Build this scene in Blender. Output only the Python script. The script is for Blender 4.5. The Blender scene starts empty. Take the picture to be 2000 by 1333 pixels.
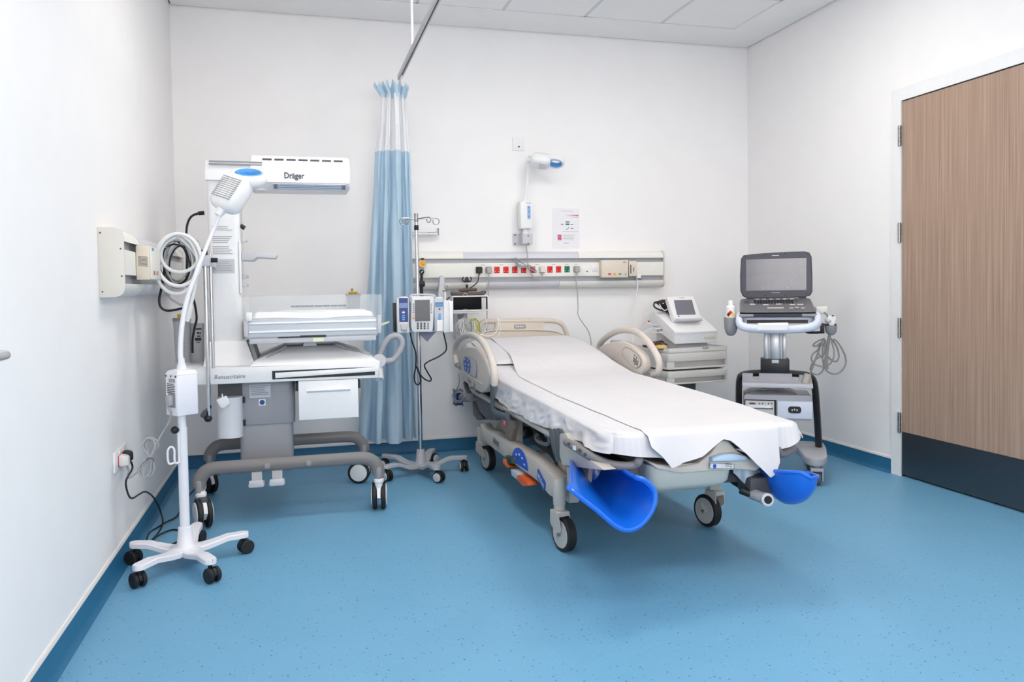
import bpy, bmesh, math, random
from mathutils import Vector, Matrix
PI = math.pi
random.seed(7)
V = Vector
scene = bpy.context.scene
COL = scene.collection

# ---------------------------------------------------------------- camera
CAM = V((0.75970905, -5.59730862, 1.18177152))
CR = V((0.9641193, -0.26504516, -0.01499993))
CU = V((0.02301858, 0.02717366, 0.99936567))
CF = V((0.26446943, 0.96385302, -0.03229961))
FPX, PPX, PPY = 1529.24, 999.48, 610.86
cd = bpy.data.cameras.new('camera')
co = bpy.data.objects.new('camera', cd)
COL.objects.link(co)
cd.sensor_fit = 'HORIZONTAL'
cd.sensor_width = 36.0
cd.lens = FPX / 2000 * 36.0
cd.shift_x = (1000 - PPX) / 2000
cd.shift_y = -(666.5 - PPY) / 2000
cd.clip_start = 0.05
m = Matrix((CR, CU, -CF)).transposed().to_4x4()
m.translation = CAM
co.matrix_world = m
scene.camera = co

# ---------------------------------------------------------------- view, world
scene.view_settings.view_transform = 'Standard'
scene.view_settings.look = 'None'
scene.view_settings.gamma = 1
scene.view_settings.use_curve_mapping = False
scene.view_settings.exposure = 0.07
LIGHT = 20.0            # strength of the ceiling light panels
SKY = 7.0               # fill daylight through an added, unseen window behind the camera
wd = bpy.data.worlds.new('world')
scene.world = wd
wd.use_nodes = True
wd.node_tree.nodes['Background'].inputs[0].default_value = (1, .962, .918, 1)
wd.node_tree.nodes['Background'].inputs[1].default_value = SKY

# ---------------------------------------------------------------- room size
RW, RH, RY = 4.281, 3.065, -6.6      # width, height, front wall y

# a pixel of the 2000x1333 frame turned into a point on a real plane of the room
def ray(px, py):
    return CF + CR * ((px - PPX) / FPX) - CU * ((py - PPY) / FPX)
def PX(px, py, x):
    d = ray(px, py); return CAM + d * ((x - CAM.x) / d.x)
def PY(px, py, y):
    d = ray(px, py); return CAM + d * ((y - CAM.y) / d.y)
def PZ(px, py, z):
    d = ray(px, py); return CAM + d * ((z - CAM.z) / d.z)

# ---------------------------------------------------------------- materials
def lin(c):
    c = c / 255.0
    return c / 12.92 if c <= 0.04045 else ((c + 0.055) / 1.055) ** 2.4
def rgb(*c):
    return (lin(c[0]), lin(c[1]), lin(c[2]), 1)
MATS = {}
def mat(name, c, rough=0.5, metal=0.0, var=0.012, scale=30, emis=0, trans=0, alpha=1, ior=1.45, coat=0, spec=0.5, bump=0):
    if name in MATS: return MATS[name]
    M = bpy.data.materials.new(name); M.use_nodes = True
    nt = M.node_tree; b = nt.nodes['Principled BSDF']
    c = rgb(*c)
    tc = nt.nodes.new('ShaderNodeTexCoord')
    nz = nt.nodes.new('ShaderNodeTexNoise'); nz.inputs['Scale'].default_value = scale
    nt.links.new(tc.outputs['Object'], nz.inputs['Vector'])
    rp = nt.nodes.new('ShaderNodeValToRGB')
    rp.color_ramp.elements[0].position = .3; rp.color_ramp.elements[1].position = .7
    rp.color_ramp.elements[0].color = (c[0]*(1-var), c[1]*(1-var), c[2]*(1-var), 1)
    rp.color_ramp.elements[1].color = (min(1, c[0]*(1+var)), min(1, c[1]*(1+var)), min(1, c[2]*(1+var)), 1)
    nt.links.new(nz.outputs['Fac'], rp.inputs['Fac'])
    nt.links.new(rp.outputs['Color'], b.inputs['Base Color'])
    b.inputs['Roughness'].default_value = rough
    b.inputs['Metallic'].default_value = metal
    b.inputs['IOR'].default_value = ior
    b.inputs['Specular IOR Level'].default_value = spec
    b.inputs['Transmission Weight'].default_value = trans
    b.inputs['Alpha'].default_value = alpha
    b.inputs['Coat Weight'].default_value = coat
    if emis:
        b.inputs['Emission Color'].default_value = c
        b.inputs['Emission Strength'].default_value = emis
    if bump:
        bp = nt.nodes.new('ShaderNodeBump'); bp.inputs['Strength'].default_value = bump; bp.inputs['Distance'].default_value = .002
        nt.links.new(nz.outputs['Fac'], bp.inputs['Height']); nt.links.new(bp.outputs['Normal'], b.inputs['Normal'])
    MATS[name] = M
    return M

# ---------------------------------------------------------------- mesh builder
def smooth_path(pts, res=6, closed=False):
    pts = [V(p) for p in pts]; n = len(pts)
    if n < 3: return pts
    out = []
    rng = range(n if closed else n - 1)
    for i in rng:
        if closed: p0, p1, p2, p3 = pts[i-1], pts[i], pts[(i+1) % n], pts[(i+2) % n]
        else: p0, p1, p2, p3 = pts[max(i-1, 0)], pts[i], pts[i+1], pts[min(i+2, n-1)]
        for k in range(res):
            t = k / res; t2 = t*t; t3 = t2*t
            out.append(0.5*((2*p1) + (p2-p0)*t + (2*p0-5*p1+4*p2-p3)*t2 + (3*p1-p0-3*p2+p3)*t3))
    if not closed: out.append(pts[-1])
    return out
def round_poly(pts, r, seg=5):
    """round the corners of a closed 2D/3D polygon; r a number or a list"""
    pts = [V(p) for p in pts]; n = len(pts); out = []
    for i in range(n):
        ri = r[i] if isinstance(r, (list, tuple)) else r
        a, b, c = pts[i-1], pts[i], pts[(i+1) % n]
        u = (a-b); w = (c-b); lu, lw = u.length, w.length
        if ri <= 0: out.append(b); continue
        d = min(ri, lu*.49, lw*.49)
        p, q = b + u*(d/lu), b + w*(d/lw)
        for k in range(seg+1):
            t = k/seg
            out.append(p*((1-t)**2) + b*(2*t*(1-t)) + q*(t*t))
    return out
def frame_of(d):
    d = d.normalized()
    a = V((0, 0, 1)) if abs(d.z) < .9 else V((1, 0, 0))
    u = a.cross(d).normalized(); v = d.cross(u)
    return u, v
class MB:
    def __init__(s): s.bm = bmesh.new()
    def _add(s, t):
        me = bpy.data.meshes.new('tmp'); t.to_mesh(me); t.free(); s.bm.from_mesh(me); bpy.data.meshes.remove(me)
        return s
    def box(s, lo, hi, bev=0, seg=2, M=None):
        lo, hi = V(lo), V(hi); t = bmesh.new()
        bmesh.ops.create_cube(t, size=1)
        c = (lo+hi)/2; d = hi-lo
        for v in t.verts: v.co = V((v.co.x*d.x, v.co.y*d.y, v.co.z*d.z)) + c
        if bev: bmesh.ops.bevel(t, geom=t.edges[:], offset=min(bev, min(abs(x) for x in d)*.48), segments=seg, profile=.5, affect='EDGES')
        if M is not None: bmesh.ops.transform(t, matrix=M, verts=t.verts)
        bmesh.ops.recalc_face_normals(t, faces=t.faces)
        return s._add(t)
    def prism(s, pts, vec, bev=0, seg=2):
        t = bmesh.new(); vec = V(vec)
        a = [t.verts.new(V(p)) for p in pts]; b = [t.verts.new(V(p)+vec) for p in pts]
        n = len(a)
        fa = t.faces.new(a); fb = t.faces.new(b[::-1])
        for i in range(n): t.faces.new((a[i], b[i], b[(i+1) % n], a[(i+1) % n]))
        bmesh.ops.recalc_face_normals(t, faces=t.faces)
        if bev:
            es = list(set(list(fa.edges)+list(fb.edges)))
            bmesh.ops.bevel(t, geom=es, offset=bev, segments=seg, profile=.5, affect='EDGES', clamp_overlap=True)
        return s._add(t)
    def loft(s, rings, closed=True, cap=True, loop=False):
        t = bmesh.new()
        R = [[t.verts.new(V(p)) for p in r] for r in rings]
        n = len(R[0]); K = len(R)
        for k in range(K if loop else K-1):
            A, B = R[k], R[(k+1) % K]
            for i in range(n if closed else n-1):
                try: t.faces.new((A[i], A[(i+1) % n], B[(i+1) % n], B[i]))
                except ValueError: pass
        if cap and closed and not loop:
            t.faces.new(R[0][::-1]); t.faces.new(R[-1])
        bmesh.ops.recalc_face_normals(t, faces=t.faces)
        return s._add(t)
    def tube(s, pts, r, seg=10, closed=False, res=5, smooth=True, flat=None):
        P = smooth_path(pts, res, closed) if smooth else [V(p) for p in pts]
        n = len(P)
        if n < 2: return s
        rr = r if callable(r) else (lambda t: r)
        rings = []; u = None
        for i in range(n):
            if closed: d = P[(i+1) % n] - P[i-1]
            else: d = P[min(i+1, n-1)] - P[max(i-1, 0)]
            if d.length < 1e-9: d = V((0, 0, 1))
            d.normalize()
            if u is None: u, _ = frame_of(d)
            else:
                u = u - d*u.dot(d)
                if u.length < 1e-6: u, _ = frame_of(d)
                u.normalize()
            v = d.cross(u); q = rr(i/(n-1))
            if flat:   # elliptical section: flat = (axis vector, ratio)
                ax = V(flat[0]); ax = (ax - d*ax.dot(d)).normalized(); bx = d.cross(ax)
                rings.append([P[i] + ax*(math.cos(2*PI*k/seg)*q*flat[1]) + bx*(math.sin(2*PI*k/seg)*q) for k in range(seg)])
            else:
                rings.append([P[i] + u*(math.cos(2*PI*k/seg)*q) + v*(math.sin(2*PI*k/seg)*q) for k in range(seg)])
        return s.loft(rings, True, True, closed)
    def cyl(s, a, b, r, r2=None, seg=24, bev=0):
        a, b = V(a), V(b); r2 = r if r2 is None else r2
        d = b-a; L = d.length; u, v = frame_of(d); d.normalize()
        prof = [(0, r), (L, r2)]
        if bev: prof = [(0, r-bev), (bev*.3, r-bev*.3), (bev, r), (L-bev, r2), (L-bev*.3, r2-bev*.3), (L, r2-bev)]
        rings = [[a + d*h + u*(math.cos(2*PI*k/seg)*q) + v*(math.sin(2*PI*k/seg)*q) for k in range(seg)] for h, q in prof]
        return s.loft(rings)
    def lathe(s, prof, o, d=(0, 0, 1), seg=24):
        o, d = V(o), V(d).normalized(); u, v = frame_of(d)
        rings = [[o + d*h + u*(math.cos(2*PI*k/seg)*q) + v*(math.sin(2*PI*k/seg)*q) for k in range(seg)] for h, q in prof]
        return s.loft(rings)
    def sph(s, c, r, sc=(1, 1, 1), seg=16):
        t = bmesh.new(); bmesh.ops.create_uvsphere(t, u_segments=seg, v_segments=seg//2+2, radius=r)
        for v in t.verts: v.co = V((v.co.x*sc[0], v.co.y*sc[1], v.co.z*sc[2])) + V(c)
        return s._add(t)
    def grid(s, f, nu, nv, thick=0):
        t = bmesh.new()
        G = [[t.verts.new(V(f(i/nu, j/nv))) for j in range(nv+1)] for i in range(nu+1)]
        for i in range(nu):
            for j in range(nv): t.faces.new((G[i][j], G[i+1][j], G[i+1][j+1], G[i][j+1]))
        bmesh.ops.recalc_face_normals(t, faces=t.faces)
        if thick: bmesh.ops.solidify(t, geom=t.faces[:], thickness=thick)
        bmesh.ops.recalc_face_normals(t, faces=t.faces)
        return s._add(t)
    def plate(s, c, r, u, w, h, th, rad=0, bev=0):
        """rounded plate: centre c, right r, up u, size w x h, thickness th along r x u"""
        c, r, u = V(c), V(r).normalized(), V(u).normalized(); n = r.cross(u)
        q = [c - r*w/2 - u*h/2, c + r*w/2 - u*h/2, c + r*w/2 + u*h/2, c - r*w/2 + u*h/2]
        if rad: q = round_poly(q, rad)
        return s.prism(q, n*th, bev)
    def xf(s, M):
        bmesh.ops.transform(s.bm, matrix=M, verts=s.bm.verts); return s

WM = {}
def wm(o): return WM.get(o.name, Matrix.Identity(4))
def obj(name, mb, m, parent=None, label=None, local=False, sharp=38):
    """link a builder as ONE mesh object; world coordinates unless local"""
    me = bpy.data.meshes.new(name); bm = mb.bm
    if parent is not None and not local:
        bmesh.ops.transform(bm, matrix=wm(parent).inverted(), verts=bm.verts)
    org = None
    if parent is None:
        xs = [v.co for v in bm.verts]
        org = V(((min(v.x for v in xs)+max(v.x for v in xs))/2, (min(v.y for v in xs)+max(v.y for v in xs))/2, min(v.z for v in xs)))
        bmesh.ops.translate(bm, vec=-org, verts=bm.verts)
    bm.to_mesh(me); bm.free()
    if len(me.polygons):
        me.shade_smooth(); me.set_sharp_from_angle(angle=math.radians(sharp))
    me.materials.append(m)
    o = bpy.data.objects.new(name, me); COL.objects.link(o)
    if parent is not None:
        o.parent = parent; WM[o.name] = wm(parent)
    else:
        o.location = org; WM[o.name] = Matrix.Translation(org)
    if label: o['label'] = label
    return o
def objs(name, mbs, m, parent, label=None, local=False):
    return [obj(name, q, m, parent, label, local) for q in mbs]
def tag(o, label, cat, group=None):
    o['label'] = label; o['category'] = cat
    if group: o['group'] = group
    return o
def thing(name, label, cat, loc=(0, 0, 0), rotz=0, group=None):
    o = bpy.data.objects.new(name, None); COL.objects.link(o)
    o.location = loc; o.rotation_euler = (0, 0, rotz); o.empty_display_size = .05
    WM[o.name] = Matrix.Translation(V(loc)) @ Matrix.Rotation(rotz, 4, 'Z')
    return tag(o, label, cat, group)
def struct(name, mb, m, parent=None):
    o = obj(name, mb, m, parent)
    if parent is None: o['kind'] = 'structure'
    return o
def text_mb(s, c, r, u, width=None, height=None, bold=0.0, depth=.0006, shear=0, spacing=1):
    """text as a thin mesh: centre c, reading direction r, up u"""
    cu = bpy.data.curves.new('txt', 'FONT'); cu.body = s; cu.align_x = 'CENTER'; cu.align_y = 'CENTER'
    cu.size = 1; cu.offset = bold; cu.shear = shear; cu.space_character = spacing; cu.resolution_u = 3
    to = bpy.data.objects.new('txt', cu); COL.objects.link(to)
    dg = bpy.context.evaluated_depsgraph_get(); dg.update()
    me = bpy.data.meshes.new_from_object(to.evaluated_get(dg))
    bpy.data.objects.remove(to); bpy.data.curves.remove(cu)
    mb = MB(); mb.bm.from_mesh(me); bpy.data.meshes.remove(me)
    xs = [v.co.x for v in mb.bm.verts]; ys = [v.co.y for v in mb.bm.verts]
    w, h = max(xs)-min(xs), max(ys)-min(ys); cx, cy = (max(xs)+min(xs))/2, (max(ys)+min(ys))/2
    k = width/w if width else height/h
    ky = height/h if height else k
    r, u = V(r).normalized(), V(u).normalized(); n = r.cross(u).normalized()
    M = Matrix((r*k, u*ky, n)).transposed().to_4x4(); M.translation = V(c) + n*depth
    bmesh.ops.transform(mb.bm, matrix=M @ Matrix.Translation((-cx, -cy, 0)), verts=mb.bm.verts)
    return mb
X, Y, Z = V((1, 0, 0)), V((0, 1, 0)), V((0, 0, 1))

# common materials
WHITE = mat('white_plastic', (238, 238, 240), .35)
OFFW = mat('cream_plastic', (238, 236, 230), .4)
CREAM = mat('beige_cream_plastic', (226, 214, 198), .45)
BEIGE = mat('bed_beige_plastic', (212, 203, 195), .42)
BEIGE2 = mat('bed_grey_beige_metal', (196, 190, 183), .4)
LGREY = mat('light_grey_plastic', (200, 200, 206), .4)
MGREY = mat('mid_grey_plastic', (150, 150, 155), .45)
DGREY = mat('dark_grey_plastic', (75, 77, 83), .45)
SLATE = mat('slate_grey_rubber', (88, 92, 100), .5)
BLACK = mat('black_plastic', (22, 22, 25), .4)
RUBBER = mat('black_rubber', (30, 31, 34), .6)
CHROME = mat('chrome', (215, 215, 218), .16, 1.0, .02)
STEEL = mat('brushed_steel', (170, 168, 164), .32, 1.0)
ALU = mat('anodised_aluminium', (190, 191, 195), .38, .85)
WARMG = mat('warm_grey_paint', (128, 124, 124), .4)
RED = mat('red_plastic', (216, 22, 14), .4)
GREEN = mat('green_plastic', (0, 116, 82), .4)
BLUE = mat('royal_blue_plastic', (18, 106, 220), .3, coat=.3)
INK = mat('dark_print', (40, 42, 46), .6)
GINK = mat('grey_print', (150, 152, 160), .6)
LBLUE = mat('light_blue_plastic', (88, 160, 225), .35)
YELLOW = mat('yellow_plastic', (230, 180, 20), .4)
ORANGE = mat('orange_plastic', (226, 96, 30), .4)
CABLE = mat('grey_cable', (168, 168, 172), .5)
SCREEN = mat('dark_screen_glass', (9, 9, 16), .45, spec=.15)
GLASSY = mat('clear_plastic', (240, 245, 248), .06, alpha=.13, var=.0)
PAPER = mat('white_paper', (240, 238, 242), .7)
# ================================================================= ROOM
def floor_mat(name, base, dark, light):
    M = bpy.data.materials.new(name); M.use_nodes = True; nt = M.node_tree; b = nt.nodes['Principled BSDF']
    tc = nt.nodes.new('ShaderNodeTexCoord')
    n = nt.nodes.new('ShaderNodeTexNoise'); n.inputs['Scale'].default_value = 3; n.inputs['Detail'].default_value = 6
    nt.links.new(tc.outputs['Object'], n.inputs['Vector'])
    r = nt.nodes.new('ShaderNodeValToRGB'); b0 = rgb(*base)
    r.color_ramp.elements[0].color = [x*.93 for x in b0[:3]]+[1]; r.color_ramp.elements[1].color = [x*1.06 for x in b0[:3]]+[1]
    nt.links.new(n.outputs['Fac'], r.inputs['Fac'])
    last = r.outputs['Color']
    for sc, th, colr, f in ((76, .16, dark, .85), (150, .15, [c*.8 for c in base], .7), (120, .13, light, .6)):
        v = nt.nodes.new('ShaderNodeTexVoronoi'); v.inputs['Scale'].default_value = sc; v.inputs['Randomness'].default_value = 1
        mp = nt.nodes.new('ShaderNodeMapping'); mp.inputs['Location'].default_value = (sc*.37, sc*.11, sc*.7)
        nt.links.new(tc.outputs['Object'], mp.inputs['Vector']); nt.links.new(mp.outputs['Vector'], v.inputs['Vector'])
        # only some cells carry a fleck
        sp = nt.nodes.new('ShaderNodeSeparateColor'); nt.links.new(v.outputs['Color'], sp.inputs[0])
        lt = nt.nodes.new('ShaderNodeMath'); lt.operation = 'LESS_THAN'; lt.inputs[1].default_value = .42
        nt.links.new(sp.outputs[0], lt.inputs[0])
        ms = nt.nodes.new('ShaderNodeMath'); ms.operation = 'MULTIPLY'; nt.links.new(sp.outputs[1], ms.inputs[0]); ms.inputs[1].default_value = th*1.6
        l2 = nt.nodes.new('ShaderNodeMath'); l2.operation = 'LESS_THAN'; nt.links.new(v.outputs['Distance'], l2.inputs[0]); nt.links.new(ms.outputs[0], l2.inputs[1])
        mu = nt.nodes.new('ShaderNodeMath'); mu.operation = 'MULTIPLY'; nt.links.new(lt.outputs[0], mu.inputs[0]); nt.links.new(l2.outputs[0], mu.inputs[1])
        m2 = nt.nodes.new('ShaderNodeMath'); m2.operation = 'MULTIPLY'; nt.links.new(mu.outputs[0], m2.inputs[0]); m2.inputs[1].default_value = f
        mx = nt.nodes.new('ShaderNodeMix'); mx.data_type = 'RGBA'; mx.inputs[7].default_value = rgb(*colr)
        nt.links.new(m2.outputs[0], mx.inputs[0]); nt.links.new(last, mx.inputs[6]); last = mx.outputs[2]
    nt.links.new(last, b.inputs['Base Color'])
    b.inputs['Roughness'].default_value = .42; b.inputs['Specular IOR Level'].default_value = .35
    return M
FLOOR = floor_mat('speckled_blue_vinyl', (108, 164, 199), (34, 74, 110), (165, 198, 220))
SKIRT_SHADED = floor_mat('speckled_blue_vinyl_shaded', (38, 106, 146), (22, 66, 104), (100, 150, 184))  # floor vinyl again, shade on the upright cove put into its colour
WALL = mat('white_wall_paint', (246, 244, 245), .65, var=.008, scale=6, spec=.25)
CEILM = mat('white_ceiling_paint', (246, 245, 245), .75, var=.008, scale=6, spec=.2)
TILE = mat('white_ceiling_tile', (246, 245, 245), .85, var=.012, scale=160, spec=.1, bump=.1)
SHADOWGAP = mat('shadow_gap_grey', (120, 118, 116), .6)  # shade in the gap at the ceiling edge, painted as a grey strip

struct('floor', MB().box((-.1, RY-.1, -.1), (RW+.1, .1, 0)), FLOOR)
struct('wall_back', MB().box((-.15, 0, -.1), (RW+.15, .15, RH+.15)), WALL)
struct('wall_left', MB().box((-.15, RY, -.1), (0, 0, RH+.15)), WALL)
# the right wall is built round its door opening
DY0, DY1, DH = -1.668, -2.95, 2.262
w = MB().box((RW, DY0, -.1), (RW+.15, 0, RH+.15)).box((RW, RY, -.1), (RW+.15, DY1, RH+.15)).box((RW, DY1, DH), (RW+.15, DY0, RH+.15))
w.box((RW+.05, DY1, -.1), (RW+.15, DY0, DH))  # added backing behind the door, keeps sky light out of its gap
struct('wall_right', w, WALL)
# front wall behind the camera, with a wide window added for fill light
WX0, WX1, WZ0, WZ1 = .45, 3.0, .85, 2.5
fw = MB().box((-.15, RY-.15, -.1), (WX0, RY, RH+.15)).box((WX1, RY-.15, -.1), (RW+.15, RY, RH+.15))
fw.box((WX0, RY-.15, -.1), (WX1, RY, WZ0)).box((WX0, RY-.15, WZ1), (WX1, RY, RH+.15))
struct('wall_front', fw, WALL)
wf = MB()
for xa, xb, za, zb_ in ((WX0, WX1, WZ0, WZ0+.05), (WX0, WX1, WZ1-.05, WZ1), (WX0, WX0+.05, WZ0, WZ1), (WX1-.05, WX1, WZ0, WZ1), ((WX0+WX1)/2-.03, (WX0+WX1)/2+.03, WZ0, WZ1)):
    wf.box((xa, RY-.10, za), (xb, RY-.05, zb_))
w1 = struct('added_window_1', wf, WHITE)  # added window out of view, lets in light for walls and fronts
obj('pane', MB().box((WX0+.05, RY-.078, WZ0+.05), (WX1-.05, RY-.072, WZ1-.05)), mat('added_window_glass', (250, 252, 255), .02, alpha=.06, var=0), w1)
pl_ = bpy.data.lights.new('added_window_daylight', 'AREA'); pl_.shape = 'RECTANGLE'; pl_.size = WX1-WX0; pl_.size_y = WZ1-WZ0; pl_.cycles.is_portal = True  # portal guiding sky light through the added window
po = bpy.data.objects.new('added_window_daylight', pl_); COL.objects.link(po); po.location = ((WX0+WX1)/2, RY-.12, (WZ0+WZ1)/2); po.rotation_euler = (PI/2, 0, 0)
# ceiling: plaster border with a shadow gap round the wall, tiles let into the middle
TX0, TX1, TY0, TY1, TP = .39, .39+6*.59, -.39, -.39-10*.59, .59
g = .012
cb = MB()
cb.box((g, TY0, RH), (RW-g, -g, RH+.05)).box((g, RY+g, RH), (RW-g, TY1, RH+.05))
cb.box((g, TY1, RH), (TX0, TY0, RH+.05)).box((TX1, TY1, RH), (RW-g, TY0, RH+.05))
struct('ceiling', cb, CEILM)
struct('trim_1', MB().box((0, -g, RH+.012), (RW, 0, RH+.03)).box((0, RY, RH+.012), (g, -g, RH+.03)).box((RW-g, RY, RH+.012), (RW, -g, RH+.03)), SHADOWGAP)
LIGHTS = {(1, 2), (4, 2), (1, 6), (4, 6)}
tl = MB(); gr = MB()
for i in range(6):
    for j in range(10):
        if (i, j) in LIGHTS: continue
        x0, y1 = TX0+i*TP, TY0-j*TP
        tl.box((x0+.009, y1-TP+.009, RH+.004), (x0+TP-.009, y1-.009, RH+.02))
struct('trim_2', tl, TILE)
for i in range(7): gr.box((TX0+i*TP-.011, TY1, RH+.002), (TX0+i*TP+.011, TY0, RH+.03))
for j in range(11): gr.box((TX0, TY0-j*TP-.011, RH+.002), (TX1, TY0-j*TP+.011, RH+.03))
struct('trim_3', gr, mat('grey_white_tee_bar', (220, 219, 220), .6))
struct('wall_top', MB().box((-.15, RY, RH+.06), (RW+.15, .15, RH+.15)), CEILM)
LAMP = mat('lit_diffuser', (255, 250, 241), .5, emis=LIGHT)
rows = {2: 'pair nearest the back wall', 6: 'pair nearest the front wall'}
for (i, j) in sorted(LIGHTS):
    x0, y1 = TX0+i*TP, TY0-j*TP
    t = thing('ceiling_light', 'square white recessed ceiling light, %s one of the %s' % ('left' if i < 3 else 'right', rows[j]), 'ceiling light', (x0+TP/2, y1-TP/2, RH), 0, 'recessed ceiling lights')
    f = MB()
    for a, b_ in (((x0+.012, y1-TP+.012), (x0+TP-.012, y1-TP+.032)), ((x0+.012, y1-.032), (x0+TP-.012, y1-.012)), ((x0+.012, y1-TP+.032), (x0+.032, y1-.032)), ((x0+TP-.032, y1-TP+.032), (x0+TP-.012, y1-.032))):
        f.box((a[0], a[1], RH), (b_[0], b_[1], RH+.03))
    obj('frame', f, WHITE, t)
    obj('diffuser', MB().box((x0+.034, y1-TP+.034, RH+.006), (x0+TP-.034, y1-.034, RH+.022)), LAMP, t)

# coved skirting and its white cap strip
HB = .0875
def skirt(a, b, n):   # from a to b along a wall whose room-side normal is n
    a, b, n = V(a), V(b), V(n)
    prof = [(0, 0), (.03, 0), (.02, .003), (.011, .010), (.006, .022), (.005, HB), (0, HB)]
    return MB().loft([[p + n*d + Z*h for d, h in prof] for p in (a, b)])
def capstrip(a, b, n):
    a, b, n = V(a), V(b), V(n)
    prof = [(0, HB), (.008, HB), (.008, HB+.010), (.004, HB+.016), (0, HB+.016)]
    return MB().loft([[p + n*d + Z*h for d, h in prof] for p in (a, b)])
CAP = mat('white_cap_strip', (232, 228, 226), .5)
struct('baseboard_back', skirt((0, 0, 0), (RW, 0, 0), -Y), SKIRT_SHADED)
struct('baseboard_left', skirt((0, RY, 0), (0, 0, 0), X), SKIRT_SHADED)
struct('baseboard_right', skirt((RW, -1.585, 0), (RW, 0, 0), -X), SKIRT_SHADED)
struct('trim_4', capstrip((0, 0, 0), (RW, 0, 0), -Y), CAP)
struct('trim_5', capstrip((0, RY, 0), (0, 0, 0), X), CAP)
struct('trim_6', capstrip((RW, -1.585, 0), (RW, 0, 0), -X), CAP)

# door in the right wall
def wood_mat():
    M = bpy.data.materials.new('striped_oak_laminate'); M.use_nodes = True; nt = M.node_tree; b = nt.nodes['Principled BSDF']
    tc = nt.nodes.new('ShaderNodeTexCoord'); mp = nt.nodes.new('ShaderNodeMapping')
    mp.inputs['Scale'].default_value = (1, 95, .9); nt.links.new(tc.outputs['Object'], mp.inputs['Vector'])
    n = nt.nodes.new('ShaderNodeTexNoise'); n.inputs['Scale'].default_value = 1.4; n.inputs['Detail'].default_value = 5; n.inputs['Roughness'].default_value = .65
    nt.links.new(mp.outputs['Vector'], n.inputs['Vector'])
    r = nt.nodes.new('ShaderNodeValToRGB')
    r.color_ramp.elements[0].position = .3; r.color_ramp.elements[0].color = rgb(148, 122, 106)
    r.color_ramp.elements[1].position = .72; r.color_ramp.elements[1].color = rgb(190, 164, 146)
    e = r.color_ramp.elements.new(.5); e.color = rgb(171, 144, 127)
    nt.links.new(n.outputs['Fac'], r.inputs['Fac']); nt.links.new(r.outputs['Color'], b.inputs['Base Color'])
    b.inputs['Roughness'].default_value = .5; b.inputs['Specular IOR Level'].default_value = .3
    return M
WOOD = wood_mat()
fr = MB()
FW = .078
fr.box((RW-.012, DY0, 0), (RW+.14, DY0+FW, DH+.0)).box((RW-.012, DY1-FW, 0), (RW+.14, DY1, DH))
fr.box((RW-.012, DY1-FW, DH), (RW+.14, DY0+FW, DH+.075))
struct('trim_7', fr, WHITE)
YD = DY0-.004
d1 = struct('door_1', MB().box((RW-.004, DY1+.004, .012), (RW+.045, YD, DH-.006)), WOOD)
KICK = mat('dark_brushed_kick_plate', (112, 112, 116), .36, 1.0)
obj('kick_plate', MB().box((RW-.007, DY1+.03, .014), (RW-.004, YD-.003, .272)), KICK, d1, 'dark brushed metal kick plate')
for py0, py1 in ((242, 282), (434, 473), (622, 661), (809, 849)):
    a = PX(1769, py0, RW-.02); c = PX(1769, py1, RW-.02)
    yy = DY0+.002
    h = MB()
    zz0, zz1 = c.z, a.z
    for k in range(5):
        z0 = zz0 + (zz1-zz0)*k/5; z1 = zz0 + (zz1-zz0)*(k+1)/5
        h.cyl((RW-.02, yy, z0+.0008), (RW-.02, yy, z1-.0008), .0085, seg=14)
    h.box((RW-.016, yy-.002, zz0), (RW-.006, yy+.018, zz1))
    obj('hinge', h, STEEL, d1)
obj('door_handle', MB().cyl((RW-.004, DY1+.09, 1.03), (RW-.06, DY1+.09, 1.03), .012).tube([(RW-.055, DY1+.09, 1.03), (RW-.06, DY1+.2, 1.03)], .011).lathe([(0, .03), (.012, .028)], (RW-.004, DY1+.09, 1.03), -X), STEEL, d1)

# lever handle on a white flush door in the left wall, only its end in view
a = PX(8, 695, .055)
hd = MB()
hd.tube([(0.001, a.y-.17, a.z), (.045, a.y-.17, a.z), (.055, a.y-.15, a.z), (.055, a.y-.02, a.z), (.05, a.y+.022, a.z), (.032, a.y+.03, a.z), (.012, a.y+.022, a.z)], .0125, seg=14)
hd.lathe([(0, .028), (.008, .028), (.010, .025)], (0.0005, a.y-.17, a.z), X)
tag(obj('door_handle', hd, CHROME), 'brushed steel lever handle on left wall, cut off by left edge of picture', 'door handle')
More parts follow.
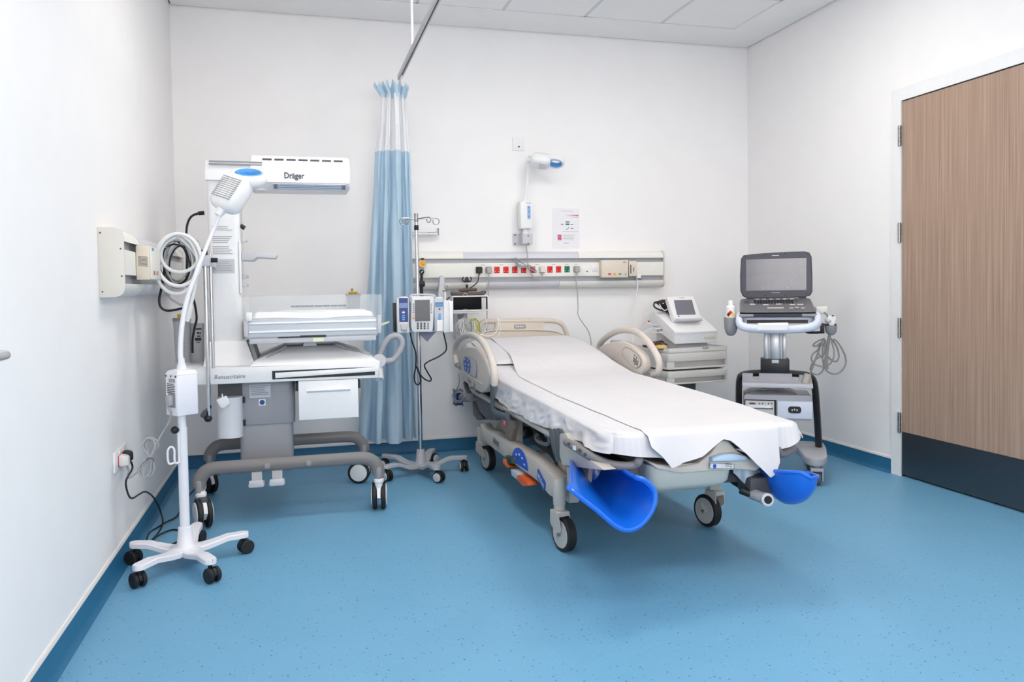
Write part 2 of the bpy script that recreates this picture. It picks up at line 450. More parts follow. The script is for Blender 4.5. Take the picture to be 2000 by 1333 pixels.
# ================================================================= SHARED BUILDERS
def trunking(t, o, al, out, L, lens_top, lens_bot, screws=True):
    """bedhead wall trunking: origin o on the wall at floor level, runs along al, stands out along out"""
    o, al, out = V(o), V(al), V(out)
    def pr(prof, a, b): return [[o + al*s + out*d + Z*h for d, h in prof] for s in (a, b)]
    z0, z1 = 1.168, 1.444
    obj('back_channel', MB().loft(pr([(.001, z0+.006), (.055, z0+.012), (.062, 1.217), (.062, 1.394), (.055, z1-.012), (.001, z1-.006)], .006, L-.006)), ALU2, t)
    top = [(.0, z1), (.045, z1), (.064, 1.438), (.080, 1.424), (.090, 1.404), (.092, 1.392), (.086, 1.392), (.084, 1.402), (.075, 1.419), (.060, 1.432), (.045, 1.437), (0, 1.437)]
    bot = [(d, z0+z1-h) for d, h in top]
    for nm, prof, lens in (('top_cover', top, lens_top), ('bottom_cover', bot, lens_bot)):
        segs = [(.006, lens[0]-.002), (lens[1]+.002, L-.006)]
        for a, b in segs:
            if b > a: obj(nm, MB().loft(pr(prof, a, b)), OFFW, t)
        mb = MB().loft(pr([(d*.97, (h-1.306)*.985+1.306) for d, h in prof], max(lens[0], .006), min(lens[1], L-.006)))
        obj('lamp_lens', mb, LENS, t, 'frosted lamp lens')
    obj('front_panel', MB().loft(pr([(.06, 1.257), (.087, 1.257), (.088, 1.262), (.088, 1.354), (.087, 1.359), (.06, 1.359)], .006, L-.006)), OFFW, t)
    cap = round_poly([V((0, z0-.003, 0)), V((.095, z0-.003, 0)), V((.095, z1+.003, 0)), V((0, z1+.003, 0))], [0, .055, .055, 0], 8)
    for s in (0, L):
        c = obj('end_cap', MB().prism([o + al*(s-.004) + out*p.x + Z*p.y for p in cap], al*.008, .0015), CAPM, t)
        if screws:
            e = -.0055 if s == 0 else .0055
            for d, h in ((.01, z1-.02), (.083, 1.36), (.084, 1.25), (.012, z0+.02)):
                p = o + al*s + out*d + Z*h
                obj('screw', MB().cyl(p, p + al*e, .0035, seg=10), DGREY, c)
ALU2 = mat('grey_lilac_aluminium', (186, 186, 192), .45, .2)
LENS = mat('frosted_lens', (212, 212, 220), .35)
CAPM = mat('warm_grey_end_cap', (218, 213, 205), .45)

def twin_caster(parent, x, y, r, w, yaw, top, body=BLACK, tyre=RUBBER, hub=None, name='caster'):
    """two-wheel swivel caster standing on the floor under (x, y)"""
    R = Matrix.Translation((x, y, 0)) @ Matrix.Rotation(yaw, 4, 'Z')
    off = r*.45
    b = MB()
    b.cyl((0, 0, r*1.2), (0, 0, top), r*.28, seg=12)
    arc = [V((off + math.cos(a)*r*.98, -w*.13, r + math.sin(a)*r*1.02)) for a in [PI*(.05+.95*k/10) for k in range(11)]]
    arc += [V((off - r*.5, -w*.13, r*.8)), V((off+r*.4, -w*.13, r*.6))]
    b.prism(arc, (0, w*.26, 0), .002)
    b.xf(R)
    c = obj(name, b, body, parent)
    for s in (-1, 1):
        q = MB(); y0, y1 = s*w*.16, s*w*.5
        q.lathe([(0, r*.6), (0, r*.93), (abs(y1-y0)*.15, r), (abs(y1-y0)*.8, r), (abs(y1-y0), r*.86), (abs(y1-y0), r*.6)], (off, y0, r), (0, s, 0), 22)
        q.xf(R); wl = obj('wheel', q, tyre, c)
        if hub:
            q = MB().lathe([(0, r*.78), (.004, r*.76), (.006, r*.6), (.006, r*.1)], (off, y1, r), (0, s, 0), 22)
            q.xf(R); obj('wheel_cover', q, hub, c)
    return c
def star_base(t, cx, cy, tips, m, hub_r, hub_z, arm_z, tip_z, w0, w1, th, name='base'):
    mb = MB()
    for (tx, ty) in tips:
        d = V((tx-cx, ty-cy, 0)); L = d.length; d.normalize(); n = V((-d.y, d.x, 0))
        st = [(0, arm_z, w0), (.30, arm_z, w0*.95), (.42, arm_z+.004, w0*.85), (.62, tip_z-.006, w1), (.72, tip_z, w1), (1.0, tip_z, w1*.98), (1.0+w1*.25/L, tip_z, w1*.85), (1.0+w1*.45/L, tip_z, w1*.45), (1.0+w1*.5/L, tip_z, w1*.1)]
        rings = []
        for k, z, w in st:
            c = V((cx, cy, 0)) + d*(L*k)
            e = th*.18
            rings.append([c - n*(w/2) + Z*(z-th), c + n*(w/2) + Z*(z-th), c + n*(w/2) + Z*(z-e), c + n*(w/2-e) + Z*z, c - n*(w/2-e) + Z*z, c - n*(w/2) + Z*(z-e)])
        mb.loft(rings)
    k = len(tips)
    mb.cyl((cx, cy, arm_z-th-.001), (cx, cy, arm_z+.003), w0*.85, seg=24, bev=.002)
    mb.lathe([(0, hub_r*1.55), (.01, hub_r*1.25), (hub_z-arm_z-.01, hub_r), (hub_z-arm_z-.002, hub_r*.95), (hub_z-arm_z, hub_r*.8)], (cx, cy, arm_z-.002), Z, 28)
    return obj(name, mb, m, t)
def lamp_head(t, o, a, n, k=1.0, tilt=0.0, rl=.062):
    """examination lamp head: rear end at o, length along a, slotted back facing n"""
    o, a, n = V(o), V(a).normalized(), V(n); n = (n - a*n.dot(a)).normalized(); b = a.cross(n).normalized()
    def sec(s, w, h, off=0, e=.42):
        q = round_poly([V((-w/2, -h/2, 0)), V((w/2, -h/2, 0)), V((w/2, h/2, 0)), V((-w/2, h/2, 0))], min(w, h)*e, 4)
        return [o + a*(s*k) + b*(p.x*k) + n*((p.y+off)*k) for p in q]
    mb = MB().loft([sec(-.006, .05, .03), sec(0, .09, .055), sec(.012, .112, .078), (sec(.04, .118, .088)), sec(.11, .114, .086), sec(.135, .10, .07), sec(.142, .085, .05)])
    h = obj('lamp_head', mb, WHITE, t)
    # collar at the rear
    obj('cable_collar', MB().cyl(o - a*.03*k, o + a*.0*k, .013*k, .02*k), WHITE, h)
    vs = MB()
    for r in range(11):
        for c in range(5):
            s0 = .028 + r*.0085; x0 = -.044 + c*.018
            p = o + a*(s0*k) + b*((x0+.008)*k) + n*(.0425*k)
            vs.plate(p, b, a, .0150*k, .0026*k, .0022*k)
    obj('vent_slots', vs, MGREY, h)
    # grip: white loop with a blue inner band
    ga = (a*math.cos(tilt) - n*math.sin(tilt)); gn = (n*math.cos(tilt) + a*math.sin(tilt)); go = o + a*(.128*k) + n*(.012*k)
    lp = []
    for i in range(24):
        an = 2*PI*i/24
        lp.append(go + ga*((rl-.012+rl*math.cos(an))*k) + b*(.054*math.sin(an)*k))
    obj('grip', MB().tube(lp, .0145*k, 12, True, 2, True, (gn, 1.5)), WHITE, h)
    bl = [go + ga*((rl-.008+(rl-.013)*math.cos(an))*k) + b*(.042*math.sin(an)*k) + gn*(.001*k) for an in [2*PI*i/24 for i in range(24)]]
    obj('grip_inlay', MB().tube(bl, .0085*k, 10, True, 2, True, (gn, 2.6)), LBLUE, h, 'light blue inner band of the grip')
    pl = MB().prism(round_poly([o + a*(.06*k) + b*(q*k) + n*(-.047*k) for q in (-.035, .035)] + [o + a*(.115*k) + b*(q*k) + n*(-.047*k) for q in (.03, -.03)], .01), n*.006*k)
    obj('lens', pl, LENS, h)
    return h
def uk_plug(name, t, c, out, up, m, s=1.0):
    """moulded plug: face centre c against its socket, stands out along out"""
    c, out, up = V(c), V(out).normalized(), V(up).normalized(); r = up.cross(out).normalized()
    def sec(d, w, h, off=0):
        q = round_poly([V((-w/2, -h/2, 0)), V((w/2, -h/2, 0)), V((w/2, h/2, 0)), V((-w/2, h/2, 0))], .008, 3)
        return [c + out*d*s + r*p.x*s + up*(p.y+off)*s for p in q]
    return obj(name, MB().loft([sec(.0, .046, .046), sec(.012, .048, .048), sec(.03, .040, .042, -.002), sec(.036, .032, .034, -.004)]), m, t)
def lines(mb, c, r, u, w, h, n, m_seed=0, fill=.8, lead=.5):
    """rows of tiny print as thin bars; centre c"""
    rnd = random.Random(m_seed); c, r, u = V(c), V(r).normalized(), V(u).normalized(); nn = r.cross(u)
    for i in range(n):
        y = h/2 - (i+.5)*h/n; x = -w/2
        ww = w*(fill + (1-fill)*rnd.random())
        while x < -w/2+ww-1e-4:
            k = min(rnd.uniform(.06, .16)*w, -w/2+ww-x)
            mb.plate(c + r*(x+k/2) + u*y, r, u, k*.9, h/n*lead, .0004); x += k
    return mb

# ================================================================= LEFT WALL
t = thing('wall_trunking', 'cream medical trunking on left wall with plain end plate facing the camera', 'wall trunking', (.045, -1.2, 1.165))
YA, YB = -2.14, -.42
trunking(t, (0, YA, 0), Y, X, YB-YA, (.33, 1.5), (.42, 1.3))
# nurse call unit on it
ya = PX(266, 515, .09).y
t2 = thing('nurse_call_unit', 'cream box with vent slots and coloured symbols on left wall trunking', 'call unit', (.115, ya+.12, 1.245))
obj('housing', MB().box((.0885, ya, 1.238), (.145, ya+.25, 1.388), .005), CREAM, t2)
obj('front_plate', MB().box((.145, ya+.004, 1.242), (.150, ya+.246, 1.384), .002), OFFW, t2)
q = MB()
for k in range(8):
    q.prism([V((.098, ya-.0006, 1.300+k*.0056)), V((.098, ya-.0006, 1.3026+k*.0056)), V((.136, ya-.0006, 1.2986+k*.0056)), V((.136, ya-.0006, 1.296+k*.0056))], (0, .0004, 0))
obj('vent_slots', q, DGREY, t2)
for k, c in enumerate((RED, YELLOW, GINK)):
    obj('symbol', MB().plate((.1502, ya+.07+k*.045, 1.27), Y, Z, .026, .018, .0006, .004), c, t2)
obj('badge', MB().plate((.1502, ya+.05, 1.373), Y, Z, .05, .014, .0006), LBLUE, t2)
gs = MB().plate((.0885, ya+.31, 1.305), Y, Z, .042, .042, .003, .002)
obj('green_socket', gs, GREEN, t, 'green power socket')

# wall outlet with two red sockets
o0, o1 = PX(221, 905, 0), PX(243, 905, 0)
yc, zc = (o0.y+o1.y)/2, o0.z
hh = .043
t3 = thing('wall_outlet', 'white double outlet with red sockets low on left wall', 'socket', (.005, yc, zc-hh))
WO = abs(o1.y-o0.y)/2+.012
obj('plate', MB().box((.0005, yc-WO, zc-hh), (.010, yc+WO, zc+hh), .003), WHITE, t3)
for s in (-1, 1):
    obj('socket', MB().box((.010, yc+s*.04-.026, zc-.028), (.0125, yc+s*.04+.026, zc+.02), .001), RED, t3, 'red socket insert')
    obj('switch', MB().box((.010, yc+s*.04-.007, zc+.024), (.0145, yc+s*.04+.007, zc+.038), .001), WHITE, t3)

# ================================================================= MOBILE EXAMINATION LAMP
LX, LY = .270, -1.975
t = thing('examination_lamp', 'white mobile examination lamp on five-armed wheeled base in left foreground', 'lamp', (LX, LY, 0))
tips = [(.128, -2.21), (.395, -2.225), (.50, -1.905), (.06, -1.905), (.285, -1.70)]
LW = mat('lamp_white_paint', (232, 232, 240), .4)
star_base(t, LX, LY, tips, LW, .028, .17, .078, .098, .075, .052, .022)
for i, (x, y) in enumerate(tips):
    twin_caster(t, x, y, .031, .052, [2.2, -.9, .5, 2.6, 1.2][i], .078)
mb = MB().cyl((LX, LY, .16), (LX, LY, .60), .0205).cyl((LX, LY, .595), (LX, LY, .66), .017)
obj('pole', mb, LW, t)
mb = MB().sph((LX-.026, LY-.022, .592), .0165, (1, 1, 1)).cyl((LX-.026, LY-.022, .592), (LX-.008, LY-.008, .592), .008)
obj('clamp_knob', mb, BLACK, t)
z = .49
hk = [(LX-.012, LY-.022, .58), (LX-.012, LY-.026, .47), (LX-.012, LY-.032, .455), (LX-.024, LY-.036, .452), (LX-.028, LY-.04, .47), (LX-.028, LY-.04, .51), (LX-.04, LY-.045, .525), (LX-.052, LY-.05, .51), (LX-.052, LY-.05, .465), (LX-.044, LY-.047, .452), (LX-.03, LY-.04, .455)]
obj('cable_hook', MB().tube(hk, .0045, 8), LW, t)
# control box, turned on the pole
Rb = Matrix.Translation((LX+.005, LY, 0)) @ Matrix.Rotation(math.radians(38), 4, 'Z')
zb0, zb1 = .655, .842
mb = MB()
mb.prism(round_poly([V((-.05, -.045, zb0)), V((.05, -.045, zb0)), V((.05, .05, zb0)), V((-.05, .05, zb0))], .012, 4), (0, 0, zb1-zb0-.012), .004)
mb.loft([[V((x*.98, y*.98, zb1-.012)) for x, y in ((-.05, -.045), (.05, -.045), (.05, .05), (-.05, .05))], [V((x*.8, y*.8, zb1+.004)) for x, y in ((-.05, -.045), (.05, -.045), (.05, .05), (-.05, .05))], [V((x*.3, y*.3, zb1+.012)) for x, y in ((-.05, -.045), (.05, -.045), (.05, .05), (-.05, .05))]])
mb.xf(Rb); bx = obj('control_box', mb, LW, t)
xl = -.0505
q = MB()
for k in range(6): q.box((xl-.0004, -.03+k*.0085, zb1-.045), (xl+.001, -.027+k*.0085, zb1-.028))
q.xf(Rb); obj('vent_slots', q, DGREY, bx)
for yy, zz in ((-.036, zb1-.018), (0, zb1-.018), (.038, zb1-.018), (.01, zb0+.012)): obj('screw', MB().cyl((xl+.002, yy, zz), (xl-.001, yy, zz), .0045, seg=12).xf(Rb), DGREY, bx)
rr = (Rb.to_3x3() @ V((0, -1, 0))); c = Rb @ V((xl-.0002, .0, zb1-.07))
obj('printed_label', lines(MB(), c, rr, Z, .062, .045, 6, 3), INK, bx)
q = MB().box((xl-.0006, -.03, zb0+.035), (xl+.002, .024, zb0+.095), .001); q.xf(Rb); obj('power_inlet', q, MGREY, bx)
q = MB().box((xl-.022, -.018, zb0+.045), (xl+.001, .012, zb0+.09), .006); q.xf(Rb); obj('inlet_plug', q, CABLE, bx)
plug_out = Rb @ V((xl-.022, -.003, zb0+.05))
# gooseneck
GB = V((LX+.005, LY, zb1+.006))
obj('neck_collar', MB().lathe([(0, .021), (.012, .02), (.03, .014), (.05, .0125)], GB, Z), LW, bx)
HO = PY(434, 408, -1.80); 
gp = [GB + Z*.03, PY(352.5, 690, -1.97), PY(355, 640, -1.96), PY(364, 590, -1.94), PY(379, 545, -1.92), PY(396, 500, -1.89), PY(416, 452, -1.84), HO - V((.012, -.0, .03))]
obj('gooseneck', MB().tube(gp, lambda s: .0115-.0035*s, 12), LW, t)
lamp_head(t, HO, V((.50, .22, .83)), V((-.42, -.78, .36)), 1.22, .80)

# its grey lead, hanging in a tied coil, and plug
t = thing('power_cord', 'pale grey power cord tied in a hanging coil by the left wall outlet', 'cord', (.15, -1.98, .38))
y1 = -1.97
pc = V((.013, yc-.04, zc-.004))
uk_plug('plug', t, pc, X, Z, mat('pale_plug', (225, 222, 222), .4))
main = [plug_out + V((0, -.004, 0)), PY(334, 815, -2.0), PY(318, 845, y1), PY(303, 872, y1), PY(297, 890, y1), PY(300, 905, y1), PY(302, 918, y1)]
end = [PY(276, 915, y1), PY(262, 928, y1), PY(250, 934, y1), pc + V((.03, .015, -.05)), pc + V((.022, .004, -.022))]
cb = MB().tube(main, .0046, 8).tube(end, .0046, 8)
rnd = random.Random(5)
for k in range(5):      # upper and lower loops of the bundle
    dx, dy = rnd.uniform(-3, 3), rnd.uniform(-.02, .02)
    up = [(293, 893), (283+dx, 876), (283+dx, 866), (291+dx, 859-k*.8), (303+dx, 861), (306+dx, 872), (299, 885), (293, 893)]
    lo = [(293, 893), (281+dx, 903), (273+dx, 916), (276+dx, 928), (285+dx, 933), (295+dx, 925), (297+dx, 912), (295, 900), (293, 893)]
    cb.tube([PY(a, b, y1+dy) for a, b in up], .0046, 8); cb.tube([PY(a, b, y1+dy) for a, b in lo], .0046, 8)
obj('cable', cb, CABLE, t)
obj('cable_tie', MB().tube([PY(a, b, y1-.012) for a, b in ((285, 898), (292, 895), (299, 897), (301, 902))], .002, 6), DGREY, t)

# black cord from the other socket to the floor
t = thing('power_cord', 'black power cord looping from left wall outlet across the floor', 'cord', (.12, -1.8, 0))
pc2 = V((.013, yc+.04, zc+.0))
uk_plug('plug', t, pc2, X, Z, BLACK, .95)
zf = .0045
pts = [pc2 + V((.022, .004, -.02)), pc2 + V((.03, .012, -.06)), PX(246, 940, .06), PX(250, 965, .06), PX(258, 974, .06), PX(272, 966, .055), PX(284, 961, .05), PX(298, 970, .055), PX(309, 988, .07), PX(315, 1005, .08), PZ(318, 1022, .03), PZ(310, 1040, zf), PZ(300, 1052, zf), PZ(298, 1062, zf), PZ(318, 1068, zf), PZ(345, 1060, zf), PZ(368, 1048, zf), PZ(340, 1035, zf), PZ(306, 1048, zf+.007), PZ(289, 1064, zf), PZ(286, 1056, zf), PZ(293, 1040, zf), PZ(309, 1030, zf), PZ(325, 1020, zf+.007), PZ(346, 1008, zf), PZ(362, 978, zf), PZ(385, 952, zf), PZ(420, 930, zf), PZ(470, 915, zf), PZ(520, 905, zf)]
cb = MB().tube(pts, .0042, 8)
cb.tube([PZ(a, b, zf) for a, b in ((318, 1068), (335, 1078), (372, 1072), (395, 1063))], .0042, 8)
obj('cable', cb, BLACK, t)
# ================================================================= INFANT WARMER (resuscitation unit)
t = thing('infant_warmer', 'tall white infant warmer with radiant heater arm and cot tray on grey wheeled base', 'infant warmer', (.70, -1.08, 0))
YF, YBk = -1.42, -.74        # front and rear of the deck
WG = WARMG
def leg(y, s, nm):
    xL, xR = (.265, 1.160) if y < -1 else (.250, 1.135)
    # bar that bends down to the casters at both ends, flat upright section
    top = .318
    pth = [V((xL, y, .20)), V((xL+.004, y, .235)), V((xL+.03, y, .272)), V((xL+.075, y, .287)), V((xL+.2, y, .288)), V((.7, y, .288)), V((xR-.2, y, .288)), V((xR-.075, y, .285)), V((xR-.03, y, .266)), V((xR-.004, y, .23)), V((xR, y, .195))]
    b = MB().tube(pth, .034, 12, False, 4, True, (Y, .6))
    return obj('base_bar', b, WG, t)
for y in (-1.40, -.76):
    bar = leg(y, 1, 'x')
    for xq in ((.265, 1.16) if y < -1 else (.25, 1.135)):
        obj('bar_end', MB().cyl((xq, y, .165), (xq, y, .235), .022, bev=.004), MGREY, bar)
    for xq in (.595, .80):
        if y < -1: obj('bolt_cap', MB().cyl((xq, y-.021, .285), (xq, y-.028, .285), .015, seg=18, bev=.002), MGREY, bar)
b = MB().box((.45, -1.40, .25), (.72, -.76, .285), .01)
obj('cross_member', b, WG, t)
for i, (x, y, yaw) in enumerate(((.272, -1.40, -1.25), (1.16, -1.40, 1.45), (.25, -.76, 2.2), (1.135, -.76, 2.9))):
    c = twin_caster(t, x, y, .074 if y < -1 else .066, .072, yaw, .18, WHITE, RUBBER, WHITE)
    obj('brake_cover', MB().cyl((x, y, .15), (x, y, .172), .027, bev=.004), WHITE, c)
    R_c = Matrix.Translation((x, y, 0)) @ Matrix.Rotation(yaw, 4, 'Z')
    obj('wheel_hood', MB().box((.0, -.016, .118), (.075, .016, .152), .006).xf(R_c), DGREY, c)
for x0 in (.502, .602):
    obj('foot_pedal', MB().box((x0, -1.455, .190), (x0+.078, -1.36, .203), .004).box((x0+.004, -1.457, .186), (x0+.074, -1.445, .222), .004).box((x0+.015, -1.40, .20), (x0+.065, -1.37, .26)), LGREY, t)
# lifting column in two telescoping sections
CG = mat('column_grey_paint', (158, 159, 166), .4)
def rsec(x0, x1, y0, y1, r, n=5):
    return round_poly([V((x0, y0, 0)), V((x1, y0, 0)), V((x1, y1, 0)), V((x0, y1, 0))], r, n)
col = MB().prism([p + Z*.27 for p in rsec(.455, .725, -1.27, -.93, .03)], (0, 0, .25), .003)
c1 = obj('lower_column', col, CG, t)
col = MB().prism([p + Z*.478 for p in rsec(.443, .738, -1.285, -.915, .035)], (0, 0, .235), .004)
c2 = obj('upper_column', col, CG, t)
sm = MB()
sm.box((.627, -1.2862, .482), (.629, -1.2849, .712))
obj('seam', sm, MGREY, c2)
obj('rating_label', MB().plate((.563, -1.2853, .655), X, Z, .105, .07, .0006), mat('silver_label', (205, 208, 214), .4), c2)
obj('printed_label', lines(MB(), (.563, -1.2862, .66), X, Z, .095, .055, 6, 2, .5), GINK, c2)
obj('test_sticker', MB().plate((.572, -1.2853, .595), X, Z, .034, .034, .0006, .002), PAPER, c2)
obj('sticker_ring', MB().cyl((.572, -1.2853, .595), (.572, -1.2866, .595), .013, seg=22), mat('sticker_blue', (20, 80, 140), .5), c2)
# deck
dk = MB()
zt = .80
front = [(.185, .795), (1.13, .80), (1.178, .80), (1.178, .775), (1.165, .712), (.245, .716), (.20, .74)]
pts = [V((x, YF, z)) for x, z in front]
dk.prism(pts, (0, YBk-YF, 0), .006)
# raised sloping hood of the deck under the cot
lo = [V((.52, YF+.004, zt-.002)), V((1.172, YF+.004, zt-.002)), V((1.172, YBk, zt-.002)), V((.52, YBk, zt-.002))]
hi = [V((.70, -1.27, .885)), V((.96, -1.27, .885)), V((.96, -.88, .885)), V((.70, -.88, .885))]
md = [a.lerp(b_, .15) + Z*.012 for a, b_ in zip(lo, hi)]
dk.loft([lo, md, hi])
d = obj('deck', dk, WHITE, t)
objs('deck_edge_trim', [MB().tube([(.545, YF+.02, .80), (.70, -1.30, .888)], .007, 6, smooth=False), MB().tube([(.96, -1.30, .888), (1.15, YF+.05, .812)], .007, 6, smooth=False)], MGREY, d)
obj('lettering', text_mb('Resuscitaire', PY(449, 736, YF-.001)+V((0, 0, 0)), X, Z, width=.147, bold=0, shear=.18), mat('lettering_grey', (105, 106, 112), .5), d)
# pull-out shelf slot
sl = MB().box((.63, YF-.0015, .728), (1.15, YF+.01, .772))
obj('tray_slot', sl, BLACK, d)
sh = MB().prism([V((.645, YF-.006, .734)), V((1.168, YF-.006, .748)), V((1.168, YF-.006, .772)), V((1.05, YF-.006, .768)), V((.645, YF-.006, .762))], (0, .2, 0), .003)
obj('pull_out_tray', sh, WHITE, d)
# drawer
dr = MB().prism([V((.757, YF+.003, .712)), V((1.062, YF+.003, .712)), V((1.062, YF+.003, .508)), V((.757, YF+.003, .508))], (0, .5, 0), .006)
dw = obj('drawer', dr, WHITE, t)
obj('drawer_grip', MB().loft([[V((.80, YF+.002, .668)), V((1.02, YF+.002, .668)), V((1.02, YF+.002, .650)), V((.80, YF+.002, .650))], [V((.80, YF-.012, .664)), V((1.02, YF-.012, .664)), V((1.02, YF-.012, .660)), V((.80, YF-.012, .660))]]), WHITE, dw)
objs('drawer_runner', [MB().box((.742, YF+.02, .66), (.757, -.95, .70)), MB().box((1.062, YF+.02, .66), (1.075, -.95, .70))], BLACK, t)
# tower
tw = MB().prism([p + Z*.91 for p in rsec(.318, .478, -1.22, -.95, .03)], (0, 0, .87), .003)
tower = obj('tower', tw, WHITE, t)
foot = MB().loft([[V((.29, -1.32, .797)), V((.545, -1.32, .797)), V((.545, -.9, .797)), V((.29, -.9, .797))], [V((.312, -1.24, .92)), V((.498, -1.24, .92)), V((.498, -.93, .92)), V((.312, -.93, .92))]])
obj('tower_foot', foot, WHITE, t)
obj('foot_side_trim', MB().prism([V((.506, -1.25, .915)), V((.528, -1.25, .915)), V((.566, -1.33, .798)), V((.548, -1.33, .798))], (0, .3, 0)), MGREY, t)
for k, (zz, h, n, s) in enumerate(((1.515, .035, 3, 1), (1.455, .05, 4, 2), (1.40, .06, 5, 3), (1.315, .07, 6, 4))):
    obj('printed_label', lines(MB(), (.392, -1.2208, zz), X, Z, .10, h*.8, n, s, .75, .3), GINK, tower)
obj('label_frame', MB().plate((.392, -1.2204, 1.315), X, Z, .112, .075, .0004), LGREY, tower)
# things clipped to the right edge of the tower
for z_ in (1.455, 1.375, 1.26, 1.215):
    obj('connector', MB().box((.478, -1.14, z_-.012), (.50, -1.11, z_+.012), .003).cyl((.50, -1.125, z_), (.512, -1.125, z_), .008, seg=12), LGREY, tower)
obj('connector', MB().cyl((.478, -1.15, 1.535), (.50, -1.15, 1.52), .012, seg=12), BLACK, tower)
obj('tower_edge', MB().box((.470, -1.2215, 1.17), (.482, -1.20, 1.45), .003), WHITE, tower)
# side tray
obj('side_tray', MB().prism([V((.482, -1.2, 1.395)), V((.63, -1.2, 1.385)), V((.665, -1.2, 1.375)), V((.655, -1.2, 1.357)), V((.56, -1.2, 1.362)), V((.54, -1.2, 1.345)), V((.482, -1.2, 1.348))], (0, .2, 0), .004), LGREY, t)
# heater head on top of the tower
hd = MB()
hb0, hb1 = 1.765, 1.868
hd.prism([V((.312, y, z_)) for y, z_ in ((-1.235, hb0), (-.93, hb0), (-.93, hb1+.01), (-1.215, hb1))], (.24, 0, 0), .008)
body = [V((.535, y, z_)) for y, z_ in ((-1.19, 1.727), (-1.235, hb0-.005), (-1.235, 1.842), (-1.17, 1.908), (-.98, 1.908), (-.92, 1.84), (-.92, 1.735))]
body2 = [V((1.058, p.y, p.z)) for p in body]
body3 = [V((.525, p.y*.98-.02, p.z)) for p in body]
hd.prism(body, (.523, 0, 0), .012, 3)
head = obj('heater_head', hd, WHITE, t)
obj('label_strip', MB().box((.335, -1.2335, 1.846), (.60, -1.2175, 1.852)).box((.335, -1.2245, 1.862), (.60, -1.2145, 1.867)), GINK, head)
v = MB()
for k in range(7):
    x0 = .60+k*.062
    v.prism([V((x0, -1.1945, 1.886)), V((x0+.048, -1.1945, 1.886)), V((x0+.048, -1.190, 1.8915)), V((x0, -1.190, 1.8915))], (0, -.0012, -.0012))
    v.box((x0, -1.1995, 1.8806), (x0+.048, -1.1945, 1.8876))
obj('vent_slots', v, DGREY, head)
lg = PY(575, 345, -1.2365)
obj('maker_lettering', text_mb('Dräger', lg, X, Z, width=.103, height=.042, bold=.016), mat('logo_ink', (35, 42, 62), .5), head)
# radiant element in the sloping underside
A_ = V((.655, -1.232, 1.7545)); B2 = V((1.03, -1.232, 1.7545)); dn = V((0, .034, -.025))
w_ = MB().prism([A_+V((0, -.004, -.002)), B2+V((0, -.004, -.002)), B2+dn+V((0, -.004, -.002)), A_+dn+V((0, -.004, -.002))], (0, .004, .003))
obj('radiant_window', w_, mat('heater_window_steel', (120, 130, 150), .2, .9), head)
q = MB()
for k in range(3):
    o_ = dn*(.2+.3*k)+V((0, -.006, -.003))
    q.cyl(A_+o_+X*.02, B2+o_-X*.02, .004, seg=8)
obj('heating_rod', q, mat('pale_quartz', (190, 205, 225), .2), head)
obj('window_frame', MB().tube([A_+V((0, -.005, -.003)), B2+V((0, -.005, -.003)), B2+dn+V((0, -.004, -.004)), A_+dn+V((0, -.004, -.004)), A_+V((0, -.005, -.003))], .004, 6, smooth=False), LGREY, head)
obj('swivel_disc', MB().cyl((.59, -1.16, 1.727), (.59, -1.16, 1.735), .035, seg=26).cyl((.59, -1.16, 1.727), (.59, -1.16, 1.722), .035, seg=26), WHITE, head)
# cot tray with aluminium rails
bx0, bx1, by0, by1 = .503, 1.182, -1.42, -.80
tr = MB().box((bx0+.012, by0+.012, .935), (bx1-.012, by1-.012, 1.0), .006)
cot = obj('cot_tray', tr, LGREY, t)
for z_ in (.972, 1.016):
    for a, b_ in (((bx0+.02, by0+.004, z_), (bx1-.02, by0+.004, z_)), ((bx0+.02, by1-.004, z_), (bx1-.02, by1-.004, z_)), ((bx1-.004, by0+.02, z_), (bx1-.004, by1-.02, z_))):
        obj('rail', MB().cyl(a, b_, .0075, seg=12), mat('pale_aluminium', (232, 233, 238), .35, .3), cot, 'aluminium side rail')
objs('rail_panel', [MB().box((bx0+.01, by0+.004, .945), (bx1-.01, by0+.012, 1.035), .002), MB().box((bx0+.01, by1-.012, .945), (bx1-.01, by1-.004, 1.035), .002)], mat('pale_blue_grey_panel', (206, 210, 218), .35), cot)
for x_ in (bx0-.006, bx1-.016):
    for y_ in (by0-.006, by1-.016):
        obj('corner_bracket', MB().box((x_, y_, .95), (x_+.024, y_+.024, 1.045), .005), LGREY, cot)
obj('corner_lever', MB().prism([V((bx1+.006, by0+.004, 1.0)), V((bx1+.05, by0+.004, 1.012)), V((bx1+.05, by0+.004, 1.004)), V((bx1+.006, by0+.004, .985))], (0, .014, 0)), mat('pale_green_lever', (196, 210, 180), .4), cot)
sl = MB().box((bx0+.16, by0+.0025, .938), (bx0+.40, by0+.005, .944)).box((bx0+.27, by0+.0005, .944), (bx0+.40, by0+.005, .949))
obj('slot', sl, BLACK, cot)
obj('warning_sticker', MB().plate((.865, by0+.0035, .925), X, Z, .055, .02, .0006), mat('pale_yellow_sticker', (232, 236, 200), .5), cot)
obj('tray_skirt', MB().box((bx0+.02, by0+.006, .912), (bx1-.02, by1-.006, .94), .004), LGREY, cot)
# tilt mechanism below
obj('tilt_bracket', MB().prism([V((.785, -1.30, .885)), V((.86, -1.30, .885)), V((.84, -1.30, .93)), V((.805, -1.30, .93))], (0, .3, 0), .003).box((.70, -1.26, .89), (.95, -.9, .915), .004), LGREY, t)
obj('bellows', MB().box((.70, -1.275, .8855), (.95, -.88, .892)).box((.72, -1.1, .89), (.93, -.92, .93)), BLACK, t)
